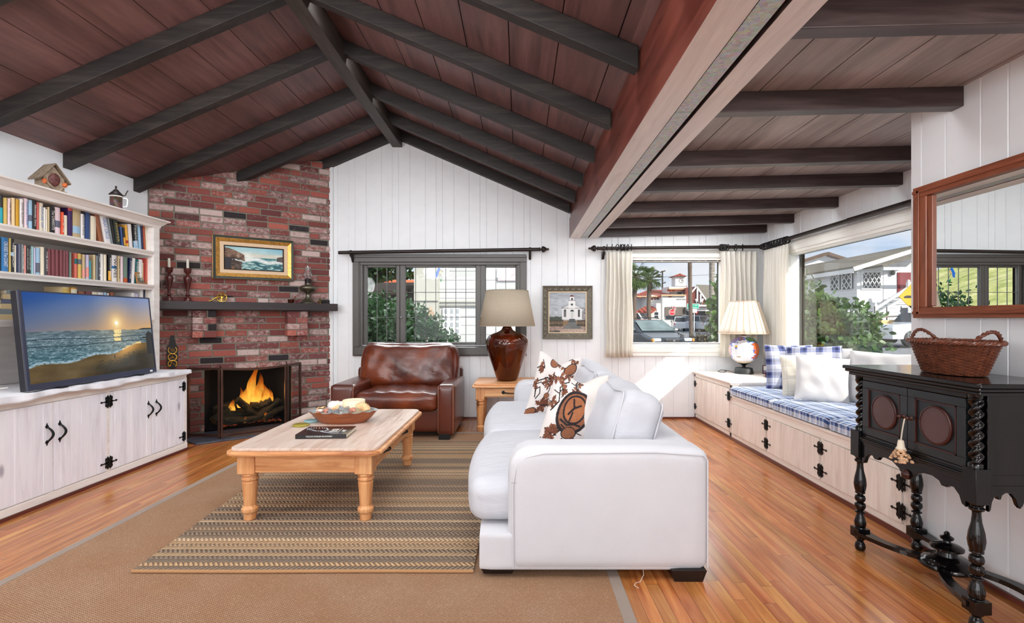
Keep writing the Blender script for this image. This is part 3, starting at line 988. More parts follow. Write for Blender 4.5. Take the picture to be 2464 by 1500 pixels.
def mitre(mb, x0, x1, z0, z1, w, ya, yb, y_in=None, M4=None, mi=0):
    """picture moulding: outer edge at depth ya (front), falls to y_in at the inner edge"""
    y_in = ya if y_in is None else y_in
    s0 = len(mb.v)
    o = [(x0, z0), (x1, z0), (x1, z1), (x0, z1)]; i = [(x0 + w, z0 + w), (x1 - w, z0 + w), (x1 - w, z1 - w), (x0 + w, z1 - w)]
    for k in range(4):
        j = (k + 1) % 4
        mb.hexa([(o[k][0], ya, o[k][1]), (o[j][0], ya, o[j][1]), (i[j][0], y_in, i[j][1]), (i[k][0], y_in, i[k][1]),
                 (o[k][0], yb, o[k][1]), (o[j][0], yb, o[j][1]), (i[j][0], yb, i[j][1]), (i[k][0], yb, i[k][1])][::1], mi)
    return mb
mitre(mb, X0, X1, Z0, Z1, .068, 5.955, 5.998, 5.972)
mitre(mb, X0, X1, Z0, Z1, .010, 5.948, 5.998)
fr = mb.build('picture_frame', M['frame_bronze'], pf, bevel=.002)
mb = MB()
def scroll(mb, cx, cz, ang, r=.019):
    pts = []
    for k in range(15):
        q = k / 14; a = ang + q * 4.6; rr = r * (1 - .72 * q)
        pts.append((cx + cos(a) * rr, 5.957, cz + sin(a) * rr))
    mb.tube(pts, [.0045 * (1 - .5 * k / 14) for k in range(15)], 5)
for k in range(9):
    z = Z0 + .055 + k * (Z1 - Z0 - .11) / 8
    scroll(mb, X0 + .036, z, 1.5); scroll(mb, X1 - .034, z, -1.6)
for k in range(7):
    x = X0 + .085 + k * (X1 - X0 - .17) / 6
    scroll(mb, x, Z1 - .034, 3.1); scroll(mb, x, Z0 + .034, 0)
mb.build('carved_scrolls', M['frame_scroll'], fr)
mitre(MB(), X0 + .068, X1 - .068, Z0 + .068, Z1 - .068, .012, 5.970, 5.99).build('gilt_slip', plain('pale_gilt', L(206, 184, 150), .45), pf)
painted('canvas', X1 - X0 - .15, Z1 - Z0 - .15, 150, 170, church, M['paint'], pf, Matrix.Translation((.575 - .575, 5.978 - 6.0, (Z0 + Z1) / 2 - .96)))
# ================================================================ built-in cabinet on the left
def door_boards(y0, y1, z0, z1, xf, d, thick, seam_list, name, mat_, parent):
    """boarded door on a plane x = xf whose face looks along d (+1 or -1)"""
    mb = MB(); pts = [(y0, 0)]
    for q in seam_list:
        if y0 + .01 < q < y1 - .01: pts += [(q - .0035, 0), (q, .005), (q + .0035, 0)]
    pts.append((y1, 0))
    for p, q in zip(pts[:-1], pts[1:]):
        mb.add([(xf + d * (thick - p[1]), p[0], z0), (xf + d * (thick - q[1]), q[0], z0), (xf + d * (thick - q[1]), q[0], z1), (xf + d * (thick - p[1]), p[0], z1)], [(0, 1, 2, 3) if d > 0 else (3, 2, 1, 0)])
    a, b = xf, xf + d * thick
    mb.add([(a, y0, z0), (b, y0, z0), (b, y0, z1), (a, y0, z1)], [(0, 1, 2, 3)]); mb.add([(a, y1, z0), (b, y1, z0), (b, y1, z1), (a, y1, z1)], [(3, 2, 1, 0)])
    mb.add([(a, y0, z1), (b, y0, z1), (b, y1, z1), (a, y1, z1)], [(0, 1, 2, 3)]); mb.add([(a, y0, z0), (b, y0, z0), (b, y1, z0), (a, y1, z0)], [(3, 2, 1, 0)])
    return mb.build(name, mat_, parent)
def spear(mb, y, z, h, x0, x1, w=.0035, horiz=False):
    """bar with spear points, in the y z plane"""
    t = .009
    P = [(-w, -h + t * 1.8), (-w * 2.4, -h + t), (0, -h - t * .6), (w * 2.4, -h + t), (w, -h + t * 1.8), (w, h - t * 1.8), (w * 2.4, h - t), (0, h + t * .6), (-w * 2.4, h - t), (-w, h - t * 1.8)]
    if horiz: P = [(b, a) for a, b in P]
    mb.prism([(y + a, z + b) for a, b in P], 'x', x0, x1)
def hinge(y, z, xf, d, parent, sides=(-1, 1), k=1.0):
    mb = MB(); x0, x1 = xf, xf + d * .004
    for s in sides:
        spear(mb, y + s * .012 * k, z, .042 * k, x0, x1 + d * .002, .0034)
        spear(mb, y + s * .027 * k, z, .034 * k, x0, x1, .003)
        mb.box(x0, x1, y, y + s * .028 * k, z - .011 * k, z + .011 * k)
        L_ = .078 * k; w = .0038
        mb.prism([(y + s * .02 * k, z - w * 1.5), (y + s * (L_ - .018), z - w * .8), (y + s * (L_ - .014), z - w * 2.3), (y + s * L_, z), (y + s * (L_ - .014), z + w * 2.3), (y + s * (L_ - .018), z + w * .8), (y + s * .02 * k, z + w * 1.5)], 'x', x0, x1)
    mb.tube([(xf + d * .004, y, z - .034 * k), (xf + d * .004, y, z + .034 * k)], .006, 8)
    return mb.build('hinge', M['iron'], parent)
def pull(y, z, xf, d, parent, h=.052, bow=.028):
    mb = MB()
    for s in (-1, 1):
        mb.prism([(y - .004, z + s * h * .75), (y - .012, z + s * h * 1.0), (y - .005, z + s * h * 1.12), (y, z + s * h * 1.42), (y + .005, z + s * h * 1.12), (y + .012, z + s * h * 1.0), (y + .004, z + s * h * .75)], 'x', xf, xf + d * .004)
    mb.tube([(xf + d * (.004 + bow * sin(pi * t)), y + .012 * sin(pi * t), z + h * (1.9 * t - .95)) for t in [i / 12 for i in range(13)]], [.0045 + .003 * sin(pi * i / 12) for i in range(13)], 8)
    return mb.build('pull_handle', M['iron'], parent)
CX = -3.06
cab = thing('built_in_cabinet', 'long low whitewashed cabinet with black pulls, carrying the television', 'cabinet', (-3.36, 3.0, 0))
mb = MB().box(XL + .002, CX, 1.4, 4.57, .022, .695)
mb.box(XL + .002, CX + .012, 1.4, 4.578, .022, .070)
mb.box(CX, CX + .010, 1.4, 4.57, .66, .695)
for a, b in ((4.54, 4.574), (3.686, 3.714), (2.75, 2.785)): mb.box(CX, CX + .010, a, b, .07, .66)
mb.build('carcass', M['pickled_h'], cab, bevel=.002)
mb = MB().box(XL + .002, CX + .03, 1.4, 4.60, .712, .735); mb.box(XL + .002, CX + .018, 1.4, 4.588, .69, .712)
mb.build('cabinet_top', M['pickled_h'], cab, bevel=.006)
MB().box(XL + .002, CX + .02, 1.4, 4.59, .001, .022).build('plinth', M['beam_red'], cab)
hz = .455
for (a, b, hy, hn) in ((4.150, 4.538, 4.185, 4.53), (3.716, 4.128, 4.095, None), (3.270, 3.684, 3.305, None), (2.787, 3.252, 3.215, None), (2.34, 2.748, 2.40, None)):
    sl_ = [a + (b - a) * q for q in ((.12, .5, .86) if a > 3.27 and a < 3.5 else (.1, .48, .87))]
    dm = door_boards(a, b, .078, .655, CX, 1, .012, sl_, 'cabinet_door', M['pickled'], cab)
    pull(hy, hz, CX + .012, 1, dm)
for z in (.588, .135):
    hinge(3.70, z, CX + .013, 1, cab)
    hinge(4.538, z, CX + .013, 1, cab, sides=(-1,))
# lace runner
def run_(u, v):
    y = 2.2 + 2.36 * u; e = .008 * sin(y * 21) + .006 * sin(y * 37 + 1)
    if v < .85: x = -3.62 + (.61 + e) * (v / .85); z = .7385 + .0025 * sin(y * 33 + v * 9)
    else:
        q = (v - .85) / .15; x = -3.01 + e + .006 * q; z = .7385 - .034 * q * (1 + .3 * sin(y * 9)) + .002 * sin(y * 33)
    return (x, y, z)
M['lace'] = fabric('white_lace_cloth', L(232, 232, 238), scale=300, wr=.3, wscale=40)
o = MB().grid(run_, 150, 20).build('table_runner', M['lace'], org=(-3.3, 3.4, .735))
sm_ = o.modifiers.new('t', 'SOLIDIFY'); sm_.thickness = .003; sm_.offset = 1
tag(o, 'white lace runner with a wavy edge under the television', 'cloth')
# ---------------------------------------------------------------- bookcase
BX = -3.32
bc = thing('bookcase', 'white built-in bookcase full of books on the left wall', 'bookcase', (-3.5, 3.0, .735))
mb = MB().box(XL + .002, BX, 4.55, 4.58, .737, 2.03); mb.box(XL + .002, XL + .012, 1.4, 4.55, .737, 2.03)
mb.box(BX, BX + .014, 4.508, 4.582, .737, 2.03)
mb.box(XL + .012, BX, 4.505, 4.55, .737, 2.03)
mb.box(XL + .002, BX, 1.4, 1.43, .737, 2.06)
mb.build('case', M['pickled_h'], bc, bevel=.002)
for z in (1.81, 1.505, 1.195):
    mb = MB().box(XL + .012, BX, 1.43, 4.55, z - .03, z); mb.prism([(BX, z - .045), (BX + .006, z - .045), (BX + .010, z - .03), (BX + .022, z - .012), (BX + .024, z), (BX, z)], 'y', 1.43, 4.51)
    mb.build('shelf', M['pickled_h'], bc)
mb = MB().box(XL + .002, BX + .005, 1.4, 4.585, 2.03, 2.052)
prof = [(XL + .002, 2.052), (BX + .012, 2.03), (BX + .018, 2.052), (BX + .030, 2.064), (BX + .052, 2.086), (BX + .07, 2.094), (BX + .07, 2.105), (XL + .002, 2.105)]
v0 = len(mb.v); mb.prism(prof, 'y', 1.4, 4.59)
for i in range(v0, len(mb.v)):
    x, y, z = mb.v[i]
    if y > 4: mb.v[i] = (x, 4.585 + max(0, x - BX) * .9 if z > 2.03 and x > BX else y, z)
mb.build('crown_moulding', M['pickled_h'], bc)
# ---------------------------------------------------------------- books
PAL = {'black': (22, 20, 24), 'teal': (20, 150, 165), 'tan': (214, 182, 96), 'pale pink': (232, 208, 214), 'peach': (236, 208, 160), 'mustard yellow': (202, 152, 22), 'white': (236, 232, 230),
       'cream': (232, 222, 198), 'light blue': (160, 196, 222), 'coral red': (206, 92, 84), 'orange red': (230, 86, 40), 'purple': (62, 34, 92), 'sand': (198, 176, 136), 'blue': (48, 74, 124),
       'brown': (150, 92, 62), 'grey': (126, 134, 138), 'dark green': (46, 58, 48), 'navy': (24, 34, 74), 'yellow': (232, 170, 60), 'rust': (184, 84, 46), 'maroon': (124, 66, 72), 'bright blue': (54, 120, 176),
       'slate': (96, 100, 118), 'pink': (226, 150, 138), 'red': (168, 36, 30), 'salmon': (204, 104, 88), 'aqua': (150, 196, 200), 'sage green': (112, 134, 122), 'dark teal': (8, 96, 98), 'lilac': (196, 190, 214), 'dark grey': (60, 62, 70)}
M['pages'] = plain('paper_pages', L(226, 214, 190), .9, nv=.08, ns=60)
BM = {k: plain('book_' + k.replace(' ', '_'), L(*v), .42, nv=.05) for k, v in PAL.items()}
M['ink_w'] = plain('white_ink', L(238, 236, 228), .5); M['ink_k'] = plain('black_ink', L(24, 22, 26), .5); M['ink_g'] = plain('gold_ink', L(214, 184, 110), .4, .3); M['ink_b'] = plain('blue_ink', L(60, 120, 190), .5)
INK = {'w': 'ink_w', 'k': 'ink_k', 'g': 'ink_g', 'b': 'ink_b'}
SPX = BX - .045
def book(y0, y1, z, h, colname, label, lean=0, deep=.15, title=None, ink='w', band=None, group=None, xs=SPX, ts=.5):
    """upright book, spine towards the room; y0..y1 across the shelf"""
    t = y1 - y0; t = max(t, .006)
    r = thing('book', label, 'book', (xs, y0, z), 0, group)
    c = min(.0025, t * .16)
    mb = MB()
    mb.box(-deep, 0, 0, c, 0, h); mb.box(-deep, 0, t - c, t, 0, h)
    mb.prism([(-.006, c * .5), (0, 0), (.004, t * .25), (.0055, t * .5), (.004, t * .75), (0, t), (-.006, t - c * .5)], 'z', 0, h)
    mb.build('cover', BM[colname], r, rel=False)
    MB().box(-deep + .004, -.005, c, t - c, .003, h - .004).build('pages', M['pages'], r, rel=False)
    if band:
        col, za, zb = band
        MB().prism([(-.002, 0), (.0006, -.0003), (.0048, t * .25), (.0063, t * .5), (.0048, t * .75), (.0006, t + .0003), (-.002, t)], 'z', h * za, h * zb).build('spine_band', BM[col], r, rel=False)
    if title:
        Mx = Matrix.Translation((.0065, t / 2, h * .52)) @ Matrix(((0, 0, 1, 0), (0, 1, 0, 0), (-1, 0, 0, 0), (0, 0, 0, 1)))
        # reading direction runs down the spine
        Mx = Matrix.Translation((.0062, t / 2, h * .52)) @ Matrix(((0, 0, 1, 0), (0, 1, 0, 0), (-1, 0, 0, 0), (0, 0, 0, 1)))
        writing(title, t * ts * 1.25, M[INK[ink]], r, Mx, 'spine_lettering', ext=.0002, maxw=h * .72)
    if lean: r.rotation_euler = (lean, 0, 0); r.location.z += max(0, -lean) * t
    return r
def s2y(p, xs=SPX): return -xs * F / (1250 - p)
# (px0, px1, top y, colour, ink, title, band, lean)
TOP = [(-14, -2, 462, 'black', 'w', None, None), (-1, 7, 470, 'black', 'w', None, ('teal', .02, .58)), (8, 17.5, 477, 'tan', 'k', None, None), (18.5, 26, 479, 'pale pink', 'k', 'THE HISTORY', None),
       (27.5, 36.5, 477, 'peach', 'k', None, None), (37.5, 46.5, 480, 'mustard yellow', 'k', None, None), (47, 56.5, 480, 'white', 'k', 'DAVID FELDMAN', None), (58, 67.5, 478, 'pale pink', 'b', 'MANHATTAN', None),
       (68.5, 78, 482, 'light blue', 'w', None, ('slate', .3, .5)), (79, 87.5, 484, 'black', 'w', 'Absolutely Story', None), (88, 93.5, 487, 'coral red', 'k', None, None), (94, 104, 489, 'cream', 'b', 'HOUSE OF', None),
       (104.5, 109, 500, 'white', 'k', None, None), (109.5, 113.5, 504, 'cream', 'k', None, None), (114.5, 119, 499, 'sand', 'k', None, None), (119.5, 132, 499, 'black', 'w', 'The CHARIOTS', None),
       (132.5, 145, 500, 'pale pink', 'k', None, ('slate', .28, .52)), (147, 154, 511, 'orange red', 'w', 'OUT OF THE', None), (154.5, 162, 519, 'cream', 'k', None, None), (163.5, 174, 496, 'purple', 'w', None, ('coral red', .84, .99)),
       (175, 193, 504, 'sand', 'w', None, ('light blue', .18, .42)), (194.5, 203.5, 509, 'white', 'k', 'Personal Finance', ('black', .90, 1.0)), (205, 216.5, 508, 'blue', 'w', None, None), (218, 231.5, 521, 'cream', 'k', None, None),
       (239, 250, 520, 'brown', 'g', None, None, .22), (252, 267, 520, 'white', 'b', 'GREAT CIRCLE', None, .22), (268, 273, 526, 'grey', 'k', None, None, .2), (274, 279, 531, 'black', 'w', None, None, .19), (280, 290, 532, 'dark green', 'g', 'HOPPER', None, .17),
       (293, 298, 547, 'blue', 'w', None, None, .12), (299, 303, 549, 'black', 'w', None, ('yellow', .1, .5), .11), (304, 310, 543, 'yellow', 'k', None, ('red', .2, .32), .10), (311.5, 320, 541, 'white', 'k', None, None, .10),
       (322, 333, 536, 'black', 'w', 'Financial', ('light blue', .02, .3), .09), (334.5, 341, 534, 'light blue', 'w', None, None, .08), (341.5, 345.5, 534, 'navy', 'w', None, None, .07), (346, 350.5, 536, 'rust', 'w', None, None, .06),
       (351.5, 355, 539, 'cream', 'k', None, None, .05), (355.5, 359, 541, 'black', 'w', None, None, .03), (359.5, 364, 543, 'dark grey', 'w', None, None, .0)]
MID = [(-12, -7, 572, 'dark green', 'w', None, None), (-6, 2, 572, 'dark green', 'w', None, None), (3, 20, 572, 'bright blue', 'w', 'CRUISES The COAST', None), (22, 25, 574, 'tan', 'k', None, None), (25.5, 34, 575, 'black', 'w', 'MAEVE BINCHY', ('light blue', .5, .6)),
       (34.5, 38, 591, 'cream', 'k', None, None), (38.5, 43, 590, 'navy', 'w', None, None), (43.5, 50, 588, 'slate', 'w', None, None), (51, 57, 589, 'grey', 'w', 'THE PAINTER', None), (57.5, 62.5, 591, 'pink', 'k', None, None), (63, 67, 590, 'black', 'w', 'JOHN GRISHAM', None),
       (67.5, 73.5, 591, 'black', 'w', 'THE DOCTOR OF', None), (75, 80, 594, 'aqua', 'w', None, None), (80.5, 85, 597, 'lilac', 'k', None, None), (86, 96, 597, 'light blue', 'k', None, ('slate', .1, .45)), (97, 107, 595, 'cream', 'k', None, None), (108, 114, 597, 'dark grey', 'w', 'THE STORY', None),
       (114.5, 122.5, 600, 'maroon', 'k', None, None), (123.5, 132.5, 600.5, 'maroon', 'k', None, None), (133, 141.5, 602, 'maroon', 'k', None, None), (143.5, 151.5, 603, 'maroon', 'k', None, None), (152, 157.5, 604, 'maroon', 'k', None, None), (158, 165.5, 605, 'maroon', 'k', None, None),
       (167, 172, 608, 'sage green', 'w', None, None), (179, 186.5, 610, 'salmon', 'k', None, ('dark teal', .58, .78)), (187.5, 196, 611, 'tan', 'k', None, ('slate', .58, .78)), (198, 205, 613, 'sand', 'k', None, ('pink', .1, .4)), (207, 214.5, 614, 'lilac', 'k', None, ('pink', .1, .5)),
       (215, 218.5, 628, 'teal', 'w', None, None), (224.5, 230, 614, 'sand', 'k', None, None), (231, 235.5, 616, 'grey', 'w', None, None), (236, 240.5, 610, 'dark grey', 'w', '2 H', None), (241.5, 248.5, 612, 'white', 'k', None, None), (249.5, 256.5, 613.5, 'cream', 'k', None, None),
       (260.5, 268, 614, 'black', 'w', 'KINGSMAN', ('yellow', .05, .4)), (269, 281, 615, 'white', 'k', 'WAVES', ('bright blue', .5, .6)), (283.5, 289, 617, 'sand', 'k', 'Leon Uris', None), (290, 296.5, 618, 'pale pink', 'k', None, None), (297.5, 307, 620, 'sage green', 'w', None, ('rust', .02, .2)),
       (309, 315, 621, 'navy', 'w', 'Journey', None, -.06), (316, 323, 622, 'white', 'k', None, None, -.06), (324, 331, 624, 'dark teal', 'w', 'Danielle', None, -.05), (332, 341, 625, 'white', 'b', None, None, -.05), (342, 344.5, 633, 'sand', 'k', None, None), (345, 350, 623, 'red', 'w', None, None), (350.5, 357.5, 622, 'salmon', 'w', None, None), (358.5, 362.5, 621, 'red', 'w', None, None)]
used_l = {}
def row(lst, zs, where, grp):
    n = len(lst); pk = 0
    ords = {}
    for i, b in enumerate(lst):
        p0, p1, ty, cn, ink, ti, band = b[:7]; lean = b[7] if len(b) > 7 else 0
        y0, y1 = s2y(p0), s2y(p1)
        ym = (y0 + y1) / 2
        h = CH + (768 - ty) / F * (ym) - zs
        if lean: y0 += h * lean * .0
        L0 = lst[i - 1][3] if i else None; R0 = lst[i + 1][3] if i + 1 < n else None
        if cn == 'maroon':
            pk += 1; lab = ['first', 'second', 'third', 'fourth', 'fifth', 'sixth'][pk - 1] + ' from the left of the six matching maroon volumes on the middle shelf'
        else:
            ext = ' with lettering' if ti else ''
            if L0 and R0: lab = f'{cn} book on {where} between a {L0} one and a {R0} one'
            elif R0: lab = f'leftmost {cn} book on {where}'
            else: lab = f'rightmost {cn} book on {where} against the side'
        if lab in used_l: lab = lab.replace(' book', ' ' + ('thin' if y1 - y0 < .022 else 'thick') + ' book')
        if len(lab.split()) > 16: lab = lab.replace(' between a ', ' between ').replace(' one and a ', ' and ').replace('the middle shelf', 'middle shelf').replace('the top shelf', 'top shelf')
        used_l[lab] = 1
        dp = .17 if h > .2 else .14
        book(y0 + .0008, y1 - .0008, zs + .0008, h, cn, lab, lean=lean, deep=dp, title=ti, ink=ink, band=band, group=grp, ts=.62)
row(TOP, 1.81, 'the top shelf', 'books on the top shelf')
row(MID, 1.505, 'the middle shelf', 'books on the middle shelf')
# low shelf, seen above the television: flat stacks and a few uprights
def flat_book(y0, y1, z, t, colname, label, title=None, ink='w', dx=.16, xo=0, grp='books on the low shelf'):
    r = thing('book', label, 'book', (SPX + xo, y0, z), 0, grp)
    w = y1 - y0; c = .003
    mb = MB().box(-dx, 0, 0, w, 0, c); mb.box(-dx, 0, 0, w, t - c, t); mb.box(-.004, .001, 0, w, 0, t)
    mb.build('cover', BM[colname], r, rel=False)
    MB().box(-dx + .003, -.004, .003, w - .003, c, t - c).build('pages', M['pages'], r, rel=False)
    if title:
        writing(title, t * .6, M[INK[ink]], r, Matrix.Translation((.0016, w / 2, t / 2)) @ Matrix(((0, 0, 1, 0), (1, 0, 0, 0), (0, 1, 0, 0), (0, 0, 0, 1))), 'spine_lettering', maxw=w * .6)
    return r
zz = 1.196
for k, (a, b, t, cn) in enumerate(((-3, 36, .035, 'sand'), (-2, 42, .034, 'grey'), (2, 40, .034, 'sand'), (4, 50, .03, 'slate'), (6, 52, .032, 'sand'), (17, 66, .028, 'grey'))):
    flat_book(s2y(a), s2y(b), zz, t, cn, ('lowest', 'second lowest', 'third', 'fourth', 'fifth', 'topmost')[k] + ' book of the flat stack at the left of the low shelf'); zz += t + .0005
zz = 1.196
for k, (a, b, t, cn) in enumerate(((66, 138, .04, 'dark green'), (60, 140, .036, 'navy'), (54, 140, .038, 'black'))):
    flat_book(s2y(a), s2y(b), zz, t, cn, ('dark green', 'navy', 'black')[k] + ' flat book low in the pile under the blue one'); zz += t + .0005
flat_book(s2y(53), s2y(140), zz, .024, 'dark grey', 'dark grey flat book with white title under the light blue book', 'Death   of   M. D.', 'w'); zz += .0245
flat_book(s2y(66), s2y(134), zz, .026, 'aqua', 'light blue flat book on top of the pile above the television')
def quick(p0, p1, ty, cn, lab, band=None, title=None, ink='w', zs=1.196):
    y0, y1 = s2y(p0), s2y(p1); h = CH + (768 - ty) / F * (y0 + y1) / 2 - zs
    book(y0 + .0008, y1 - .0008, zs, h, cn, lab, deep=.14, band=band, group='books on the low shelf', title=title, ink=ink)
quick(151, 167, 691, 'peach', 'peach banded upright book above the television beside the blue stack', ('tan', .6, .95))
quick(171, 185, 692, 'yellow', 'yellow upright book above the television next to the peach one', ('cream', .6, .95))
quick(189, 204, 702, 'brown', 'low brown upright book behind the television rim')
quick(222, 234, 703, 'cream', 'cream upright book just right of a dark red one behind the television')
quick(236, 248.5, 704, 'white', 'white upright book beside the cream one behind the television')
quick(206, 221, 702, 'maroon', 'dark red low upright book behind the top edge of the television')
quick(251, 256, 704, 'light blue', 'light blue thin upright book behind the television')
quick(258, 262, 706, 'white', 'small white upright book behind the television, next to a brown one')
quick(266, 275, 704, 'brown', 'brown upright book under the black and silver magazines')
quick(316, 324, 705, 'white', 'white upright book below the silver magazine at the right')
quick(325, 333, 707, 'lilac', 'lilac upright book below the silver magazine at the right')
quick(337, 345, 695, 'white', 'tall white book at the right end of the low shelf', None, None)
quick(346, 349, 696, 'navy', 'thin navy book at the right end of the low shelf')
quick(350, 352.5, 697, 'cream', 'very thin cream book at the right end of the low shelf')
quick(355, 362.5, 701, 'red', 'red book with white title at the very end of the low shelf', None, 'THOUSAND', 'w')
flat_book(s2y(212), s2y(275), 1.468, .012, 'black', 'black flat magazine on top of the upright books on the low shelf')
flat_book(s2y(276), s2y(335), 1.452, .012, 'white', 'silver white flat magazine on top of books at the right of the low shelf')
flat_book(s2y(280), s2y(332), 1.466, .014, 'black', 'black flat book over the silver white magazine')
# small framed photograph on the middle shelf
def smallpic(u, v):
    n = fbm(u * 14, v * 10, 5); c = np.zeros(u.shape + (3,)) + np.array([172, 172, 142.]); c += (n[..., None] - .5) * 40
    c = mixc(c, (104, 100, 88) + (n[..., None] - .5) * 80, v < .55 + .1 * (n - .5)); c = mixc(c, (226, 222, 214), (v > .3) & (v < .48) & (np.abs(u - .5) < .14) & (n > .5)); return c
y0, y1 = 4.36, 4.50
sp_ = thing('picture_frame', 'small gilt framed landscape leaning at the right end of the middle shelf', 'picture frame', (-3.352, (y0 + y1) / 2, 1.506))
sp_.rotation_euler = (0, radians(-9), radians(8))
mb = MB(); mitre(mb, -.068, .068, 0, .106, .012, -.006, .006, -.003); mb.xf(Matrix.Rotation(pi / 2, 4, 'Z'))
mb.build('frame', plain('gilt_wood', L(168, 116, 64), .4, .4), sp_, rel=False)
painted('print', .112, .082, 40, 30, smallpic, M['paint'], sp_, Matrix.Rotation(pi / 2, 4, 'Z') @ Matrix.Translation((0, -.001, .053)))
# small old globe half hidden behind the television
gl = thing('desk_globe', 'antique brown desk globe half hidden behind the television', 'globe', (-3.46, 3.30, 1.195))
gl.location = (-3.45, 3.28, 1.196)
c = Vector((0, -.10, .155))
M['oldglobe'] = plain('aged_brown_map', L(112, 92, 62), .4, nv=.4, ns=12)
MB().ball(c, .10, 24, 14).build('sphere', M['oldglobe'], gl, rel=False)
mb = MB().tube([c + Vector((0, cos(a) * .112, sin(a) * .112)) for a in [2 * pi * i / 30 for i in range(30)]], .004, 6, closed=True)
mb.build('meridian_ring', M['brass'], gl, rel=False)
MB().lathe([(.06, 0), (.062, .008), (.02, .018), (.012, .03), (.012, .044)], 18, c=(0, -.10, 0)).build('stand', M['dark_metal'], gl, rel=False)
# ---------------------------------------------------------------- television
tl, tr = Vector((-3.055, 3.10, .748)), Vector((-3.108, 4.27, .748))
tw = (tr - tl).length
tv = thing('television', 'large flat television on the white cabinet showing an ocean sunset', 'television', ((tl.x + tr.x) / 2, (tl.y + tr.y) / 2, .7425), atan2(tr.y - tl.y, tr.x - tl.x))
tilt = Matrix.Rotation(radians(-5.5), 4, 'X')
H = .635
mb = MB().box(-tw / 2, tw / 2, .006, .050, 0, H); mb.box(-tw / 2 + .1, tw / 2 - .1, .05, .085, .06, H - .12); mb.xf(tilt)
mb.build('housing', plain('dark_plastic_housing', L(26, 26, 34), .4), tv, rel=False, bevel=.006, loc=(0, 0, .006))
mb = MB(); mb.box(-tw / 2, tw / 2, -.002, .006, 0, .040); mb.box(-tw / 2, tw / 2, -.002, .006, H - .010, H); mb.box(-tw / 2, -tw / 2 + .020, -.002, .006, .04, H - .01); mb.box(tw / 2 - .012, tw / 2, -.002, .006, .04, H - .01); mb.xf(tilt)
mb.build('bezel', plain('silver_grey_bezel', L(72, 76, 96), .3, .5), tv, rel=False, loc=(0, 0, .006))
def sunset(u, v):
    h = .565 + .004 * np.sin(u * 5)
    t = np.clip((v - h) / (1 - h), 0, 1)[..., None]
    top = np.array([26, 74, 150.]) * (1 - u[..., None]) + np.array([128, 146, 190.]) * u[..., None]
    hor = np.array([112, 112, 128.]) * (1 - u[..., None]) + np.array([236, 178, 110.]) * u[..., None]
    c = top * t ** .8 + hor * (1 - t ** .8)
    d = np.sqrt(((u - .665) * 1.9) ** 2 + ((v - .655)) ** 2)
    c = mixc(c, (255, 190, 110), np.exp(-(d / .19) ** 1.4) * .9); c = mixc(c, (255, 236, 170), np.exp(-(d / .075) ** 2)); c = mixc(c, (255, 255, 240), d < .028)
    n = fbm(u * 26, v * 90, 2, 4); n2 = fbm(u * 60, v * 160, 8, 3); n3 = fbm(u * 7, v * 12, 4)
    dep = np.clip((h - v) / h, 0, 1)
    sea = np.array([96, 112, 122.]) * (1 - dep[..., None]) + np.array([34, 92, 104.]) * dep[..., None]
    sea = mixc(sea, (170, 160, 130), np.exp(-((u - .68) / .22) ** 2) * (1 - dep) * .5)
    sea = sea + (n[..., None] - .5) * 90; sea = mixc(sea, (190, 206, 214), np.clip((n2 - .56) * 9, 0, 1) * (dep > .12) * .55)
    sea = mixc(sea, (255, 226, 150), (np.abs(u - .665) < .018 + .03 * n) & (v < h) & (v > h - .15) & (n2 > .35))
    sea = mixc(sea, (22, 40, 52), ((np.abs(v - (.47 + .01 * np.sin(u * 9))) < .006) | (np.abs(v - (.40 - .012 * np.sin(u * 6))) < .007)) * .6)
    c = mixc(c, sea, v < h)
    shore = .17 + .16 * u + .12 * np.clip(u - .55, 0, 1) * 1.2 + .02 * np.sin(u * 17) + .02 * (n3 - .5)
    foam = np.clip(1.6 - np.abs(v - shore - .01) / .014, 0, 1) * np.clip((n2 - .32) * 6, 0, 1)
    sand = np.array([92, 72, 34.]) + (n3[..., None] - .5) * 40 + (n2[..., None] - .5) * 14
    sand = mixc(sand, (224, 160, 76), np.exp(-(((u - .75) / .13) ** 2 + ((v - shore + .02) / .07) ** 2)) * .9)
    sand = mixc(sand, (44, 40, 30), np.clip((shore - .09 - v) * 12, 0, 1) * np.clip((u - .3) * 4, 0, 1) * .85)
    sand = mixc(sand, (30, 30, 26), (n2 < .42) * (u > .45) * .4 * (v < shore - .08))
    c = mixc(c, sand, v < shore); c = mixc(c, (160, 186, 200), foam * (u < .7)); c = mixc(c, (250, 214, 150), foam * (u >= .7) * (u < .88))
    c = mixc(c, (18, 22, 24), (u > .935) & (v < .5 + .03 * np.sin(u * 60)) & (v > .2)); c = mixc(c, (26, 24, 22), (u > .90) & (v > .43) & (v < .455))
    c = mixc(c, (40, 44, 34), (u > .86) & (v > h - .002) & (v < h + .018 * np.clip((u - .86) * 20, 0, 1)))
    c = mixc(c, (14, 12, 12), (np.abs(u - .62) < .004) & (v > .19) & (v < .235))
    return c
M['screen'] = paint_mat('lit_screen', .12, emit=.9)
painted('screen', tw - .032, H - .05, 380, 215, sunset, M['screen'], tv, Matrix.Translation((0, 0, .006)) @ tilt @ Matrix.Translation((.004, .001, (H - .05) / 2 + .04)))
mb = MB().box(-.03, .0, -.0026, -.002, .008, .022); mb.xf(Matrix.Translation((tw / 2 - .05, 0, 0))); mb.xf(tilt)
mb.build('badge', M['ink_w'], tv, rel=False, loc=(0, 0, .006))
mb = MB()
for sx in (-.36, .36): mb.box(sx - .02, sx + .02, -.04, .10, 0, .008)
mb.build('foot', M['black'], tv, rel=False)
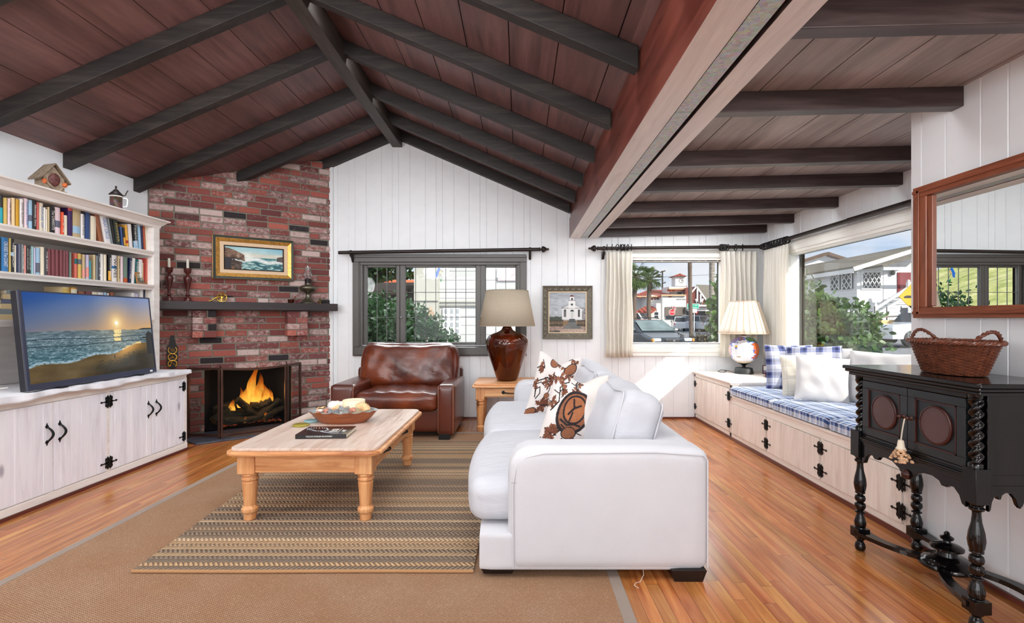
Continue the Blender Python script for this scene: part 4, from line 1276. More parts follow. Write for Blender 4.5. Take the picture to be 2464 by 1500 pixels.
o = MB().tube([(-3.30, 2.6, .7445), (-3.24, 2.72, .746), (-3.26, 2.84, .752), (-3.34, 2.9, .75), (-3.28, 3.0, .76), (-3.2, 3.12, .77)], .003, 6).build('cable', M['ink_w'], org=(-3.3, 2.9, .74)); tag(o, 'thin white cable curling on the runner behind the television', 'cable')
# ---------------------------------------------------------------- on top of the bookcase
ck = thing('chalet_clock', 'ornamental chalet shaped carved clock on top of the bookcase', 'ornament', (-3.335, 3.54, 2.106), radians(74))
ck.scale = (1, 1, 1.12)
M['chalet'] = plain('carved_tan_wood', L(150, 132, 112), .6, nv=.35, ns=40, bump=.4); M['chroof'] = plain('mossy_roof', L(120, 104, 86), .8, nv=.4, ns=60, bump=.6)
mb = MB().prism([(-.065, 0), (.065, 0), (.065, .085), (0, .155), (-.065, .085)], 'y', -.045, .045); mb.build('house', M['chalet'], ck, rel=False, bevel=.003)
for s in (-1, 1):
    mb = MB().hexa([(0, -.065, .166), (s * .092, -.065, .055), (s * .092, .06, .055), (0, .06, .166), (0, -.065, .176), (s * .096, -.065, .065), (s * .096, .06, .065), (0, .06, .176)])
    mb.build('roof', M['chroof'], ck, rel=False, bevel=.002)
mb = MB().ball((0, -.046, .07), (.036, .014, .042), 16, 10, fn=lambda d: 1 + .10 * sin(d.x * 30) * sin(d.z * 28)); mb.build('carved_rosette', plain('dark_red_carving', L(92, 50, 46), .5, nv=.6, ns=60), ck, rel=False)
for s in (-1, 1): MB().ball((s * .062, -.052, .05), (.014, .014, .016), 12, 8).build('figure', plain('orange_figure' + str(s), L(206, 104, 50), .5, nv=.5, ns=50), ck, rel=False)
mb = MB().tube([(-.05, -.055, .05), (-.02, -.062, .02), (.0, -.05, .0)], .006, 8); mb.tube([(.05, -.055, .03), (.03, -.062, .012), (.01, -.05, .0)], .006, 8); mb.box(-.07, .07, -.062, .045, 0, .006)
mb.build('scrollwork', M['chalet'], ck, rel=False)
stn = thing('beer_stein', 'lidded beer stein with painted scene on top of the bookcase', 'stein', (-3.325, 4.11, 2.106), radians(39))
g = G('stein_picture'); n = g.noise(g.co(scale=(1, 1, .6)), 45, 4, .7); M['stein'] = g.bsdf(g.ramp(n, [(.35, L(30, 28, 26)), (.46, L(66, 74, 40)), (.52, L(120, 50, 40)), (.6, L(70, 70, 92)), (.68, L(34, 30, 32))]), .3)
MB().lathe([(.040, 0), (.045, .004), (.045, .012), (.042, .02), (.042, .098), (.044, .1)], 24).build('mug', M['stein'], stn, rel=False)
MB().lathe([(.0425, .098), (.0445, .1), (.0445, .107), (.0425, .109)], 24).build('rim_band', M['ink_w'], stn, rel=False)
MB().lathe([(.044, .108), (.047, .112), (.047, .122), (.040, .128), (.028, .142), (.020, .146), (.022, .152), (.014, .158), (.006, .168), (.004, .174), (.008, .18), (.006, .188), (.001, .192)], 24).build('pewter_lid', M['dark_metal'], stn, rel=False)
MB().tube([(.043, 0, .095), (.066, 0, .098), (.075, 0, .085), (.073, 0, .05), (.068, 0, .028), (.043, 0, .024)], .006, 8).build('handle', M['plaster'], stn, rel=False)
MB().tube([(.046, 0, .118), (.062, 0, .122), (.064, 0, .135), (.07, 0, .15), (.078, 0, .165)], .004, 6).build('thumb_lift', M['dark_metal'], stn, rel=False)
# ================================================================ brick fireplace across the corner
FL = Vector((-3.66, 4.907, 0)); FE = Vector((-2.24, 6.0, 0))
FLEN = (FE - FL).length
FA = atan2(FE.y - FL.y, FE.x - FL.x)
fux, fuy = cos(FA), sin(FA); fnx, fny = sin(FA), -cos(FA)
def sat(px, o=0.0):
    """distance along the brick face seen at column px, o metres in front of it"""
    k = (px - 1250) / F
    return (k * (FL.y + o * fny) - FL.x - o * fnx) / (fux - k * fuy)
def bz(px, py, o=0.0):
    s = sat(px, o); Y = FL.y + s * fuy + o * fny
    return s, CH + (768 - py) / F * Y
def FP(s, o, z): return (FL.x + s * fux + o * fnx, FL.y + s * fuy + o * fny, z)
def fthing(name, label, cat, s, o, z, group=None, rz=0): return thing(name, label, cat, FP(s, o, z), FA + rz, group)
OP0, OP1, OZ = .475, 1.325, .675
wf = thing('wall_fireplace', None, None, tuple(FL), FA); struct(wf)
rb = random.Random(11)
mb = MB()
def ztop(s): return min(roof_z(FL.x + s * fux) + .03, 3.1)
# mortar face: pieces round the opening, local frame x along, y into the wall
def mort(a, b, za, zb_, zc):
    mb.hexa([(a, 0, za), (b, 0, za), (b, .10, za), (a, .10, za), (a, 0, zb_), (b, 0, zc), (b, .10, zc), (a, .10, zb_)])
mort(0.0, OP0, 0, ztop(0), ztop(OP0)); mort(OP0, OP1, OZ, ztop(OP0), ztop(OP1)); mort(OP1, FLEN, 0, ztop(OP1), ztop(FLEN))
mb.build('mortar', M['mortar'], wf, rel=False)
REDS = [((150, 58, 44), .42), ((134, 50, 42), .5), ((120, 46, 42), .45), ((164, 66, 46), .36), ((176, 72, 44), .3), ((128, 62, 60), .62), ((146, 84, 78), .72), ((170, 120, 112), .85), ((110, 54, 54), .55), ((190, 150, 142), .9), ((30, 30, 36), .25), ((156, 74, 60), .55)]
RW = [10, 10, 9, 7, 4, 8, 6, 4, 6, 2, 2.4, 7]
def brick(mb, x0, x1, z0, z1, y0=-.007, y1=.02, axis='x'):
    c, wsh = rb.choices(REDS, RW)[0]
    j = lambda a=.0022: rb.uniform(-a, a)
    col = tuple(float(q) for q in lin(np.clip(np.array(c) * (1 + rb.uniform(-.14, .14)), 0, 255))) + (min(1, max(0, wsh + rb.uniform(-.22, .22))),)
    d = y0 + j(.0025)
    mb.hexa([(x0 + j(), d, z0 + j()), (x1 + j(), d + j(.002), z0 + j()), (x1, y1, z0), (x0, y1, z0), (x0 + j(), d + j(.002), z1 + j()), (x1 + j(), d, z1 + j()), (x1, y1, z1), (x0, y1, z1)], 0, col)
CO = .0705
mb = MB()
r = 0; z = .03
while z < 3.0:
    s = -.2 + (r % 2) * .108 + rb.uniform(-.012, .012)
    while s < FLEN:
        ln = .203 + rb.uniform(-.008, .008)
        if rb.random() < .06: ln = .1
        a, b = max(s, .012), min(s + ln, FLEN - .04)
        z1 = z + .058
        if z > ztop((a + b) / 2) + .02: pass
        elif b - a > .02:
            segs = [(a, b)]
            if z < OZ - .02:
                segs = []
                if a < OP0: segs.append((a, min(b, OP0)))
                if b > OP1: segs.append((max(a, OP1), b))
            for (p, q) in segs:
                if q - p > .02: brick(mb, p, q, z, z1)
        s += ln + .0115
    z += CO; r += 1
# jambs of the opening
z = .03
while z < OZ:
    for sgn, xx in ((1, OP0), (-1, OP1)):
        c, wsh = rb.choices(REDS, RW)[0]
    z += CO
mb.build('brick_face', M['brick'], wf, rel=False, bevel=.005)
# two brick corbels that carry the mantel
for (pa, pb) in ((455, 521), (684, 741)):
    o = .13; a, b = sat(pa + 8, o), sat(pb, o)
    mb = MB()
    for k, (za, zb_) in enumerate(((1.01, 1.075), (1.082, 1.145), (1.152, 1.213), (1.22, 1.286))):
        m = a + (b - a) * (.62 if k % 2 else .45)
        brick(mb, a, m - .005, za, zb_, -o, 0); brick(mb, m + .005, b, za, zb_, -o, 0)
    ob = mb.build('brick_corbel', M['brick'], wf, rel=False, bevel=.005)
    MB().box(a + .006, b - .006, -o + .01, 0, 1.014, 1.288).build('mortar', M['mortar'], ob, rel=False)
# firebox
M['soot'] = plain('sooty_black', L(9, 9, 9), .95)
mb = MB(); d = .42
mb.add([(OP0, .03, 0), (OP0, .10, OZ), (OP0 + .1, d, OZ), (OP0 + .1, d, 0), (OP1, .03, 0), (OP1, .10, OZ), (OP1 - .1, d, OZ), (OP1 - .1, d, 0), (OP0, .03, OZ), (OP1, .03, OZ), (OP0, .03, .035), (OP1, .03, .035), (OP0 + .1, d, .035), (OP1 - .1, d, .035)],
       [(0, 3, 2, 8), (4, 9, 6, 7), (3, 7, 6, 2), (8, 2, 6, 9), (10, 11, 13, 12)])
mb.build('firebox', M['soot'], wf, rel=False)
# hearth of slate
g = G('blue_grey_slate'); n = g.noise(g.co(), 7, 4)
br = g.n('TexBrick', Vector=g.co(scale=(3.4, 3.4, 3.4)), Color1=L(70, 78, 92), Color2=L(96, 104, 116), Mortar=L(50, 52, 56)); br.inputs['Mortar Size'].default_value = .012
M['slate'] = g.bsdf(g.mix(n, br.outputs[0], L(60, 66, 80)), .4, bump=n, bstr=.3)
hp = [(.02, .03), (FLEN - .01, .03), (FLEN - .01, -.10), (1.62, -.30), (1.3, -.47), (.36, -.49), (.30, -.30), (.02, -.03)]
struct(MB().prism(hp, 'z', .001, .016).build('floor_hearth', M['slate'], loc=tuple(FL), rot=(0, 0, FA), bevel=.003))
# mantel shelf
M['mantel'] = wood('near_black_mantel_wood', L(26, 22, 26), L(44, 34, 36), L(62, 48, 48), axis='x', scale=1.2, rough=.42, bump=.2)
mz0, mz1 = 1.293, 1.378
ml = fthing('mantel_shelf', 'thick dark wooden mantel shelf on the brick chimney breast', 'mantel', .9, .07, mz0)
MB().box(-.86, FLEN - .9 - .005, -.12, .062, 0, mz1 - mz0).build('beam', M['mantel'], ml, rel=False, bevel=.006)
# painting of the coast
a0, zt0 = bz(512, 565, .04); a1, zt1 = bz(706, 580, .04); _, zb0 = bz(509, 669, .04); _, zb1 = bz(701, 678, .04)
pw = a1 - a0; ph = ((zt0 - zb0) + (zt1 - zb1)) / 2
sea = fthing('framed_picture', 'seascape painting in a gilt and dark green frame on the brick', 'picture', (a0 + a1) / 2, .03, (zb0 + zb1) / 2)
tl_ang = atan2((zt1 + zb1 - zt0 - zb0) / 2, pw)
R = Matrix.Rotation(-tl_ang, 4, 'Y')
mb = mitre(MB(), -pw / 2, pw / 2, 0, ph, .028, -.028, .02, -.024); mb.xf(R); mb.build('outer_frame', plain('dark_green_lacquer', L(30, 38, 26), .35), sea, rel=False, bevel=.002)
mb = mitre(MB(), -pw / 2 + .026, pw / 2 - .026, .026, ph - .026, .038, -.034, .018, -.016); mitre(mb, -pw / 2 - .003, pw / 2 + .003, -.003, ph + .003, .005, -.02, .02); mb.xf(R); mb.build('gilt_moulding', plain('old_gold_leaf', L(196, 146, 72), .35, .6, nv=.3, ns=50), sea, rel=False, bevel=.003)
mb = mitre(MB(), -pw / 2 + .056, pw / 2 - .056, .056, ph - .056, .05, -.014, .012, -.010); mb.xf(R); mb.build('linen_mat', fabric('linen_mat', L(220, 192, 160), wr=0), sea, rel=False)
mb = mitre(MB(), -pw / 2 + .10, pw / 2 - .10, .10, ph - .10, .010, -.016, .012, -.006); mb.xf(R); mb.build('inner_slip', plain('dark_brown_slip', L(62, 40, 28), .5), sea, rel=False)
def coast(u, v):
    n = fbm(u * 9, v * 6, 1); n2 = fbm(u * 26, v * 16, 4); n3 = fbm(u * 14 + 5 * v, v * 30, 6)
    c = mixc(np.zeros(u.shape + (3,)) + np.array([160, 200, 206.]), (232, 206, 178), np.exp(-((v - .62) / .16) ** 2) * (.5 + .6 * (n3 - .3)))
    c = mixc(c, (120, 182, 208), np.clip((u - .5) * 1.5, 0, 1) * np.clip((v - .7) * 4, 0, 1)); c += (n[..., None] - .5) * 18
    sea_ = np.array([60, 118, 124.]) + (n3[..., None] - .5) * 110 + (n2[..., None] - .5) * 50
    c = mixc(c, sea_, v < .56)
    c = mixc(c, (34, 76, 84), (n3 < .42) * (v < .4) * .7); c = mixc(c, (190, 214, 206), (n3 > .58) * (v < .33) * .8)
    fo = .47 - .16 * (u - .3) + .05 * np.sin(u * 15)
    c = mixc(c, (222, 228, 224) + (n2[..., None] - .5) * 60, np.clip(1.4 - np.abs(v - fo) / (.085 + .07 * (n - .4)), 0, 1) * (u > .25))
    c = mixc(c, (234, 236, 226), np.clip(1.5 - np.sqrt(((u - .37) / .09) ** 2 + ((v - .58) / .17) ** 2), 0, 1) * (n2 + .35))
    rk = .93 - .75 * np.clip(u - .02, 0, 1) ** 1.5 * 2.2 + .03 * (n2 - .5)
    rock = np.array([112, 84, 66.]) + (n2[..., None] - .5) * 120 + (n[..., None] - .5) * 60
    c = mixc(c, rock, (v < rk) & (v > .5 - .4 * u) & (u < .335 + .04 * (n2 - .5)))
    r2 = (u < .29 + .06 * (n2 - .5)) & (v < .52)
    c = mixc(c, np.array([70, 54, 44.]) + (n2[..., None] - .5) * 90, r2); c = mixc(c, (34, 32, 40), r2 & (u < .11)); c = mixc(c, (124, 86, 50), r2 & (u > .12) & (n > .52) & (v < .3))
    c = mixc(c, (200, 206, 204), (np.abs(v - (.42 - .5 * (u - .2))) < .03) & (u > .13) & (u < .34) & (n2 > .4))
    c = mixc(c, np.array([84, 74, 70.]) + (n2[..., None] - .5) * 60, (u > .88 + .02 * n2) & (v < .62 + .5 * (u - .9)) & (v > .44 - .3 * (u - .88)))
    return c
painted('canvas', pw - .212, ph - .212, 170, 80, coast, M['paint'], sea, R @ Matrix.Translation((0, .002, ph / 2)))
# candlesticks
for k, (px, lab) in enumerate(((407, 'left turned mahogany candlestick with a white candle on the mantel'), (452, 'right turned mahogany candlestick with a white candle on the mantel'))):
    s = sat(px, .08)
    if k == 0:
        M['mahog'] = plain('polished_mahogany', L(78, 24, 20), .18, nv=.2, Coat_Weight=.5)
        M['wax'] = plain('white_wax', L(232, 228, 216), .4, Subsurface_Weight=.2)
    t = fthing('candlestick', lab, 'candlestick', s, .06, mz1, 'pair of candlesticks')
    MB().lathe([(.050, 0), (.050, .006), (.034, .012), (.032, .030), (.022, .040), (.013, .052), (.020, .064), (.020, .07), (.012, .078), (.012, .09), (.017, .13), (.030, .19), (.037, .225), (.037, .24), (.030, .252), (.016, .262), (.012, .272), (.016, .28), (.03, .292), (.034, .32), (.037, .335), (.030, .336)], 24).build('turned_body', M['mahog'], t, rel=False)
    MB().lathe([(.0125, 0), (.0115, .09), (.006, .094)], 14, c=(0, 0, .334)).build('candle', M['wax'], t, rel=False)
# brass cannon
cn = fthing('model_cannon', 'small polished brass model cannon on the mantel', 'ornament', sat(530, .08), .07, mz1)
for y in (-.022, .022):
    mb = MB(); c = Vector((.012, y, .0475)); R_ = .045
    mb.tube([c + Vector((cos(a) * R_, 0, sin(a) * R_)) for a in [2 * pi * i / 28 for i in range(28)]], .0035, 6, closed=True)
    for i in range(12): a = 2 * pi * i / 12; mb.tube([c, c + Vector((cos(a) * R_, 0, sin(a) * R_))], .0018, 5)
    mb.lathe([(.008, -.006), (.010, 0), (.008, .006)], 12, c=c, axis='y')
    mb.build('wheel', M['brass'], cn, rel=False)
MB().tube([(.012, -.026, .0475), (.012, .026, .0475)], .003, 8).build('axle', M['brass'], cn, rel=False)
MB().lathe([(.004, -.048), (.009, -.046), (.011, -.03), (.010, 0), (.008, .06), (.0065, .10), (.008, .104)], 16, c=(.012, 0, .062), axis='x').build('barrel', M['iron'], cn, rel=False)
MB().tube([(.02, 0, .055), (-.02, 0, .052), (-.05, 0, .035), (-.075, 0, .012), (-.10, 0, .008)], [.009, .010, .010, .008, .009], 8).build('trail', M['brass'], cn, rel=False)
# copper mortar, oil lamp, small bell
cp = plain('old_copper', L(120, 64, 44), .3, .9, nv=.2)
t = fthing('mortar_and_pestle', 'small copper mortar with its pestle on the mantel', 'mortar', sat(701, .08), .06, mz1)
MB().lathe([(.022, 0), (.024, .003), (.030, .012), (.034, .034), (.038, .042), (.034, .042), (.028, .02), (.004, .01)], 20).build('mortar_bowl', cp, t, rel=False)
MB().tube([(0, 0, .02), (.035, 0, .06), (.052, 0, .08)], [.006, .004, .006], 8).build('pestle', cp, t, rel=False)
pw_ = plain('antique_pewter', L(112, 108, 92), .32, .85, nv=.12)
t = fthing('oil_lamp', 'pewter oil lamp with a clear glass chimney on the mantel', 'oil lamp', sat(742, .08), .065, mz1)
MB().lathe([(.090, 0), (.092, .012), (.080, .018), (.062, .034), (.040, .052), (.026, .075), (.022, .10), (.026, .115), (.045, .130), (.082, .15), (.096, .175), (.096, .185), (.090, .197), (.06, .21), (.036, .218), (.034, .23)], 32).build('font_and_base', pw_, t, rel=False)
MB().lathe([(.034, .23), (.034, .262), (.038, .268), (.038, .276), (.028, .282), (.028, .29)], 24).build('burner', M['dark_metal'], t, rel=False)
MB().tube([(.03, 0, .245), (.062, 0, .245)], .003, 6).ball((.066, 0, .245), (.004, .01, .01)).build('wick_knob', M['dark_metal'], t, rel=False)
g = G('thin_clear_glass'); lw = g.n('LayerWeight', Blend=.5); tr_ = g.n('BsdfTransparent'); gls = g.n('BsdfGlossy', Roughness=.03); mx = g.n('MixShader', i0=g.math('MULTIPLY', lw.outputs['Fresnel'], .7), i1=tr_.outputs[0], i2=gls.outputs[0]); g.t.links.new(mx.outputs[0], g.o.inputs[0]); M['chimney'] = g.m
o_ = MB().lathe([(.030, .286), (.036, .30), (.046, .325), (.047, .345), (.038, .375), (.032, .41), (.033, .43)], 24)
o_.f = o_.f[:-2]; o_.mi = o_.mi[:-2]; o_.sm = o_.sm[:-2]
o_.build('glass_chimney', M['chimney'], t, rel=False)
t = fthing('brass_bell', 'tiny tarnished brass bell at the right end of the mantel', 'bell', sat(771, .08), .07, mz1)
MB().lathe([(.014, 0), (.016, .002), (.012, .008), (.014, .016), (.030, .024), (.030, .03), (.016, .036), (.008, .042), (.006, .055), (.010, .062), (.008, .072), (.001, .074)], 20).build('bell_body', plain('tarnished_brass', L(104, 84, 48), .35, .8), t, rel=False)
# horse brasses on a leather strap
s, zc = bz(415, 850, .02)
t = fthing('horse_brass_strap', 'black leather strap with three horse brasses hanging on the brick', 'horse brass', s, .015, zc - .16)
Yh = FL.y + s * fuy
pp = []
for z_, w_2 in ((0, .018), (.012, .03), (.05, .048), (.09, .046), (.10, .042), (.14, .05), (.155, .046), (.19, .048), (.22, .046), (.24, .032), (.26, .026), (.285, .022), (.30, .016), (.33, .016), (.338, .010)): pp.append((w_2, z_))
MB().prism([(a, b) for a, b in pp] + [(-a, b) for a, b in pp[::-1]], 'y', -.004, .004).build('leather_strap', plain('black_leather', L(18, 16, 18), .5), t, rel=False)
for kk, zc_ in enumerate((.052, .118, .190)):
    mb = MB(); ang = [(-.8 if kk != 1 else .9) + (pi / 2 if kk == 2 else -pi / 2 if kk == 0 else 0)]
    a0_, a1_ = (radians(-50), radians(230)) if kk == 0 else (radians(-230), radians(50)) if kk == 2 else (0, 2 * pi)
    R_ = .036
    pts = [(cos(a) * R_, -.007, zc_ + sin(a) * R_) for a in [a0_ + (a1_ - a0_) * i / 24 for i in range(25)]]
    mb.tube(pts, .006 if kk != 2 else .005, 8)
    if kk == 0:
        mb.tube([(-.02, -.007, zc_ - .02), (-.008, -.008, zc_ + .012), (.006, -.008, zc_ + .006), (.02, -.007, zc_ - .014)], .005, 6); mb.ball((-.012, -.008, zc_ + .018), .008)
    if kk == 1:
        for q in (90, 210, 330): mb.tube([(0, -.007, zc_), (cos(radians(q)) * R_, -.007, zc_ + sin(radians(q)) * R_)], .004, 6)
        mb.ball((0, -.007, zc_), .008)
    if kk == 2:
        for q in (-.012, 0.0, .012): mb.tube([(q - .02, -.006, zc_ - .02), (q + .02, -.006, zc_ + .02)], .001, 4); mb.tube([(q + .02, -.006, zc_ - .02), (q - .02, -.006, zc_ + .02)], .001, 4)
    mb.build('horse_brass', M['brass'], t, rel=False)
# fire screen: three hinged panels of mesh in bronze frames
g = G('fire_screen_mesh'); tr_ = g.n('BsdfTransparent', Color=(.80, .80, .80, 1)); df = g.n('BsdfDiffuse', Color=(.02, .02, .02, 1)); mx = g.n('MixShader', i0=.12, i1=tr_.outputs[0], i2=df.outputs[0]); g.t.links.new(mx.outputs[0], g.o.inputs[0]); M['mesh'] = g.m
M['bronze'] = plain('bronze_frame', L(72, 48, 40), .4, .6, nv=.2)
fs = fthing('fire_screen', 'three panel bronze framed mesh screen before the fire', 'fire screen', .85, .35, .016)
P0, P1, P2, P3 = Vector((.315, -.17, 0)), Vector((.572, -.41, 0)), Vector((1.178, -.42, 0)), Vector((1.375, -.185, 0))
off = Vector((.85, -.35, 0))
for (a, b, arch) in ((P0, P1, 0), (P1, P2, 1), (P2, P3, 0)):
    a, b = a - off, b - off; d = b - a; Ln = d.length
    mb = MB(); hh = .69
    nrm = Vector((d.y, -d.x, 0)).normalized()
    def pt(q, z): return a + d * q + Vector((0, 0, z))
    for q in (.012 / Ln, 1 - .012 / Ln): mb.beam(pt(q, 0), pt(q, hh), .02, .024, up=nrm)
    top = [pt(i / 12, hh + (.018 * sin(pi * i / 12) * (-1) if arch else 0)) for i in range(13)]
    for p, q in zip(top[:-1], top[1:]): mb.beam(p, q, .02, .022)
    mb.beam(pt(0, .03), pt(1, .03), .02, .024)
    f_ = mb.build('screen_panel_frame', M['bronze'], fs, rel=False, bevel=.003)
    mb = MB().add([pt(0, .03), pt(1, .03), pt(1, hh), pt(0, hh)], [(0, 1, 2, 3)])
    mb.build('wire_mesh', M['mesh'], f_, rel=False)
mb = MB()
for p in (P1, P2):
    q = p - off; mb.lathe([(.008, .70), (.010, .706), (.004, .712), (.007, .722), (.001, .73)], 10, c=(q.x, q.y, 0))
mb.build('finial_pair', M['bronze'], fs, rel=False)
# logs and grate
M['bark'] = None
g = G('mossy_log_bark'); v = g.co(); n = g.noise(g.co(scale=(.25, 1, 1)), 26, 6, .7, 1.2)
M['bark'] = g.bsdf(g.ramp(n, [(.3, L(14, 12, 8)), (.5, L(42, 38, 20)), (.68, L(84, 74, 38))]), .8, bump=n, bstr=1.0, bdist=.012)
M['logend'] = wood('sawn_log_end', L(70, 48, 26), L(110, 80, 42), L(140, 100, 56), axis='x', rough=.8)
lt = fthing('log_grate', 'black iron grate under the burning logs', 'grate', .9, -.16, .036)
mb = MB()
for i in range(9): x = -.30 + i * .075; mb.beam((x, -.10, .045), (x, .12, .045), .012, .012)
for y in (-.10, .11):
    mb.beam((-.32, y, .04), (.32, y, .04), .014, .014)
    for x in (-.28, .28): mb.beam((x, y, 0), (x, y, .04), .014, .014, up=(0, 1, 0))
mb.build('iron_bars', M['iron'], lt, rel=False)
def log(a, b, r0, r1, label, seed):
    rr = random.Random(seed); a = Vector(a); b = Vector(b); m = (a + b) / 2
    t = fthing('firewood_log', label, 'log', m.x, -m.y, m.z - r0, 'logs on the fire')
    a, b = a - m + Vector((0, 0, r0)), b - m + Vector((0, 0, r0)); d = b - a; n_ = 14; seg = 18
    u = d.orthogonal().normalized(); w = d.normalized().cross(u)
    bx_, by_ = rr.uniform(-.02, .02), rr.uniform(-.015, .015); ph = [rr.uniform(0, 6) for _ in range(6)]
    def P(i, j):
        ang = 2 * pi * j; rad = (r0 + (r1 - r0) * i) * (1 + .10 * sin(3 * ang + ph[0] + 5 * i) + .07 * sin(7 * ang + ph[1] - 9 * i) + .05 * sin(13 * ang + ph[2] + 20 * i))
        c_ = a + d * i + u * bx_ * sin(pi * i) + w * by_ * sin(pi * i)
        return c_ + u * cos(ang) * rad + w * sin(ang) * rad
    MB().grid(P, n_, seg, cv=True).build('bark', M['bark'], t, rel=False)
    mb = MB()
    for i in (0, 1): mb.add([P(i, j / seg) * .999 + (a + d * i) * .001 for j in range(seg)], [tuple(range(seg))])
    mb.build('sawn_end', M['logend'], t, rel=False)
log((.60, .10, .15), (1.18, .20, .15), .050, .045, 'long log lying across the back of the grate', 1)
log((.58, .22, .20), (.86, .27, .24), .04, .04, 'log end sticking out left at the back of the fire', 2)
log((.78, .02, .33), (.98, .10, .13), .034, .042, 'curved log leaning from upper left down to the middle of the fire', 3)
log((.92, .06, .245), (1.12, .10, .27), .038, .040, 'short log on top at the centre of the fire', 4)
log((.98, .03, .10), (1.22, .14, .26), .042, .036, 'log slanting up to the right at the front of the fire', 5)
log((1.04, .02, .085), (1.28, .14, .17), .036, .032, 'lowest log slanting right near the ashes', 6)
log((.64, .02, .115), (.98, .03, .10), .042, .036, 'dark log lying low in front of the fire', 7)
log((.56, .06, .12), (.72, .16, .22), .045, .04, 'stubby log with its round end facing left', 8)
log((1.10, .20, .25), (1.29, .24, .22), .04, .035, 'log at the right rear of the fire', 9)
g = G('glowing_embers'); n = g.noise(g.co(), 60, 4, .7); c = g.ramp(n, [(.5, (.01, .008, .006, 1)), (.6, (.9, .12, .02, 1))])
M['ember'] = g.bsdf((.01, .01, .01, 1), .9, Emission_Color=c, Emission_Strength=.5, bump=n, bstr=1)
eb = MB().grid(lambda u, v: (-.30 + .6 * u, -.10 + .24 * v, .012 + .012 * sin(23 * u) * cos(17 * v) + .02 * (1 - (2 * u - 1) ** 2)), 30, 12).build('ember_bed', M['ember'], loc=FP(.92, -.10, .036), rot=(0, 0, FA))
tag(eb, 'bed of glowing embers and ash under the logs', 'embers', kind='stuff')
# flames: hollow tongues whose glow fades at the rim and tip
g = G('flame'); v = g.co('Generated'); sp = g.n('SeparateXYZ', Vector=v)
nz = g.noise(g.co(scale=(1, 1, .45)), 22, 3, .5, 1.0)
lw = g.n('LayerWeight', Blend=.5)
hgt = g.math('ADD', sp.outputs[2], g.math('MULTIPLY', g.math('SUBTRACT', nz, .5), .5))
fc = g.ramp(hgt, [(.0, (1.0, .42, .06, 1)), (.35, (1.0, .46, .05, 1)), (.7, (.95, .20, .012, 1)), (1.0, (.5, .06, .005, 1))])
em = g.n('Emission', Color=fc, Strength=g.ramp(hgt, [(.0, 2.6), (.45, 1.7), (1.0, .55)]))
al = g.math('MULTIPLY', g.math('SUBTRACT', 1.0, lw.outputs['Facing']), g.ramp(hgt, [(.0, .75), (.5, .62), (.85, .3), (1.0, .0)]))
al = g.math('MULTIPLY', al, g.ramp(nz, [(.3, .35), (.55, 1.0)]))
tr_ = g.n('BsdfTransparent'); mx = g.n('MixShader', i0=al, i1=tr_.outputs[0], i2=em.outputs[0]); g.t.links.new(mx.outputs[0], g.o.inputs[0]); M['flame'] = g.m
fm = fthing('log_fire', 'orange fire burning on the logs in the brick fireplace', 'fire', .95, -.12, .20)
rf = random.Random(5)
for (x, y, z0, h, r_) in ((.0, 0, .04, .50, .050), (.05, .02, .04, .36, .058), (-.06, .03, .03, .30, .050), (.12, .01, .03, .27, .042), (.17, .02, .02, .20, .034), (-.13, 0, .02, .24, .032), (-.20, .0, -.02, .15, .036), (.03, -.03, .03, .24, .060), (.10, -.02, .03, .19, .05), (-.25, .02, -.03, .10, .028), (-.34, -.02, -.10, .14, .018), (.10, -.09, -.11, .08, .03), (-.10, -.11, -.13, .07, .02)):
    p1, p2 = rf.uniform(0, 6), rf.uniform(0, 6)
    def P(u, w):
        a = 2 * pi * u; q = w ** .9
        rad = r_ * (sin(pi * min(1, (q * .78 + .18))) ** .8 if q < 1 else 0) * (1 - q) ** .45 * (1 + .18 * sin(3 * a + 6 * q + p1) + .1 * sin(5 * a - 9 * q + p2))
        return Vector((x + cos(a) * rad + .035 * q * sin(4.2 * q + p1) * (h / .3), y + sin(a) * rad * .8 + .02 * q * sin(5 * q + p2), z0 + h * q))
    MB().grid(P, 20, 22, cu=True).build('flame', M['flame'], fm, rel=False)
pd = bpy.data.lights.new('fire_glow', 'POINT'); pd.energy = 3; pd.color = (1, .42, .12); pd.shadow_soft_size = .08
po = bpy.data.objects.new('fire_glow', pd); COL.objects.link(po); po.location = FP(.98, .03, .40)
# ================================================================ rugs
g = G('sisal_rug'); v = g.co(); sp = g.n('SeparateXYZ', Vector=v)
a = g.math('SINE', g.math('MULTIPLY', sp.outputs[0], 520.0)); b = g.math('SINE', g.math('ADD', g.math('MULTIPLY', sp.outputs[1], 620.0), g.math('MULTIPLY', g.math('FLOOR', g.math('MULTIPLY', sp.outputs[0], 82.8)), pi)))
wv = g.math('MULTIPLY', a, b); n = g.noise(v, 3, 4); n2 = g.noise(v, 240, 2)
col = g.ramp(n, [(.35, L(208, 162, 122)), (.65, L(222, 186, 154))])
col = g.mix(g.math('ADD', g.math('MULTIPLY', wv, .34), g.math('MULTIPLY', n2, .5)), L(120, 84, 58), col)
col = g.mix(g.ramp(n2, [(.62, 0.0), (.72, .5)]), col, L(214, 190, 150))
M['sisal'] = g.bsdf(col, .95, bump=g.math('ADD', wv, n2), bstr=.6, bdist=.003)
M['rug_edge'] = fabric('taupe_rug_binding', L(140, 124, 112), wr=.05)
rg = thing('sisal_rug', 'large tan sisal rug with a taupe binding on the oak floor', 'rug', (-1, 3, 0))
MB().box(-2.31, .41, .3, 5.20, .001, .010).build('woven_field', M['sisal'], rg)
mb = MB(); mb.box(-2.36, -2.31, .3, 5.25, .001, .011); mb.box(.41, .463, .3, 5.25, .001, .011); mb.box(-2.31, .41, 5.20, 5.25, .001, .011)
mb.build('binding', M['rug_edge'], rg, bevel=.003)
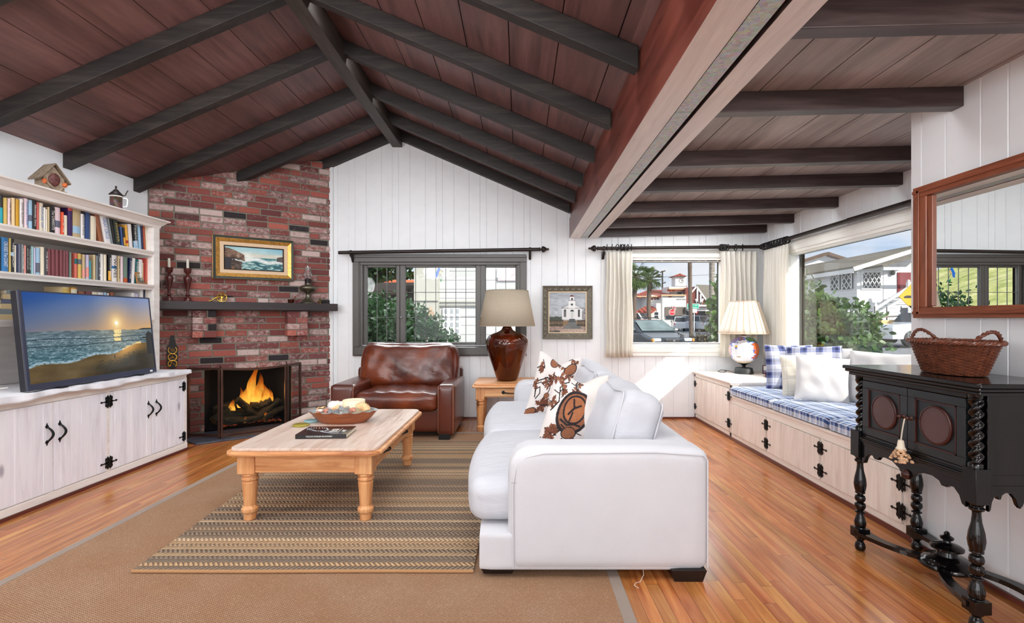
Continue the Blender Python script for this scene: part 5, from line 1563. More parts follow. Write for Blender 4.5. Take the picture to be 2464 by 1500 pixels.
# jute rug with braided stripes running across
g = G('striped_jute_rug'); v = g.co(); sp = g.n('SeparateXYZ', Vector=v)
per = .034
row_ = g.math('DIVIDE', sp.outputs[1], per); ri = g.math('FLOOR', row_); rf_ = g.math('FRACT', row_)
wnr = g.n('TexWhiteNoise', {'noise_dimensions': '1D'}, W=ri).outputs['Value']
sgn = g.math('SUBTRACT', g.math('MULTIPLY', g.math('FRACT', g.math('MULTIPLY', ri, .5)), 4.0), 1.0)
chev = g.math('SINE', g.math('MULTIPLY', g.math('ADD', sp.outputs[0], g.math('MULTIPLY', g.math('MULTIPLY', rf_, sgn), .028)), 260.0))
base = g.ramp(wnr, [(.0, L(150, 134, 118)), (.22, L(222, 182, 138)), (.42, L(186, 158, 128)), (.6, L(228, 198, 162)), (.78, L(134, 122, 110)), (.9, L(204, 172, 134))], 'CONSTANT')
n2 = g.noise(v, 130, 3); n3 = g.noise(g.co(scale=(.4, 1, 1)), 9, 3)
dark = g.math('MULTIPLY', g.ramp(chev, [(.45, 0.0), (.8, 1.0)]), g.ramp(g.math('ADD', wnr, g.math('MULTIPLY', n3, .3)), [(.35, 1.0), (.85, .55)]))
col = g.mix(dark, base, L(46, 40, 36))
col = g.mix(g.math('MULTIPLY', n2, .55), col, L(150, 118, 84), 'MIX')
sl2 = g.math('MULTIPLY', g.math('ABSOLUTE', g.math('SINE', g.math('MULTIPLY', row_, pi))), 1.0)
M['jute'] = g.bsdf(col, .95, bump=g.math('ADD', g.math('ADD', g.math('MULTIPLY', chev, .5), sl2), n2), bstr=1.0, bdist=.008)
jr = thing('jute_rug', 'striped braided jute rug laid over the sisal rug under the table', 'rug', (-1.1, 3.5, .011))
P_ = [(-1.815, 2.34), (-.215, 2.34), (-.215, 4.80), (-2.02, 4.80)]
mb = MB(); nn = 60
def jp(u, v): 
    a = Vector(P_[0]).lerp(Vector(P_[1]), u); b = Vector(P_[3]).lerp(Vector(P_[2]), u); q = a.lerp(b, v)
    return (q.x, q.y, .0215 + .002 * sin(v * 90) * .5)
mb.grid(jp, 40, 80)
for (p, q) in ((P_[0], P_[1]), (P_[1], P_[2]), (P_[2], P_[3]), (P_[3], P_[0])):
    mb.add([(p[0], p[1], .011), (q[0], q[1], .011), (q[0], q[1], .0215), (p[0], p[1], .0215)], [(0, 1, 2, 3)])
mb.build('braided_field', M['jute'], jr)
MB().tube([(-1.815, 2.335, .018), (-1.3, 2.332, .018), (-.7, 2.337, .018), (-.215, 2.335, .018)], .008, 8).build('hem', fabric('tan_hem_cord', L(170, 126, 84), wr=.05), jr)
# ================================================================ coffee table
ct = thing('coffee_table', 'low pine coffee table with turned legs and a bleached top', 'coffee table', (-1.25, 3.48, .0225))
def rr_rect(x0, x1, y0, y1, r, n=5):
    P = []
    for cx, cy, a0 in ((x1 - r, y0 + r, -pi / 2), (x1 - r, y1 - r, 0), (x0 + r, y1 - r, pi / 2), (x0 + r, y0 + r, pi)):
        for i in range(n + 1): a = a0 + pi / 2 * i / n; P.append((cx + cos(a) * r, cy + sin(a) * r))
    return P
TX0, TX1, TY0, TY1 = -1.695, -.795, 2.83, 4.13
mb = MB().prism(rr_rect(TX0 + .022, TX1 - .022, TY0 + .022, TY1 - .022, .06), 'z', .442, .458)
mb.build('table_top', M['pine_top'], ct, bevel=.003)
MB().prism(rr_rect(TX0, TX1, TY0, TY1, .075), 'z', .414, .442).build('moulded_edge', M['pine'], ct, bevel=.010)
ax0, ax1, ay0, ay1 = TX0 + .06, TX1 - .06, TY0 + .055, TY1 - .055
bw_ = .10
for ya in (ay0 + .008, ay1 - .035): MB().box(ax0 + bw_, ax1 - bw_, ya, ya + .027, .308, .414).build('apron', M['pine'], ct, bevel=.002)
MB().box(ax0 + .008, ax0 + .035, ay0 + bw_, ay1 - bw_, .308, .414).build('apron', M['pine_y'], ct, bevel=.002)
mb = MB().box(ax1 - .035, ax1 - .010, ay0 + bw_, ay1 - bw_, .308, .414); mb.build('apron', M['pine_y'], ct, bevel=.002)
for (a, b) in ((ay0 + .13, ay0 + .52), (ay0 + .58, ay1 - .14)):
    dw = MB().box(ax1 - .030, ax1 - .004, a, b, .322, .404).build('drawer', M['pine_y'], ct, bevel=.003)
    mb = MB(); m = (a + b) / 2; zc = .362; xx = ax1 - .004
    for s in (-1, 1): mb.lathe([(.013, 0), (.014, .002), (.008, .004), (.006, .012)], 10, c=(xx, m + s * .05, zc), axis='x')
    mb.tube([(xx + .008 + .020 * sin(pi * t), m - .05 + .1 * t, zc) for t in [i / 10 for i in range(11)]], .0055, 8)
    mb.build('bail_handle', M['iron'], dw)
for (x, y) in ((ax0 + .05, ay0 + .05), (ax1 - .05, ay0 + .05), (ax0 + .05, ay1 - .05), (ax1 - .05, ay1 - .05)):
    mb = MB().box(x - .05, x + .05, y - .05, y + .05, .300, .414)
    mb.lathe([(.030, .0225), (.032, .026), (.036, .06), (.046, .075), (.047, .092), (.040, .098), (.034, .108), (.037, .16), (.043, .235), (.044, .246), (.036, .252), (.046, .259), (.047, .270), (.040, .275), (.040, .281), (.047, .286), (.047, .296), (.040, .301)], 16, c=(x, y, 0), smooth=False)
    mb.build('leg', M['pine_z'], ct, bevel=.002)
# bowl on the table
bwl = thing('wooden_bowl', 'oval carved wooden bowl of shells on the coffee table', 'bowl', (-1.27, 3.60, .4585))
M['bowlw'] = wood('carved_bowl_wood', L(112, 56, 30), L(146, 80, 46), L(168, 100, 62), axis='x', scale=1.4, rough=.35, bump=.1)
M['bowlrim'] = plain('grey_painted_rim', L(150, 154, 152), .4, nv=.1)
RX_, RY_ = .245, .15
def bowlP(u, w, inner=False):
    a = 2 * pi * u
    hz_ = .085 * w
    k = (.66 + .34 * w ** .8) * (.90 if inner else 1)
    zz_ = hz_ if not inner else .014 + .071 * w
    rip = .004 * sin(a * 14) if (w > .9 and sin(a) < -.1 and not inner) else 0
    return Vector((cos(a) * RX_ * k, sin(a) * RY_ * k + rip, zz_ + (rip if w > .9 else 0)))
mb = MB().grid(lambda u, w: bowlP(u, w), 48, 6, cu=True); mb.add([bowlP(i / 48, 0) for i in range(48)], [tuple(range(48))[::-1]])
mb.build('bowl_body', M['bowlw'], bwl, rel=False)
mb = MB().grid(lambda u, w: bowlP(u, 1).lerp(bowlP(u, 1, True), w), 48, 2, cu=True); mb.grid(lambda u, w: bowlP(u, 1 - w, True), 48, 6, cu=True); mb.add([bowlP(i / 48, 0, True) for i in range(48)], [tuple(range(48))])
mb.build('rim_and_inside', M['bowlrim'], bwl, rel=False)
bo = Vector(bwl.location)
cd = thing('pillar_candle', 'thick ivory pillar candle standing in the shell bowl', 'candle', (bo.x + .068, bo.y + .02, bo.z + .016))
MB().lathe([(.076, 0), (.079, .004), (.079, .135), (.076, .139), (.02, .135), (.004, .134)], 36).build('wax', plain('ivory_wax', L(240, 226, 192), .45, Subsurface_Weight=.4, Subsurface_Radius=(.02, .012, .006)), cd, rel=False)
M['shell_w'] = plain('white_shell', L(232, 226, 218), .35, nv=.1, ns=30); M['shell_o'] = plain('peach_shell', L(236, 190, 140), .35, nv=.15, ns=30); M['shell_p'] = plain('rosy_brown_shell', L(176, 116, 96), .3, nv=.2, ns=30)
def scallop(p, r, lab, mt, rot, grp='seashells in the wooden bowl'):
    def P(u, w):
        a = (u - .5) * 2.3; rad = r * w * (1 + .045 * cos(a * 26))
        return Vector((sin(a) * rad, cos(a) * rad, r * .38 * sin(pi * min(1, w * .9)) * (1 + .06 * cos(a * 26))))
    mb = MB().grid(P, 44, 8); o = mb.build('seashell', mt, loc=p, rot=rot); sf = o.modifiers.new('t', 'SOLIDIFY'); sf.thickness = .004
    return tag(o, lab, 'shell', grp)
def cone_shell(p, r, L_, lab, mt, rot, grp='seashells in the wooden bowl'):
    def P(u, w):
        a = 2 * pi * u; rad = r * (w ** .8 if w < .75 else .795 * (1 - (w - .75) / .25) ** .5 + .0) * (1 + .10 * sin(a + w * 26))
        return Vector((cos(a) * rad, sin(a) * rad, L_ * (w - .5)))
    o = MB().grid(P, 18, 26, cu=True).build('seashell', mt, loc=p, rot=rot); return tag(o, lab, 'shell', grp)
z0 = bo.z
scallop((bo.x + .15, bo.y - .055, z0 + .085), .062, 'large cream scallop shell against the candle at the right of the bowl', M['shell_o'], (radians(75), .3, radians(20)))
scallop((bo.x - .14, bo.y - .02, z0 + .10), .045, 'peach scallop shell on top at the left of the bowl', M['shell_o'], (radians(-25), 0, radians(60)))
scallop((bo.x + .085, bo.y - .085, z0 + .078), .042, 'rosy brown scallop shell at the front right of the bowl', M['shell_p'], (radians(50), 0, radians(-30)))
scallop((bo.x - .16, bo.y - .04, z0 + .072), .032, 'small white shell at the far left rim of the bowl', M['shell_w'], (radians(40), 0, radians(10)))
cone_shell((bo.x - .115, bo.y - .05, z0 + .085), .024, .075, 'rosy spiral shell left of the glass cubes', M['shell_p'], (radians(80), 0, radians(60)))
cone_shell((bo.x - .15, bo.y - .07, z0 + .078), .018, .05, 'small brown spiral shell at the left front of the bowl', M['shell_p'], (radians(85), 0, radians(-20)))
cone_shell((bo.x - .10, bo.y - .09, z0 + .074), .02, .055, 'brown and white round shell near the front of the bowl', M['shell_p'], (radians(95), 0, radians(35)))
cone_shell((bo.x - .05, bo.y - .02, z0 + .10), .03, .09, 'knobbly cream whelk shell in the middle of the bowl', M['shell_o'], (radians(80), 0, radians(85)))
g = G('clear_glass_lump'); b_ = g.t.nodes.new('ShaderNodeBsdfPrincipled'); b_.inputs['Transmission Weight'].default_value = .85; b_.inputs['Roughness'].default_value = .05; b_.inputs['Base Color'].default_value = L(240, 244, 250); g.t.links.new(b_.outputs[0], g.o.inputs[0]); M['lump'] = g.m
for i, (dx, dy, dz, s_, lab) in enumerate(((-.025, -.085, .083, .040, 'clear glass cube at the front centre of the bowl'), (.005, -.075, .10, .036, 'clear glass cube resting above the front centre one'), (.045, -.085, .085, .036, 'clear glass cube just right of the bowl centre'), (.05, -.05, .105, .034, 'clear glass cube tucked under the candle'), (-.06, -.08, .08, .034, 'clear glass cube beside the knobbly shell'))):
    rr = random.Random(i + 40)
    o = MB().box(-s_ / 2, s_ / 2, -s_ / 2, s_ / 2, -s_ / 2, s_ / 2).build('glass_cube', M['lump'], loc=(bo.x + dx, bo.y + dy, z0 + dz), rot=(rr.uniform(0, 1.5), rr.uniform(0, 1.5), rr.uniform(0, 1.5)), bevel=.003)
    tag(o, lab, 'glass cube', 'glass cubes in the wooden bowl')
for i, (dx, dy, dz, s_, lab) in enumerate(((-.07, .03, .105, .055, 'large white coral cluster at the back left of the bowl'), (-.01, .045, .11, .042, 'smaller white coral cluster behind the candle'))):
    o = MB().ball((0, 0, 0), (s_, s_ * .8, s_ * .7), 28, 18, fn=lambda d: 1 + .12 * sin(d.x * 16) * sin(d.y * 15 + 1) + .12 * sin(d.z * 17) * cos(d.x * 13)).build('coral', M['shell_w'], loc=(bo.x + dx, bo.y + dy, z0 + dz)); tag(o, lab, 'coral', 'coral clusters in the wooden bowl')
M['coaster'] = plain('olive_glass_coaster', L(150, 138, 56), .2, nv=.15); M['coaster_b'] = plain('pale_blue_coaster', L(140, 184, 190), .25, nv=.1)
t = thing('coaster', 'olive glass coaster left of the bowl', 'coaster', (-1.515, 3.46, .4585)); MB().lathe([(.05, 0), (.056, .003), (.056, .010), (.05, .013), (.01, .011)], 28).build('disc', M['coaster'], t, rel=False)
t = thing('coaster', 'pale blue coaster partly behind the bowl', 'coaster', (-1.50, 3.60, .4585)); MB().lathe([(.05, 0), (.054, .003), (.054, .009), (.05, .012), (.01, .010)], 28).build('disc', M['coaster_b'], t, rel=False)
# art book
bk = thing('art_book', 'glossy black art book lying on the coffee table before the bowl', 'book', (-1.235, 3.20, .4585), radians(3))
M['gloss_black'] = plain('glossy_black_cover', L(20, 18, 22), .12, nv=.2)
mb = MB().box(-.155, .155, -.115, .115, 0, .003); mb.box(-.155, .155, -.115, .115, .025, .028); mb.box(-.155, .155, -.117, -.113, 0, .028)
mb.build('cover', M['gloss_black'], bk, rel=False, bevel=.001)
MB().box(-.152, .152, -.112, .112, .003, .025).build('pages', M['pages'], bk, rel=False)
mb = MB()
ch = [(-.14, .05), (-.12, .062), (-.09, .066), (-.05, .064), (-.02, .055), (-.01, .035), (0, .02), (.005, 0), (-.005, -.02), (-.03, -.03), (-.06, -.025), (-.08, -.01), (-.10, .01), (-.12, .02), (-.14, .015)]
for a, b in zip(ch[:-1], ch[1:]):
    for q in (0, .5): mb.ball((a[0] + (b[0] - a[0]) * q, a[1] + (b[1] - a[1]) * q, .029), (.005, .005, .002), 8, 4)
for a, b in zip([(-.03, -.03), (-.01, -.05), (.01, -.062), (.03, -.066)], [(-.01, -.05), (.01, -.062), (.03, -.066), (.05, -.06)]):
    for q in (0, .33, .66): mb.ball((a[0] + (b[0] - a[0]) * q, a[1] + (b[1] - a[1]) * q, .029), (.007, .006, .002), 8, 4)
mb.build('bead_chain_print', plain('silver_print', L(186, 190, 196), .35), bk, rel=False)
writing('USI', .062, M['ink_w'], bk, Matrix.Translation((.055, -.01, .0283)) @ Matrix.Rotation(pi / 2, 4, 'Z'), 'cover_title', ext=.0003)
writing('ART', .03, M['ink_w'], bk, Matrix.Translation((.115, -.02, .0283)) @ Matrix.Rotation(pi / 2, 4, 'Z'), 'cover_subtitle', ext=.0003)
MB().box(.084, .086, -.07, .055, .028, .0284).build('title_rule', M['ink_w'], bk, rel=False)
writing('CATALOGUE OF JEWELLERY AND ADORNMENT', .012, M['ink_w'], bk, Matrix.Translation((-.01, -.1172, .014)) @ Matrix.Rotation(pi / 2, 4, 'X'), 'spine_lettering', ext=.0002, maxw=.16)
# ================================================================ leather armchair
ac = thing('leather_armchair', 'wide brown leather armchair with black block feet', 'armchair', (-1.24, 5.35, 0))
ax, bx2, fy, by = -1.865, -.64, 4.88, 5.84
def arm(x0, x1):
    return MB().soft(((x0 + x1) / 2, (fy + by) / 2, .30), (x1 - x0, by - fy - .03, .50), .035, 14, (.004, .008, .008))
for (x0, x1) in ((ax, ax + .245), (bx2 - .17, bx2)):
    a = arm(x0, x1).build('arm', M['leather_s'], ac)
    mb = MB()
    for xx in (x0 + .012, x1 - .012): mb.tube([(xx, fy + .012, .08), (xx, fy + .010, .5), (xx, fy + .03, .538), (xx, by - .05, .540)], .003, 6)
    mb.build('seam', plain('tan_seam', L(150, 96, 70), .4), a)
MB().soft(((ax + bx2) / 2 + .03, (fy + by) / 2 + .05, .20), (bx2 - ax - .36, by - fy - .08, .27), .03, 10, (0, .006, 0)).build('seat_base', M['leather_s'], ac)
MB().soft(((ax + bx2) / 2 + .035, fy + .38, .375), (bx2 - ax - .40, .74, .175), .055, 18, (.0, .02, .035), fn=lambda p: (p[0], p[1], p[2] + (.006 * sin(p[0] * 40 + p[1] * 9) * max(0, p[2]) / .09) * (1 if p[1] < .1 else .3))).build('seat_cushion', M['leather'], ac)
MB().soft(((ax + bx2) / 2, by - .07, .36), (bx2 - ax - .02, .15, .60), .05, 10, (0, .01, 0)).build('back_frame', M['leather_s'], ac)
def bcf(p):
    x, y, z = p
    z2 = z + .02 * (x / .5) ** 2 * (1 if z > 0 else 0) - (.012 if z > .1 else 0)
    x2 = x * (1.0 + .0 * z) + (.0)
    return (x2 * (1 - .05 * (z > .0) * (z / .25) ** 2), y + .008 * sin(x * 17 + z * 23) + .006 * sin(x * 31 - z * 14) * (1 if y < 0 else .2), z2)
mbk = MB().soft((0, 0, 0), (1.06, .26, .52), .09, 22, (.02, .07, .01), fn=bcf)
mbk.xf(Matrix.Translation(((ax + bx2) / 2 + .03, by - .235, .665)) @ Matrix.Rotation(radians(-13), 4, 'X'))
bc_ = mbk.build('back_cushion', M['leather'], ac)
for (x, y) in ((ax + .10, fy + .07), (bx2 - .10, fy + .07), (ax + .10, by - .08), (bx2 - .10, by - .08)):
    z_f = .0112 if y < 5.2 else .001
    MB().box(x - .055, x + .055, y - .05, y + .05, z_f, .07).build('foot', M['black'], ac, bevel=.003)
# ================================================================ end table and big glass lamp
et = thing('end_table', 'waxed pine end table with one drawer under the amber lamp', 'end table', (-.12, 5.5, 0))
EX0, EX1, EY0, EY1 = -.50, .36, 5.20, 5.86
MB().prism(rr_rect(EX0, EX1, EY0, EY1, .04), 'z', .478, .500).build('moulded_edge', M['pine'], et, bevel=.008)
MB().prism(rr_rect(EX0 + .02, EX1 - .02, EY0 + .02, EY1 - .02, .04), 'z', .500, .518).build('table_top', M['pine'], et, bevel=.004)
MB().box(EX0 + .05, EX1 - .05, EY0 + .055, EY1 - .04, .375, .478).build('apron', M['pine'], et, bevel=.002)
dw = MB().box(EX0 + .13, EX1 - .13, EY0 + .040, EY0 + .056, .388, .468).build('drawer', M['pine'], et, bevel=.003)
mb = MB()
for x in (-.17, .03): mb.lathe([(.018, 0), (.018, -.003), (.008, -.006), (.006, -.022)], 12, c=(x, EY0 + .040, .428), axis='y')
mb.tube([(-.17 + .2 * i / 10, EY0 + .018 - .006 * sin(pi * i / 10), .428 - .008 * sin(pi * i / 10)) for i in range(11)], [.008 - .003 * sin(pi * i / 10) for i in range(11)], 8)
mb.build('pull_handle', M['iron'], dw)
for (x, y) in ((EX0 + .085, EY0 + .08), (EX1 - .085, EY0 + .08), (EX0 + .085, EY1 - .08), (EX1 - .085, EY1 - .08)):
    mb = MB().box(x - .045, x + .045, y - .04, y + .04, .35, .478)
    zb_ = .0115 if y < 5.25 else .001
    mb.lathe([(.026, .002), (.030, .03), (.038, .05), (.040, .065), (.030, .075), (.034, .14), (.042, .27), (.043, .285), (.034, .292), (.044, .30), (.044, .315), (.036, .32), (.036, .328), (.045, .334), (.045, .347), (.038, .352)], 18, c=(x, y, 0))
    mb.build('leg', M['pine_z'], et, bevel=.002)
lp = thing('table_lamp', 'large amber glass jar lamp with an oatmeal drum shade', 'lamp', (-.138, 5.54, .518))
g = G('amber_bottle_glass'); gg = g.noise(g.co(scale=(1, 1, .5)), 5, 3, .5, 1)
M['amber'] = g.bsdf(g.ramp(gg, [(.3, L(88, 30, 8)), (.7, L(170, 78, 20))]), .04, Transmission_Weight=.82, IOR=1.25, Specular_IOR_Level=.7, Coat_Weight=.6, Coat_Roughness=.02)
jar = [(.02, .0), (.100, .0), (.112, .006), (.118, .02), (.150, .12), (.185, .22), (.222, .33), (.236, .40), (.232, .45), (.205, .495), (.15, .525), (.10, .54), (.065, .56), (.046, .595), (.040, .64)]
ji = [(max(.005, r - .008), z + (.012 if z < .1 else 0)) for r, z in jar]
def open_lathe(mb, prof, seg=40, c=(0, 0, 0)):
    n0 = len(mb.f); mb.lathe(prof, seg, c); mb.f = mb.f[:-2]; mb.mi = mb.mi[:-2]; mb.sm = mb.sm[:-2]; return mb
mb = open_lathe(MB(), jar + ji[::-1] + [jar[0]], 48)
mb.build('glass_jar', M['amber'], lp, rel=False)
MB().lathe([(.042, .632), (.046, .636), (.046, .650), (.018, .654), (.014, .70), (.020, .705), (.020, .76), (.012, .77)], 24).build('lamp_neck', M['dark_metal'], lp, rel=False)
g = G('oatmeal_linen_shade'); n_ = g.noise(g.co(scale=(1, 1, 6)), 60, 3, .6); n2_ = g.noise(g.co(scale=(6, 6, .4)), 60, 3, .6)
c_ = g.ramp(g.math('MULTIPLY', g.math('ADD', n_, n2_), .5), [(.35, L(178, 164, 144)), (.65, L(206, 194, 174))])
b_ = g.n('BsdfDiffuse', Color=c_); t_ = g.n('BsdfTranslucent', Color=L(220, 206, 184)); mx = g.n('MixShader', i0=.25, i1=b_.outputs[0], i2=t_.outputs[0]); g.t.links.new(mx.outputs[0], g.o.inputs[0]); M['shade'] = g.m
mb = open_lathe(MB(), [(.312, .605), (.236, .995)], 56)
sh = mb.build('lamp_shade', M['shade'], lp, rel=False); sf = sh.modifiers.new('t', 'SOLIDIFY'); sf.thickness = .003
mb = MB()
for z_, r_ in ((.606, .313), (.994, .237)): mb.tube([(cos(a) * r_, sin(a) * r_, z_) for a in [2 * pi * i / 56 for i in range(56)]], .003, 6, closed=True)
for q in range(3): a = q * 2 * pi / 3; mb.tube([(0, 0, .985), (cos(a) * .235, sin(a) * .235, .99)], .002, 4)
mb.tube([(0, 0, .75), (0, 0, .99)], .003, 6)
mb.build('shade_rings', M['shade'], sh, rel=False)
# ================================================================ sofa
so = thing('sofa', 'large white slipcovered sofa with dark block feet', 'sofa', (.35, 3.55, 0))
SY0, SY1 = 2.275, 4.90
SXF, SXB = -.05, .872
AT = .20
M['foot'] = plain('dark_stained_foot', L(20, 12, 12), .35)
def armf(p): return p
for (y0, y1) in ((SY0, SY0 + AT), (SY1 - AT, SY1)):
    mb = MB().soft(((SXF + SXB) / 2, (y0 + y1) / 2, .325), (SXB - SXF, y1 - y0, .565), .05, 16, (.004, .004, .004))
    # front top corner of the arm is rounded in side view, the back one slopes a little
    for i, p in enumerate(mb.v):
        x, y, z = p
        fx = max(0, (SXF + .12 - x) / .12); dz = .0
        if z > .45: dz = .055 * fx ** 2.2
        bx_ = max(0, (x - (SXB - .25)) / .25); dz2 = .012 * bx_ if z > .4 else 0
        mb.v[i] = (x, y, z - dz - dz2 + (.004 if z > .5 else 0))
    a = mb.build('arm', M['slip'], so)
    mb = MB(); yy_ = y0 + .022 if y0 < 3 else y0 + .022
    pts = [(SXF + .022, yy_ - .018, .06), (SXF + .020, yy_ - .018, .44), (SXF + .035, yy_ - .018, .515), (SXF + .08, yy_ - .018, .565), (SXF + .16, yy_ - .018, .585), (SXB - .25, yy_ - .018, .590), (SXB - .03, yy_ - .018, .575), (SXB - .012, yy_ - .018, .555), (SXB - .012, yy_ - .018, .06)]
    mb.tube(pts, .0035, 6); mb.build('piping', M['slip'], a)
MB().soft((.0, 0, 0), (.01, .01, .01), .001, 1)
mb = MB().soft(((-.19 + .75) / 2, (SY0 + SY1) / 2, .13), (.94, SY1 - SY0 - .02, .175), .02, 12, (.004, .0, 0))
mb.build('base', M['slip'], so)
mb = MB().soft((SXB - .11, (SY0 + SY1) / 2, .315), (.22, SY1 - SY0 - .1, .555), .05, 14, (.004, 0, .006)); mb.build('back_frame', M['slip'], so)
# seat cushions with a rounded front
ym = 3.50
def seat(y0, y1, nm):
    W_, D_ = y1 - y0, .78
    def fn(p):
        x, y, z = p
        w = 1 - (2 * y / W_) ** 2
        cr = .06 * w * (1 - (2 * x / D_) ** 2) if z > 0 else 0
        if x < -D_ / 2 + .16:
            x -= .05 * w
        pk = .0035 * sin(y * 60 + 3 * sin(x * 9)) * (1 if z > 0 else 0) * max(0, 1 - abs(abs(2 * y / W_) - .8) * 2.2)
        return (x, y, z + cr + pk)
    mb = MB().soft((0, 0, 0), (D_, W_, .20), .07, 26, (.0, .004, .0), fn=fn)
    mb.xf(Matrix.Translation(((-.235 + D_ / 2), (y0 + y1) / 2, .322)))
    return mb.build(nm, M['slip_w'], so)
seat(SY0 + .10, ym - .003, 'seat_cushion'); seat(ym + .003, SY1 - .16, 'seat_cushion')
# loose back cushions
def backc(y0, y1, top, lean, x, th=.26, seed=1, h=.52):
    W_ = y1 - y0
    def fn(p):
        x_, y, z = p
        c1 = abs(2 * y / W_); s = 1
        z2 = z + .012 * c1 ** 3 * (z > 0) - .0 * (z > 0) * (1 - c1 ** 2) + .008 * sin(y * 13 + seed)
        return (x_ + .007 * sin(y * 9 + z * 11 + seed) + .004 * sin(z * 30 + y * 7), y + .008 * sin(z * 9 + seed), z2)
    mb = MB().soft((0, 0, 0), (th, W_, h), .085, 22, (.04, .012, .02), fn=fn)
    mb.xf(Matrix.Translation((x, (y0 + y1) / 2, top - h / 2)) @ Matrix.Rotation(radians(lean), 4, 'Y'))
    o = mb.build('back_cushion', M['slip_c'], so)
    for s_ in (-1, 1):
        q = MB(); e = (th / 2 - .022, W_ / 2 - .024, h / 2 - .022)
        P = [Vector(fn(Vector(p))) for p in [(s_ * e[0], -e[1], -e[2] * .6), (s_ * e[0], -e[1], e[2] - .02), (s_ * e[0], -e[1] + .02, e[2])] + [(s_ * e[0], -e[1] + 2 * e[1] * i / 10, e[2] + .004) for i in range(1, 10)] + [(s_ * e[0], e[1] - .02, e[2]), (s_ * e[0], e[1], e[2] - .02), (s_ * e[0], e[1], -e[2] * .6)]]
        q.tube(P, .004, 6); q.xf(Matrix.Translation((x, (y0 + y1) / 2, top - h / 2)) @ Matrix.Rotation(radians(lean), 4, 'Y')); q.build('piping', M['slip'], o)
    return o
backc(2.50, 3.50, .81, 17, .57, seed=1, h=.46, th=.25)
backc(3.50, 4.68, .82, 17, .56, seed=4, h=.46, th=.25)
for (x, y) in ((-.10, SY0 + .08), (SXB - .10, SY0 + .05), (-.10, SY1 - .1), (SXB - .10, SY1 - .1)):
    zf = (.0225 if (x < 0 and y > 2.33 and y < 4.8) else .0115) if x < .46 else .001
    MB().hexa([(x - .065, y - .05, zf), (x + .065, y - .05, zf), (x + .065, y + .05, zf), (x - .065, y + .05, zf), (x - .08, y - .06, .055), (x + .08, y - .06, .055), (x + .08, y + .06, .055), (x - .08, y + .06, .055)]).build('foot', M['foot'], so)
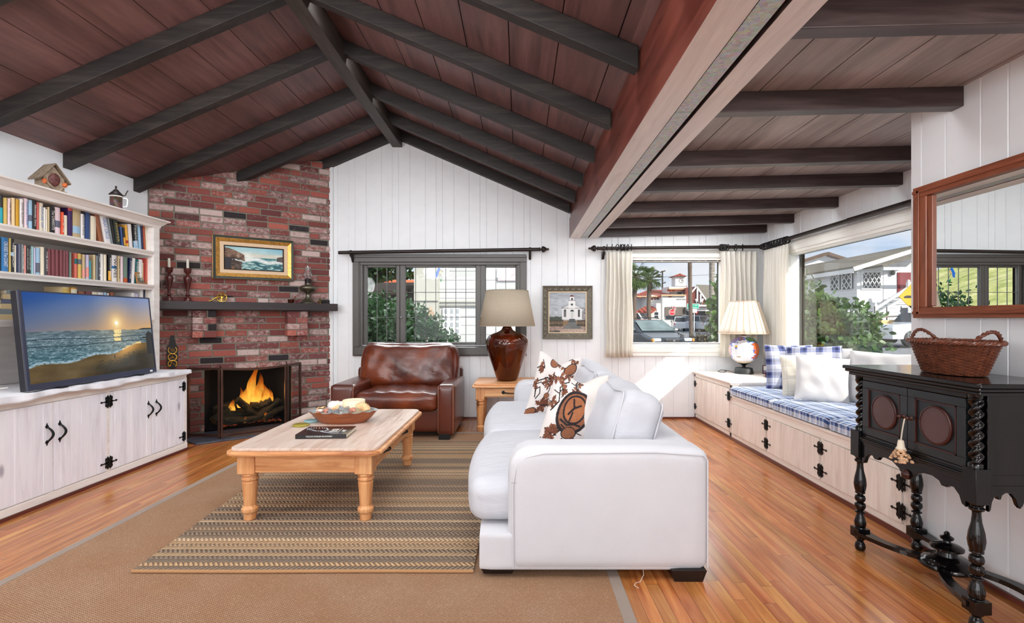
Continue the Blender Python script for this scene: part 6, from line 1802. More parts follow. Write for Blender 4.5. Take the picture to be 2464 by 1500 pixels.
# ---------------------------------------------------------------- scatter pillows
def seg_d(X, Y, a, b):
    ax_, ay_ = a; bx_, by_ = b
    t = np.clip(((X - ax_) * (bx_ - ax_) + (Y - ay_) * (by_ - ay_)) / max(1e-9, (bx_ - ax_) ** 2 + (by_ - ay_) ** 2), 0, 1)
    return np.sqrt((X - ax_ - t * (bx_ - ax_)) ** 2 + (Y - ay_ - t * (by_ - ay_)) ** 2)
def crewel(u, v, seed=0):
    n = fbm(u * 60, v * 60, 3, 3); c = np.zeros(u.shape + (3,)) + np.array([216, 208, 204.])
    BR, DK, LT = (120, 66, 40), (34, 24, 26), (172, 120, 84)
    def line(pts, w, col=DK):
        nonlocal c
        for a, b in zip(pts[:-1], pts[1:]): c = mixc(c, col, seg_d(u, v, a, b) < w * (.8 + .5 * n))
    def blob(cx, cy, rx, ry, ang=0, col=BR, edge=DK, hatch=True):
        nonlocal c
        X = (u - cx) * cos(ang) + (v - cy) * sin(ang); Y = -(u - cx) * sin(ang) + (v - cy) * cos(ang)
        d = np.sqrt((X / rx) ** 2 + (Y / ry) ** 2)
        c = mixc(c, col, d < 1)
        if hatch: c = mixc(c, LT, (d < .9) & (np.sin(X * 260) * np.sin(Y * 260) > .25))
        c = mixc(c, edge, (d > .88) & (d < 1.03))
    def leaf(cx, cy, l, w, ang, col=BR):
        nonlocal c
        X = (u - cx) * cos(ang) + (v - cy) * sin(ang); Y = -(u - cx) * sin(ang) + (v - cy) * cos(ang)
        t = X / l; wd = w * np.sin(np.pi * np.clip(t, 0, 1)) * (1 + .25 * np.sin(t * 22))
        m = (t > 0) & (t < 1) & (np.abs(Y) < wd)
        c = mixc(c, col, m); c = mixc(c, DK, m & (np.abs(Y) < w * .12)); c = mixc(c, DK, m & (np.abs(Y) > wd * .82))
    rr = random.Random(seed + 3)
    for _ in range(16):
        cx_, cy_ = rr.random() * (.9 if seed == 0 else .52), rr.random(); a_ = rr.random() * 6
        for q in range(rr.randint(2, 4)): leaf(cx_, cy_, .10, .026, a_ + q * 1.1, BR if q % 2 else (146, 92, 62))
        line([(cx_, cy_), (cx_ + .08 * cos(a_ - 1), cy_ + .08 * sin(a_ - 1)), (cx_ + .14 * cos(a_ - 1.6), cy_ + .14 * sin(a_ - 1.6))], .007)
    if seed == 0:
        line([(.05, .55), (.2, .62), (.32, .58), (.48, .62), (.56, .74), (.62, .80)], .010)
        line([(.32, .58), (.36, .46), (.48, .42)], .009, BR); line([(.3, .58), (.28, .44), (.24, .36)], .008)
        blob(.68, .82, .16, .10, .25); blob(.32, .90, .11, .07, .8)
        for a in (.2, .9, 1.7, 2.6): leaf(.33, .60, .14, .030, a)
        for a in (3.4, 4.3): leaf(.32, .58, .10, .026, a)
        blob(.24, .34, .05, .045, .5); leaf(.22, .42, .09, .02, 1.2)
        # the big fruit
        blob(.60, .32, .26, .19, .35); blob(.58, .26, .20, .14, .35, BR); line([(.44, .20), (.52, .29), (.6, .25), (.68, .36), (.78, .34)], .010)
        leaf(.76, .40, .22, .05, 1.0); line([(.62, .44), (.64, .58), (.68, .62)], .009); line([(.64, .46), (.74, .56), (.84, .62)], .008); blob(.86, .66, .04, .055, .5, LT); leaf(.66, .56, .10, .03, 1.2); leaf(.67, .60, .09, .024, .4)
        for a in (.6, 1.6, 2.6, 4.4, 5.3): leaf(.20, .18, .13, .034, a)
        line([(.20, .18), (.30, .2), (.36, .1), (.44, .04)], .009); blob(.06, .06, .10, .07, .6)
        line([(.06, .30), (.04, .42), (.10, .46), (.12, .36), (.08, .28)], .008); line([(.03, .70), (.12, .78), (.08, .88)], .008)
        leaf(.90, .94, .10, .03, 3.5); leaf(.05, .66, .12, .03, 1.1)
    else:
        half = u < .60 + .02 * np.sin(v * 9)
        blob(.42, .52, .24, .30, -.5); blob(.43, .55, .17, .20, -.5, (150, 84, 46))
        line([(.34, .48), (.42, .56), (.40, .68)], .014); line([(.42, .56), (.52, .60)], .014); line([(.40, .50), (.36, .38)], .012)
        line([(.24, .40), (.34, .34), (.42, .36), (.52, .34)], .014); line([(.26, .34), (.34, .28), (.40, .32), (.48, .26)], .010)
        blob(.38, .24, .10, .08, .2); leaf(.42, .20, .10, .03, 5.2)
        for a in (.4, 1.5, 2.6, 4.0, 5.2): leaf(.14, .22, .12, .032, a)
        line([(.44, .82), (.40, .92), (.44, 1.0)], .010); leaf(.2, .7, .12, .03, 1.0); line([(.06, .5), (.16, .62), (.14, .8)], .009); line([(.2, .86), (.28, .9), (.24, .98)], .008)
        for a in (1, 2, 4.4): leaf(.34, .08, .10, .03, a)
        plain_ = np.zeros(u.shape + (3,)) + np.array([214, 206, 200.])
        c = np.where(half[..., None], c, plain_)
    return c
def pillow(name, lab, cat, w, h, t, M4, mat_, paintfn=None, n=24, grp=None, wr=1.0, pinch=.07, seed=0, both=False, dent=0, mat_back=None, taper=0):
    """square knife-edge pillow: front face +Z of its own frame"""
    root = thing(name, lab, cat, (0, 0, 0), 0, grp)
    root.matrix_world = M4
    def surf(sgn):
        def P(u, v):
            U, V = 2 * u - 1, 2 * v - 1
            x = w / 2 * U * (1 - pinch * (1 - V * V)); y = h / 2 * V * (1 - pinch * (1 - U * U))
            x *= 1 - taper * (V + 1) / 2
            e = max(0, (1 - abs(U) ** 2.6) * (1 - abs(V) ** 2.6))
            z = sgn * t / 2 * e ** .55
            z += sgn * wr * .006 * e * (sin(9 * U + 5 * V + seed) + sin(7 * V - 4 * U * V + 2 * seed))
            if dent: y -= dent * max(0, V) ** 2 * math.exp(-(U / .45) ** 2) * h; z += 0
            return Vector((x, y, z))
        return P
    if paintfn is None:
        mb = MB().grid(surf(1), n, n)
        Q = surf(-1); mb.grid(lambda u, v: Q(1 - u, v), n, n)
        o = mb.build('pillow_cover', mat_, root, rel=False)
    else:
        n2 = 190
        P = np.array([[surf(1)(i / n2, j / n2) for i in range(n2 + 1)] for j in range(n2 + 1)])
        painted('pillow_front', w, h, n2, n2, paintfn, mat_, root, Matrix.Identity(4), bend=lambda u, v: P)
        Q = surf(-1); MB().grid(lambda u, v: Q(1 - u, v), n, n).build('pillow_back', mat_back or mat_, root, rel=False)
    return root
def frame_m(pos, right, up):
    r_ = Vector(right).normalized(); u_ = Vector(up); u_ = (u_ - r_ * r_.dot(u_)).normalized(); n_ = r_.cross(u_)
    m = Matrix((r_, u_, n_)).transposed().to_4x4(); return Matrix.Translation(Vector(pos)) @ m
M['crewel'] = paint_mat('crewel_embroidery', .9, Sheen_Weight=.1)
M['cotton_beige'] = fabric('natural_cotton', L(228, 220, 214), wr=.35, wscale=8)
pillow('throw_pillow', 'brown crewel flower pillow with pointed corners at the far end of the sofa', 'pillow', .50, .52, .17, frame_m((.30, 3.95, .665), (.95, .26, -.16), (.22, .14, 1)), M['crewel'], lambda u, v: crewel(u, v, 0), dent=.12, taper=.28, seed=2, mat_back=M['cotton_beige'])
pillow('throw_pillow', 'half embroidered, half plain pillow leaning just behind the near sofa arm', 'pillow', .50, .50, .18, frame_m((.36, 3.05, .625), (.97, -.08, -.10), (.34, .12, 1)), M['crewel'], lambda u, v: crewel(u, v, 1), dent=.10, taper=.34, seed=5, mat_back=M['cotton_beige'])
o = MB().tube([(.575, 2.33, .05), (.573, 2.30, .02), (.55, 2.27, .0035), (.53, 2.262, .0035), (.515, 2.24, .0035), (.53, 2.215, .0035)], .0011, 5).build('loose_thread', M['ink_w'], org=(.54, 2.27, 0)); tag(o, 'loose white thread hanging from under the near sofa arm', 'thread')
# ================================================================ window seat and corner cabinet
RXF = 2.105
ws = thing('window_seat', 'long whitewashed window seat with black strap hinges under the side window', 'window seat', (2.5, 3.8, 0))
mb = MB().box(RXF + .012, XR - .002, YM + .002, 4.955, .02, .425); mb.build('carcass', M['pickled_r'], ws)
mb = MB().box(RXF - .012, XR - .002, YM + .002, 4.95, .425, .446); mb.box(RXF + .0, RXF + .02, YM + .002, 4.95, .365, .425); mb.box(RXF, RXF + .02, YM + .002, 4.95, .03, .075)
for a, b in ((4.925, 4.95), (4.222, 4.245), (3.455, 3.485), (3.088, 3.105), (YM + .002, 2.735)): mb.box(RXF, RXF + .02, a, b, .075, .365)
mb.build('seat_frame', M['pickled_rh'], ws, bevel=.002)
MB().box(RXF - .006, RXF + .02, YM + .002, 4.955, .001, .03).build('plinth', M['beam_red'], ws)
for (a, b, n_) in ((4.247, 4.923, 6), (3.487, 4.220, 6), (3.107, 3.453, 3), (2.737, 3.086, 3)):
    door_boards(a, b, .078, .362, RXF + .012, -1, .022, [a + (b - a) * (i + 1) / n_ + (.012 if i % 2 else -.01) for i in range(n_ - 1)], 'bench_door', M['pickled_r'], ws)
xh = RXF - .0105
for y in (4.234, 3.470):
    for z in (.30, .145): hinge(y, z, xh, -1, ws)
for z in (.30, .145): hinge(2.736, z, xh, -1, ws, k=1.0, sides=(-1, 1))
cc = thing('corner_cabinet', 'raised whitewashed corner cabinet that carries the globe lamp', 'cabinet', (2.5, 5.45, 0))
MB().box(RXF + .012, XR - .002, 4.96, 5.996, .02, .55).build('carcass', M['pickled_r'], cc, bevel=.002)
mb = MB()
for a, b in ((4.96, 4.99), (5.965, 5.996)): mb.box(RXF, RXF + .012, a, b, .03, .545)
mb.box(RXF, RXF + .012, 4.96, 5.996, .03, .07); mb.box(RXF, RXF + .012, 4.96, 5.996, .51, .55)
mb.build('face_frame', M['pickled_rh'], cc, bevel=.002)
MB().box(RXF - .025, XR - .002, 4.935, 5.996, .556, .576).box(RXF - .012, XR - .002, 4.948, 5.996, .540, .556).build('cabinet_top', M['pickled_rh'], cc, bevel=.006)
MB().box(RXF - .006, RXF + .02, 4.96, 5.985, .001, .03).build('plinth', M['beam_red'], cc)
door_boards(4.995, 5.96, .078, .50, RXF + .012, -1, .020, [5.15, 5.32, 5.45, 5.60, 5.72, 5.85], 'cabinet_door', M['pickled_r'], cc)
for z in (.43, .16):
    hinge(4.992, z, xh, -1, cc); hinge(5.955, z, xh, -1, cc, sides=(-1,), k=.8)
# plaid
NV, LB, WH, MB_ = L(20, 30, 76), L(96, 128, 176), L(214, 220, 230), L(44, 82, 148)
M['plaid_seat'] = plaid('blue_check_cushion_cotton', [(0, L(214, 220, 230)), (.12, NV), (.26, LB), (.30, WH), (.34, LB), (.44, NV), (.48, WH), (.54, MB_), (.66, WH), (.80, L(60, 90, 150)), (.84, WH), (.88, LB)],
                        [(0, WH), (.18, MB_), (.30, WH), (.36, NV), (.44, WH), (.48, LB), (.60, WH), (.74, NV), (.82, LB), (.88, WH)], .20, ('y', 'xz'))
M['plaid_pil'] = plaid('navy_check_pillow_cotton', [(0, L(206, 208, 220)), (.16, L(88, 98, 144)), (.34, NV), (.52, L(88, 98, 144)), (.62, L(206, 208, 220)), (.70, NV), (.72, L(206, 208, 220)), (.78, NV), (.80, L(206, 208, 220))],
                       [(0, L(206, 208, 220)), (.16, L(88, 98, 144)), (.34, NV), (.52, L(88, 98, 144)), (.62, L(206, 208, 220)), (.70, NV), (.72, L(206, 208, 220)), (.78, NV), (.80, L(206, 208, 220))], .125, ('x', 'y'))
M['piping_b'] = plain('navy_piping', L(44, 58, 104), .9)
for (a, b, lab) in ((4.135, 4.945, 'blue checked seat cushion nearest the corner cabinet'), (3.375, 4.13, 'blue checked middle seat cushion of the window seat'), (2.69, 3.37, 'blue checked seat cushion behind the black console')):
    t = thing('seat_cushion', lab, 'cushion', (2.49, (a + b) / 2, .446), group='blue checked cushions of the window seat')
    MB().soft((2.50, (a + b) / 2, .4895), (.845, b - a, .085), .028, 14, (0, .004, .010)).build('cushion_cover', M['plaid_seat'], t)
    mb = MB()
    for z in (.463, .516): mb.tube([(2.085, a + .03, z), (2.078, a + .06, z), (2.078, b - .06, z), (2.085, b - .03, z)], .0045, 6)
    mb.build('piping', M['plaid_seat'], t)
M['cream_pil'] = fabric('cream_linen', L(214, 208, 194), wr=.2, wscale=7); M['white_pil'] = fabric('off_white_cotton', L(206, 204, 204), wr=.25, wscale=8)
g = G('cream_windowpane_check'); sp = g.n('SeparateXYZ', Vector=g.co())
lx = g.math('LESS_THAN', g.math('FRACT', g.math('ADD', g.math('DIVIDE', sp.outputs[0], .11), 10.3)), .035); ly = g.math('LESS_THAN', g.math('FRACT', g.math('ADD', g.math('DIVIDE', sp.outputs[1], .11), 10.3)), .035)
M['cream_check'] = g.bsdf(g.mix(g.math('MAXIMUM', lx, ly), L(214, 208, 194), L(186, 184, 176)), .9)
pillow('throw_pillow', 'navy checked pillow nearest the globe lamp', 'pillow', .44, .42, .15, frame_m((2.56, 4.73, .745), (.97, -.10, 0), (.03, .12, 1)), M['plaid_pil'], grp='navy checked pillows on the window seat', seed=1, pinch=.04)
pillow('throw_pillow', 'navy checked pillow tilted behind the cream one', 'pillow', .44, .42, .15, frame_m((2.68, 4.53, .745), (.80, -.55, .05), (.20, .12, 1)), M['plaid_pil'], grp='navy checked pillows on the window seat', seed=2, pinch=.04)
pillow('throw_pillow', 'small white pillow corner peeping out between the checked pillows', 'pillow', .36, .36, .12, frame_m((2.84, 4.55, .76), (.5, -.86, 0), (.05, .0, 1)), M['white_pil'], seed=9, pinch=.04)
pillow('throw_pillow', 'cream pillow with thin window check leaning behind the plain white one', 'pillow', .37, .37, .13, frame_m((2.46, 4.30, .712), (.92, -.36, .04), (.16, .20, 1)), M['cream_check'], seed=3, pinch=.05)
pillow('throw_pillow', 'plain white pillow at the front of the window seat pillows', 'pillow', .40, .38, .14, frame_m((2.44, 4.02, .715), (.95, -.28, -.10), (.14, .26, 1)), M['white_pil'], seed=4, pinch=.05)
pillow('throw_pillow', 'off white pillow leaning on the sill beside the black console', 'pillow', .46, .42, .15, frame_m((2.77, 3.84, .735), (.5, -.86, 0), (.16, .12, 1)), M['white_pil'], seed=6, pinch=.06)
# globe lamp
gp = thing('globe_lamp', 'globe table lamp with a pleated cream shade on the corner cabinet', 'lamp', (2.565, 5.70, .5765))
MB().lathe([(.100, 0), (.104, .004), (.092, .062), (.088, .066), (.02, .067)], 36).build('base', plain('matt_black_base', L(30, 34, 36), .55), gp, rel=False)
MB().lathe([(.018, .064), (.017, .09), (.024, .100), (.058, .116), (.060, .122)], 24).build('stem_cup', M['black'], gp, rel=False)
GR = .163; GC = Vector((0, 0, .122 + GR - .012))
def globe_rgb(lon, lat):
    c = np.zeros(lon.shape + (3,)) + np.array([226, 226, 232.])
    n = fbm(lon * 1.6 + 9, lat * 2 + 5, 12); nn = (n - .5) * 14
    grat = (np.minimum(np.mod(lon, 15), 15 - np.mod(lon, 15)) < .55) | (np.minimum(np.mod(lat, 15), 15 - np.mod(lat, 15)) < .5)
    c = mixc(c, (196, 196, 206), grat)
    def land(cx, cy, rx, ry, col, k=0):
        nonlocal c
        w = (fbm(lon * .11 + k, lat * .13 + k, 21 + k, 4) - .5) * 1.5
        d = np.sqrt(((lon - cx) / rx) ** 2 + ((lat - cy) / ry) ** 2) + w
        c = mixc(c, (90, 130, 220), (d < 1.18)); c = mixc(c, (40, 50, 130), (d < 1.04)); c = mixc(c, np.array(col, float) + nn[..., None], d < .98)
    land(62, 6, 26, 44, (200, 92, 34), 1); land(52, 50, 34, 16, (64, 120, 62), 2); land(-20, 56, 20, 14, (132, 84, 100), 3); land(-62, 46, 30, 20, (148, 132, 180), 4); land(-72, -4, 18, 24, (214, 178, 176), 5); land(78, 34, 16, 8, (60, 110, 60), 6)
    c = mixc(c, (206, 160, 60), ((lon + 30) / 6) ** 2 + ((lat - 14) / 5) ** 2 < 1); c = mixc(c, (70, 110, 190), ((lon + 30) / 6) ** 2 + ((lat - 8) / 3) ** 2 < 1)
    c = mixc(c, (170, 150, 90), (np.abs(lat + 26) < 2.2) & (np.abs(lon + 22) < 9)); c = mixc(c, (90, 96, 130), (np.abs(lat + 29) < 1.2) & (np.abs(lon + 22) < 8))
    c = mixc(c, (222, 206, 180), lat < -52)
    return c
def gfn(u, v): return globe_rgb((u - .5) * 360 / 1.0, (v - .5) * 180)
def gbend(u, v):
    a = (u - .5) * 2 * np.pi + atan2(-5.70, -2.565); th = (v - .5) * np.pi
    return np.stack([GC.x + GR * np.cos(th) * np.cos(a), GC.y + GR * np.cos(th) * np.sin(a), GC.z + GR * np.sin(th)], -1)
M['enamel'] = paint_mat('glossy_painted_globe', .12, Coat_Weight=.5)
painted('globe', 1, 1, 240, 130, gfn, M['enamel'], gp, Matrix.Identity(4), bend=gbend)
zt_ = GC.z + GR
MB().lathe([(.03, zt_ - .004), (.02, zt_ + .006), (.026, zt_ + .012), (.016, zt_ + .018), (.016, zt_ + .05), (.007, zt_ + .052), (.006, zt_ + .30)], 16).build('socket', plain('copper_brown_socket', L(96, 60, 44), .35, .5), gp, rel=False)
sb, st = 1.035 - .5765, 1.40 - .5765
def shP(u, v):
    a = 2 * pi * u; k = (u * 22) % 1.0
    r_ = (.275 + (.155 - .275) * v) * (1 - .035 * (1 if k > .86 else 0))
    return Vector((cos(a) * r_, sin(a) * r_, sb + (st - sb) * v))
M['shade_w'] = None
g = G('ivory_pleated_shade'); b_ = g.n('BsdfDiffuse', Color=L(240, 232, 218)); t_ = g.n('BsdfTranslucent', Color=L(246, 232, 210)); mx = g.n('MixShader', i0=.3, i1=b_.outputs[0], i2=t_.outputs[0]); g.t.links.new(mx.outputs[0], g.o.inputs[0]); M['shade_w'] = g.m
shd = MB().grid(shP, 176, 6, cu=True).build('lamp_shade', M['shade_w'], gp, rel=False); sf = shd.modifiers.new('t', 'SOLIDIFY'); sf.thickness = .003
mb = MB()
for k in range(22):
    a = 2 * pi * (k + .92) / 22; mb.beam((cos(a) * .272, sin(a) * .272, sb), (cos(a) * .153, sin(a) * .153, st), .006, .004, up=(cos(a), sin(a), .3))
for r_, z_ in ((.276, sb), (.156, st)): mb.tube([(cos(a) * r_, sin(a) * r_, z_) for a in [2 * pi * i / 44 for i in range(44)]], .004, 6, closed=True)
mb.build('pleat_ribs', plain('tan_pleat_edge', L(206, 176, 152), .8), shd, rel=False)
o = MB().tube([(2.47, 5.74, .583), (2.42, 5.80, .600), (2.36, 5.84, .604), (2.33, 5.86, .584), (2.34, 5.82, .581), (2.38, 5.78, .581), (2.40, 5.84, .581), (2.45, 5.9, .581), (2.46, 5.985, .585)], .0035, 6).build('lamp_cord', M['black'], org=(2.4, 5.85, .577)); tag(o, 'black lamp cord looped on the corner cabinet', 'cord')
t = thing('wooden_letter_holder', 'dark carved wooden stand with two round holes on the corner cabinet', 'holder', (2.70, 5.28, .5765), radians(-12))
def holed(mb, w, h, t_, holes):
    P = [(-w / 2 + .02, 0), (w / 2, 0), (w / 2, h * .7), (w / 2 - .01, h), (-w / 2 + .005, h), (-w / 2, h * .7)]
    mb.prism(P, 'y', 0, t_); return mb
mb = MB()
for cx in (-.045, .045):
    n_ = 20; R2 = .030
    for i in range(n_):
        a, b = 2 * pi * i / n_, 2 * pi * (i + 1) / n_
        def sq(a_): 
            k = 1 / max(abs(cos(a_)), abs(sin(a_))); return (cx + cos(a_) * .045 * min(k, 1.2), .034 + sin(a_) * .034 * min(k, 1.15))
        q = [(cx + cos(a) * .026, .034 + sin(a) * .022), (cx + cos(b) * .026, .034 + sin(b) * .022), sq(b), sq(a)]
        mb.prism(q, 'y', 0, .014)
mb.build('pierced_front', M['mahog'], t, rel=False)
MB().box(-.085, .22, .014, .10, 0, .012).box(.09, .22, 0, .014, 0, .03).build('tray', M['mahog'], t, rel=False)
def sp2(u, v):
    c = np.zeros(u.shape + (3,)) + np.array([216, 216, 214.]); c = mixc(c, (110, 120, 150), v < .35); c = mixc(c, (150, 90, 80), (v > .3) & (v < .42)); return c
t = thing('small_frame', 'small framed postcard picture at the back of the corner cabinet', 'picture frame', (2.83, 5.64, .5765), radians(-18))
mb = mitre(MB(), -.075, .075, 0, .10, .010, -.006, .008, -.003); mb.build('frame', M['mahog'], t, rel=False)
painted('print', .13, .08, 20, 14, sp2, M['paint'], t, Matrix.Translation((0, -.001, .05)))
# ================================================================ mirror
mr = thing('wall_mirror', 'large oak framed mirror on the white panelled wall at the right', 'mirror', (XM, 1.9, 1.205))
M['oak'] = wood('red_oak_frame', L(96, 46, 28), L(140, 76, 50), L(164, 96, 66), axis='y', scale=1.4, rough=.32, bump=.2)
M['oak_z'] = wood('red_oak_frame_upright', L(96, 46, 28), L(136, 74, 48), L(160, 92, 62), axis='z', scale=1.4, rough=.32, bump=.2)
my0, my1, mz0_, mz1_ = 1.20, 2.632, 1.205, 1.887
mb = MB()
for (za, zb_) in ((mz0_, mz0_ + .055), (mz1_ - .055, mz1_)): mb.box(XM - .030, XM - .001, my0, my1, za, zb_)
for (za, zb_) in ((mz0_ + .018, mz0_ + .034), (mz1_ - .034, mz1_ - .018)): mb.box(XM - .036, XM - .03, my0, my1, za, zb_)
mb.build('frame_rail', M['oak'], mr, bevel=.004)
for (ya, yb_) in ((my0, my0 + .085), (my1 - .085, my1)): MB().box(XM - .030, XM - .001, ya, yb_, mz0_ + .055, mz1_ - .055).build('frame_stile', M['oak_z'], mr, bevel=.004)
MB().box(XM - .036, XM - .03, my1 - .045, my1 - .028, mz0_ + .02, mz1_ - .02).build('stile_bead', M['oak_z'], mr, bevel=.002)
MB().box(XM - .022, XM - .001, my1 - .115, my1 - .085, mz0_ + .06, mz1_ - .06).build('inner_stile', M['oak_z'], mr, bevel=.003)
g = G('silvered_glass'); M['mirror'] = g.bsdf((.86, .89, .88, 1), .0, 1.0)
MB().box(XM - .010, XM - .006, my0 + .08, my1 - .08, mz0_ + .05, mz1_ - .05).build('mirror_glass', M['mirror'], mr)
# ================================================================ black console cupboard
KX0, KX1, KY0, KY1 = 1.745, 2.085, 1.90, 2.615
cs = thing('console_cupboard', 'near black console cupboard with twisted columns on tall turned legs', 'console', (1.92, 2.25, 0))
BW = M['blackwood']
M['panel'] = plain('worn_black_green_panel', L(34, 38, 40), .32, nv=.25, ns=6)
M['disc'] = plain('dark_plum_disc', L(84, 58, 56), .35, nv=.15, ns=5)
M['edge'] = plain('rubbed_red_edge', L(60, 24, 18), .3, nv=.4, ns=12)
MB().prism(rr_rect(KX0 - .035, KX1 + .015, KY0 - .045, KY1 + .035, .01, 2), 'z', .940, .957).build('cupboard_top', BW, cs, bevel=.004)
mb = MB().box(KX0 - .025, KX1 + .01, KY0 - .035, KY1 + .025, .925, .940); mb.box(KX0 - .012, KX1, KY0 - .022, KY1 + .012, .908, .925); mb.build('cornice', BW, cs, bevel=.005)
mb = MB().box(KX0 + .05, KX1, KY0 + .012, KY1 - .012, .590, .908); mb.box(KX0 + .03, KX0 + .05, KY0 + .058, KY1 - .058, .590, .908)
mb.box(KX0 + .012, KX0 + .03, KY0 + .06, KY1 - .06, .590, .612); mb.box(KX0 + .012, KX0 + .03, KY0 + .06, KY1 - .06, .888, .908)
mb.build('body', BW, cs, bevel=.003)
ymid = (KY0 + KY1) / 2
for (a, b, kn) in ((KY0 + .062, ymid - .002, ymid - .022), (ymid + .002, KY1 - .062, ymid + .022)):
    d = MB().box(KX0 + .018, KX0 + .034, a, b, .614, .886)
    dd = d.build('cupboard_door', M['panel'], cs, bevel=.002)
    mb = MB(); x_ = KX0 + .018
    for (p, q, r_, s_) in ((a, b, .614, .650), (a, b, .850, .886), (a, a + .042, .65, .85), (b - .042, b, .65, .85)): mb.box(x_ - .008, x_, p, q, r_, s_)
    mb.build('door_frame', M['panel'], dd, bevel=.002)
    mb = MB()
    for (p, q, r_, s_) in ((a + .042, b - .042, .650, .656), (a + .042, b - .042, .844, .85), (a + .042, a + .047, .65, .85), (b - .047, b - .042, .65, .85)): mb.box(x_ - .009, x_ - .001, p, q, r_, s_)
    mb.build('bead', M['edge'], dd)
    m_ = (a + b) / 2
    MB().lathe([(.083, 0), (.083, -.007), (.078, -.011), (.074, -.011), (.074, -.006)], 40, c=(x_, m_, .75), axis='x').build('ring_moulding', M['edge'], dd)
    MB().lathe([(.074, -.004), (.074, -.008), (.01, -.008)], 40, c=(x_, m_, .75), axis='x').build('plum_disc', M['disc'], dd)
    MB().lathe([(.012, 0), (.006, -.004), (.005, -.010), (.009, -.014), (.010, -.02), (.006, -.025), (.001, -.026)], 16, c=(KX0 + .010, kn, .755), axis='x').build('knob', M['edge'], dd)
def twist_col(x, y, z0, z1, r=.0235):
    n_ = 60
    def P(u, v):
        a = 2 * pi * u; ph = v * 2 * pi * 3.1
        rr_ = r * (.80 + .26 * cos(2 * (a - ph))) * (1 if .04 < v < .96 else 1.2)
        return Vector((x + cos(a) * rr_, y + sin(a) * rr_, z0 + (z1 - z0) * v))
    return MB().grid(P, 24, n_, cu=True)
for y in (KY0 + .032, KY1 - .032):
    mb = twist_col(KX0 + .024, y, .640, .895)
    mb.lathe([(.024, .625), (.024, .640), (.020, .644)], 20, c=(KX0 + .022, y, 0)); mb.lathe([(.020, .890), (.024, .895), (.024, .908)], 20, c=(KX0 + .022, y, 0))
    mb.build('twisted_column', M['edge'] if False else BW, cs)
# moulding under the doors and shaped aprons
mb = MB()
for k, (x_, z_) in enumerate(((KX0 - .004, .588), (KX0 + .0, .578), (KX0 + .004, .568))): mb.box(x_, KX0 + .05, KY0 + .055, KY1 - .055, z_ - .002, z_ + .006)
mb.box(KX0 + .006, KX1, KY0 + .01, KY1 - .01, .555, .600)
mb.build('waist_moulding', BW, cs, bevel=.002)
def apron(y0, y1, zt, mirror=True):
    W_ = y1 - y0; P = [(y0, zt), (y0, zt - .10)]
    prof = [(0, .10), (.03, .092), (.05, .062), (.09, .040), (.13, .040), (.15, .052), (.19, .052), (.21, .036), (.27, .026), (.35, .030), (.42, .050), (.455, .075), (.5, .088)]
    for t_, d_ in prof[1:]: P.append((y0 + W_ * t_, zt - d_))
    for t_, d_ in prof[::-1][1:]: P.append((y0 + W_ * (1 - t_), zt - d_))
    P.append((y1, zt)); return P
MB().prism(apron(KY0 + .06, KY1 - .06, .560), 'x', KX0 + .008, KX0 + .026).build('apron', BW, cs, bevel=.002)
MB().prism(apron(KX0 + .05, KX1 - .05, .560), 'y', KY0 + .006, KY0 + .022).build('apron', BW, cs, bevel=.002)
MB().prism([(a, b) for a, b in apron(KX0 + .05, KX1 - .05, .560)], 'y', KY1 - .022, KY1 - .006).build('apron', BW, cs, bevel=.002)
MB().lathe([(.020, 0), (.022, -.005), (.016, -.010), (.013, -.018), (.004, -.022)], 20, c=(KX0 + .008, ymid, .497), axis='x').build('apron_boss', M['edge'], cs)
legs = [(KX0 + .022, KY0 + .028), (KX0 + .022, KY1 - .028), (KX1 - .025, KY0 + .028), (KX1 - .025, KY1 - .028)]
for i, (x, y) in enumerate(legs):
    q = .030
    mb = MB().box(x - q, x + q, y - q, y + q, .490, .625)
    mb.lathe([(.014, .455), (.024, .462), (.026, .470), (.019, .476), (.022, .482), (.028, .490)], 20, c=(x, y, 0))
    mb.lathe([(.020, .300), (.026, .32), (.029, .345), (.026, .375), (.017, .415), (.014, .445), (.015, .458)], 20, c=(x, y, 0))
    mb.lathe([(.014, .252), (.022, .258), (.025, .270), (.022, .284), (.013, .290), (.013, .294), (.023, .298), (.023, .304), (.016, .308)], 20, c=(x, y, 0))
    mb.lathe([(.023, .196), (.023, .202), (.012, .206), (.019, .214), (.026, .228), (.024, .243), (.014, .252)], 20, c=(x, y, 0))
    mb.lathe([(.022, .120), (.027, .135), (.027, .150), (.020, .175), (.014, .190), (.015, .198)], 20, c=(x, y, 0))
    mb.lathe([(.022, .108), (.026, .113), (.022, .122)], 20, c=(x, y, 0))
    mb.box(x - .031, x + .031, y - .031, y + .031, .082 - .012, .118)
    mb.lathe([(.012, .001), (.022, .006), (.025, .02), (.022, .036), (.014, .05), (.018, .056), (.024, .062), (.024, .071)], 20, c=(x, y, 0))
    mb.build('turned_leg', BW, cs, bevel=.001)
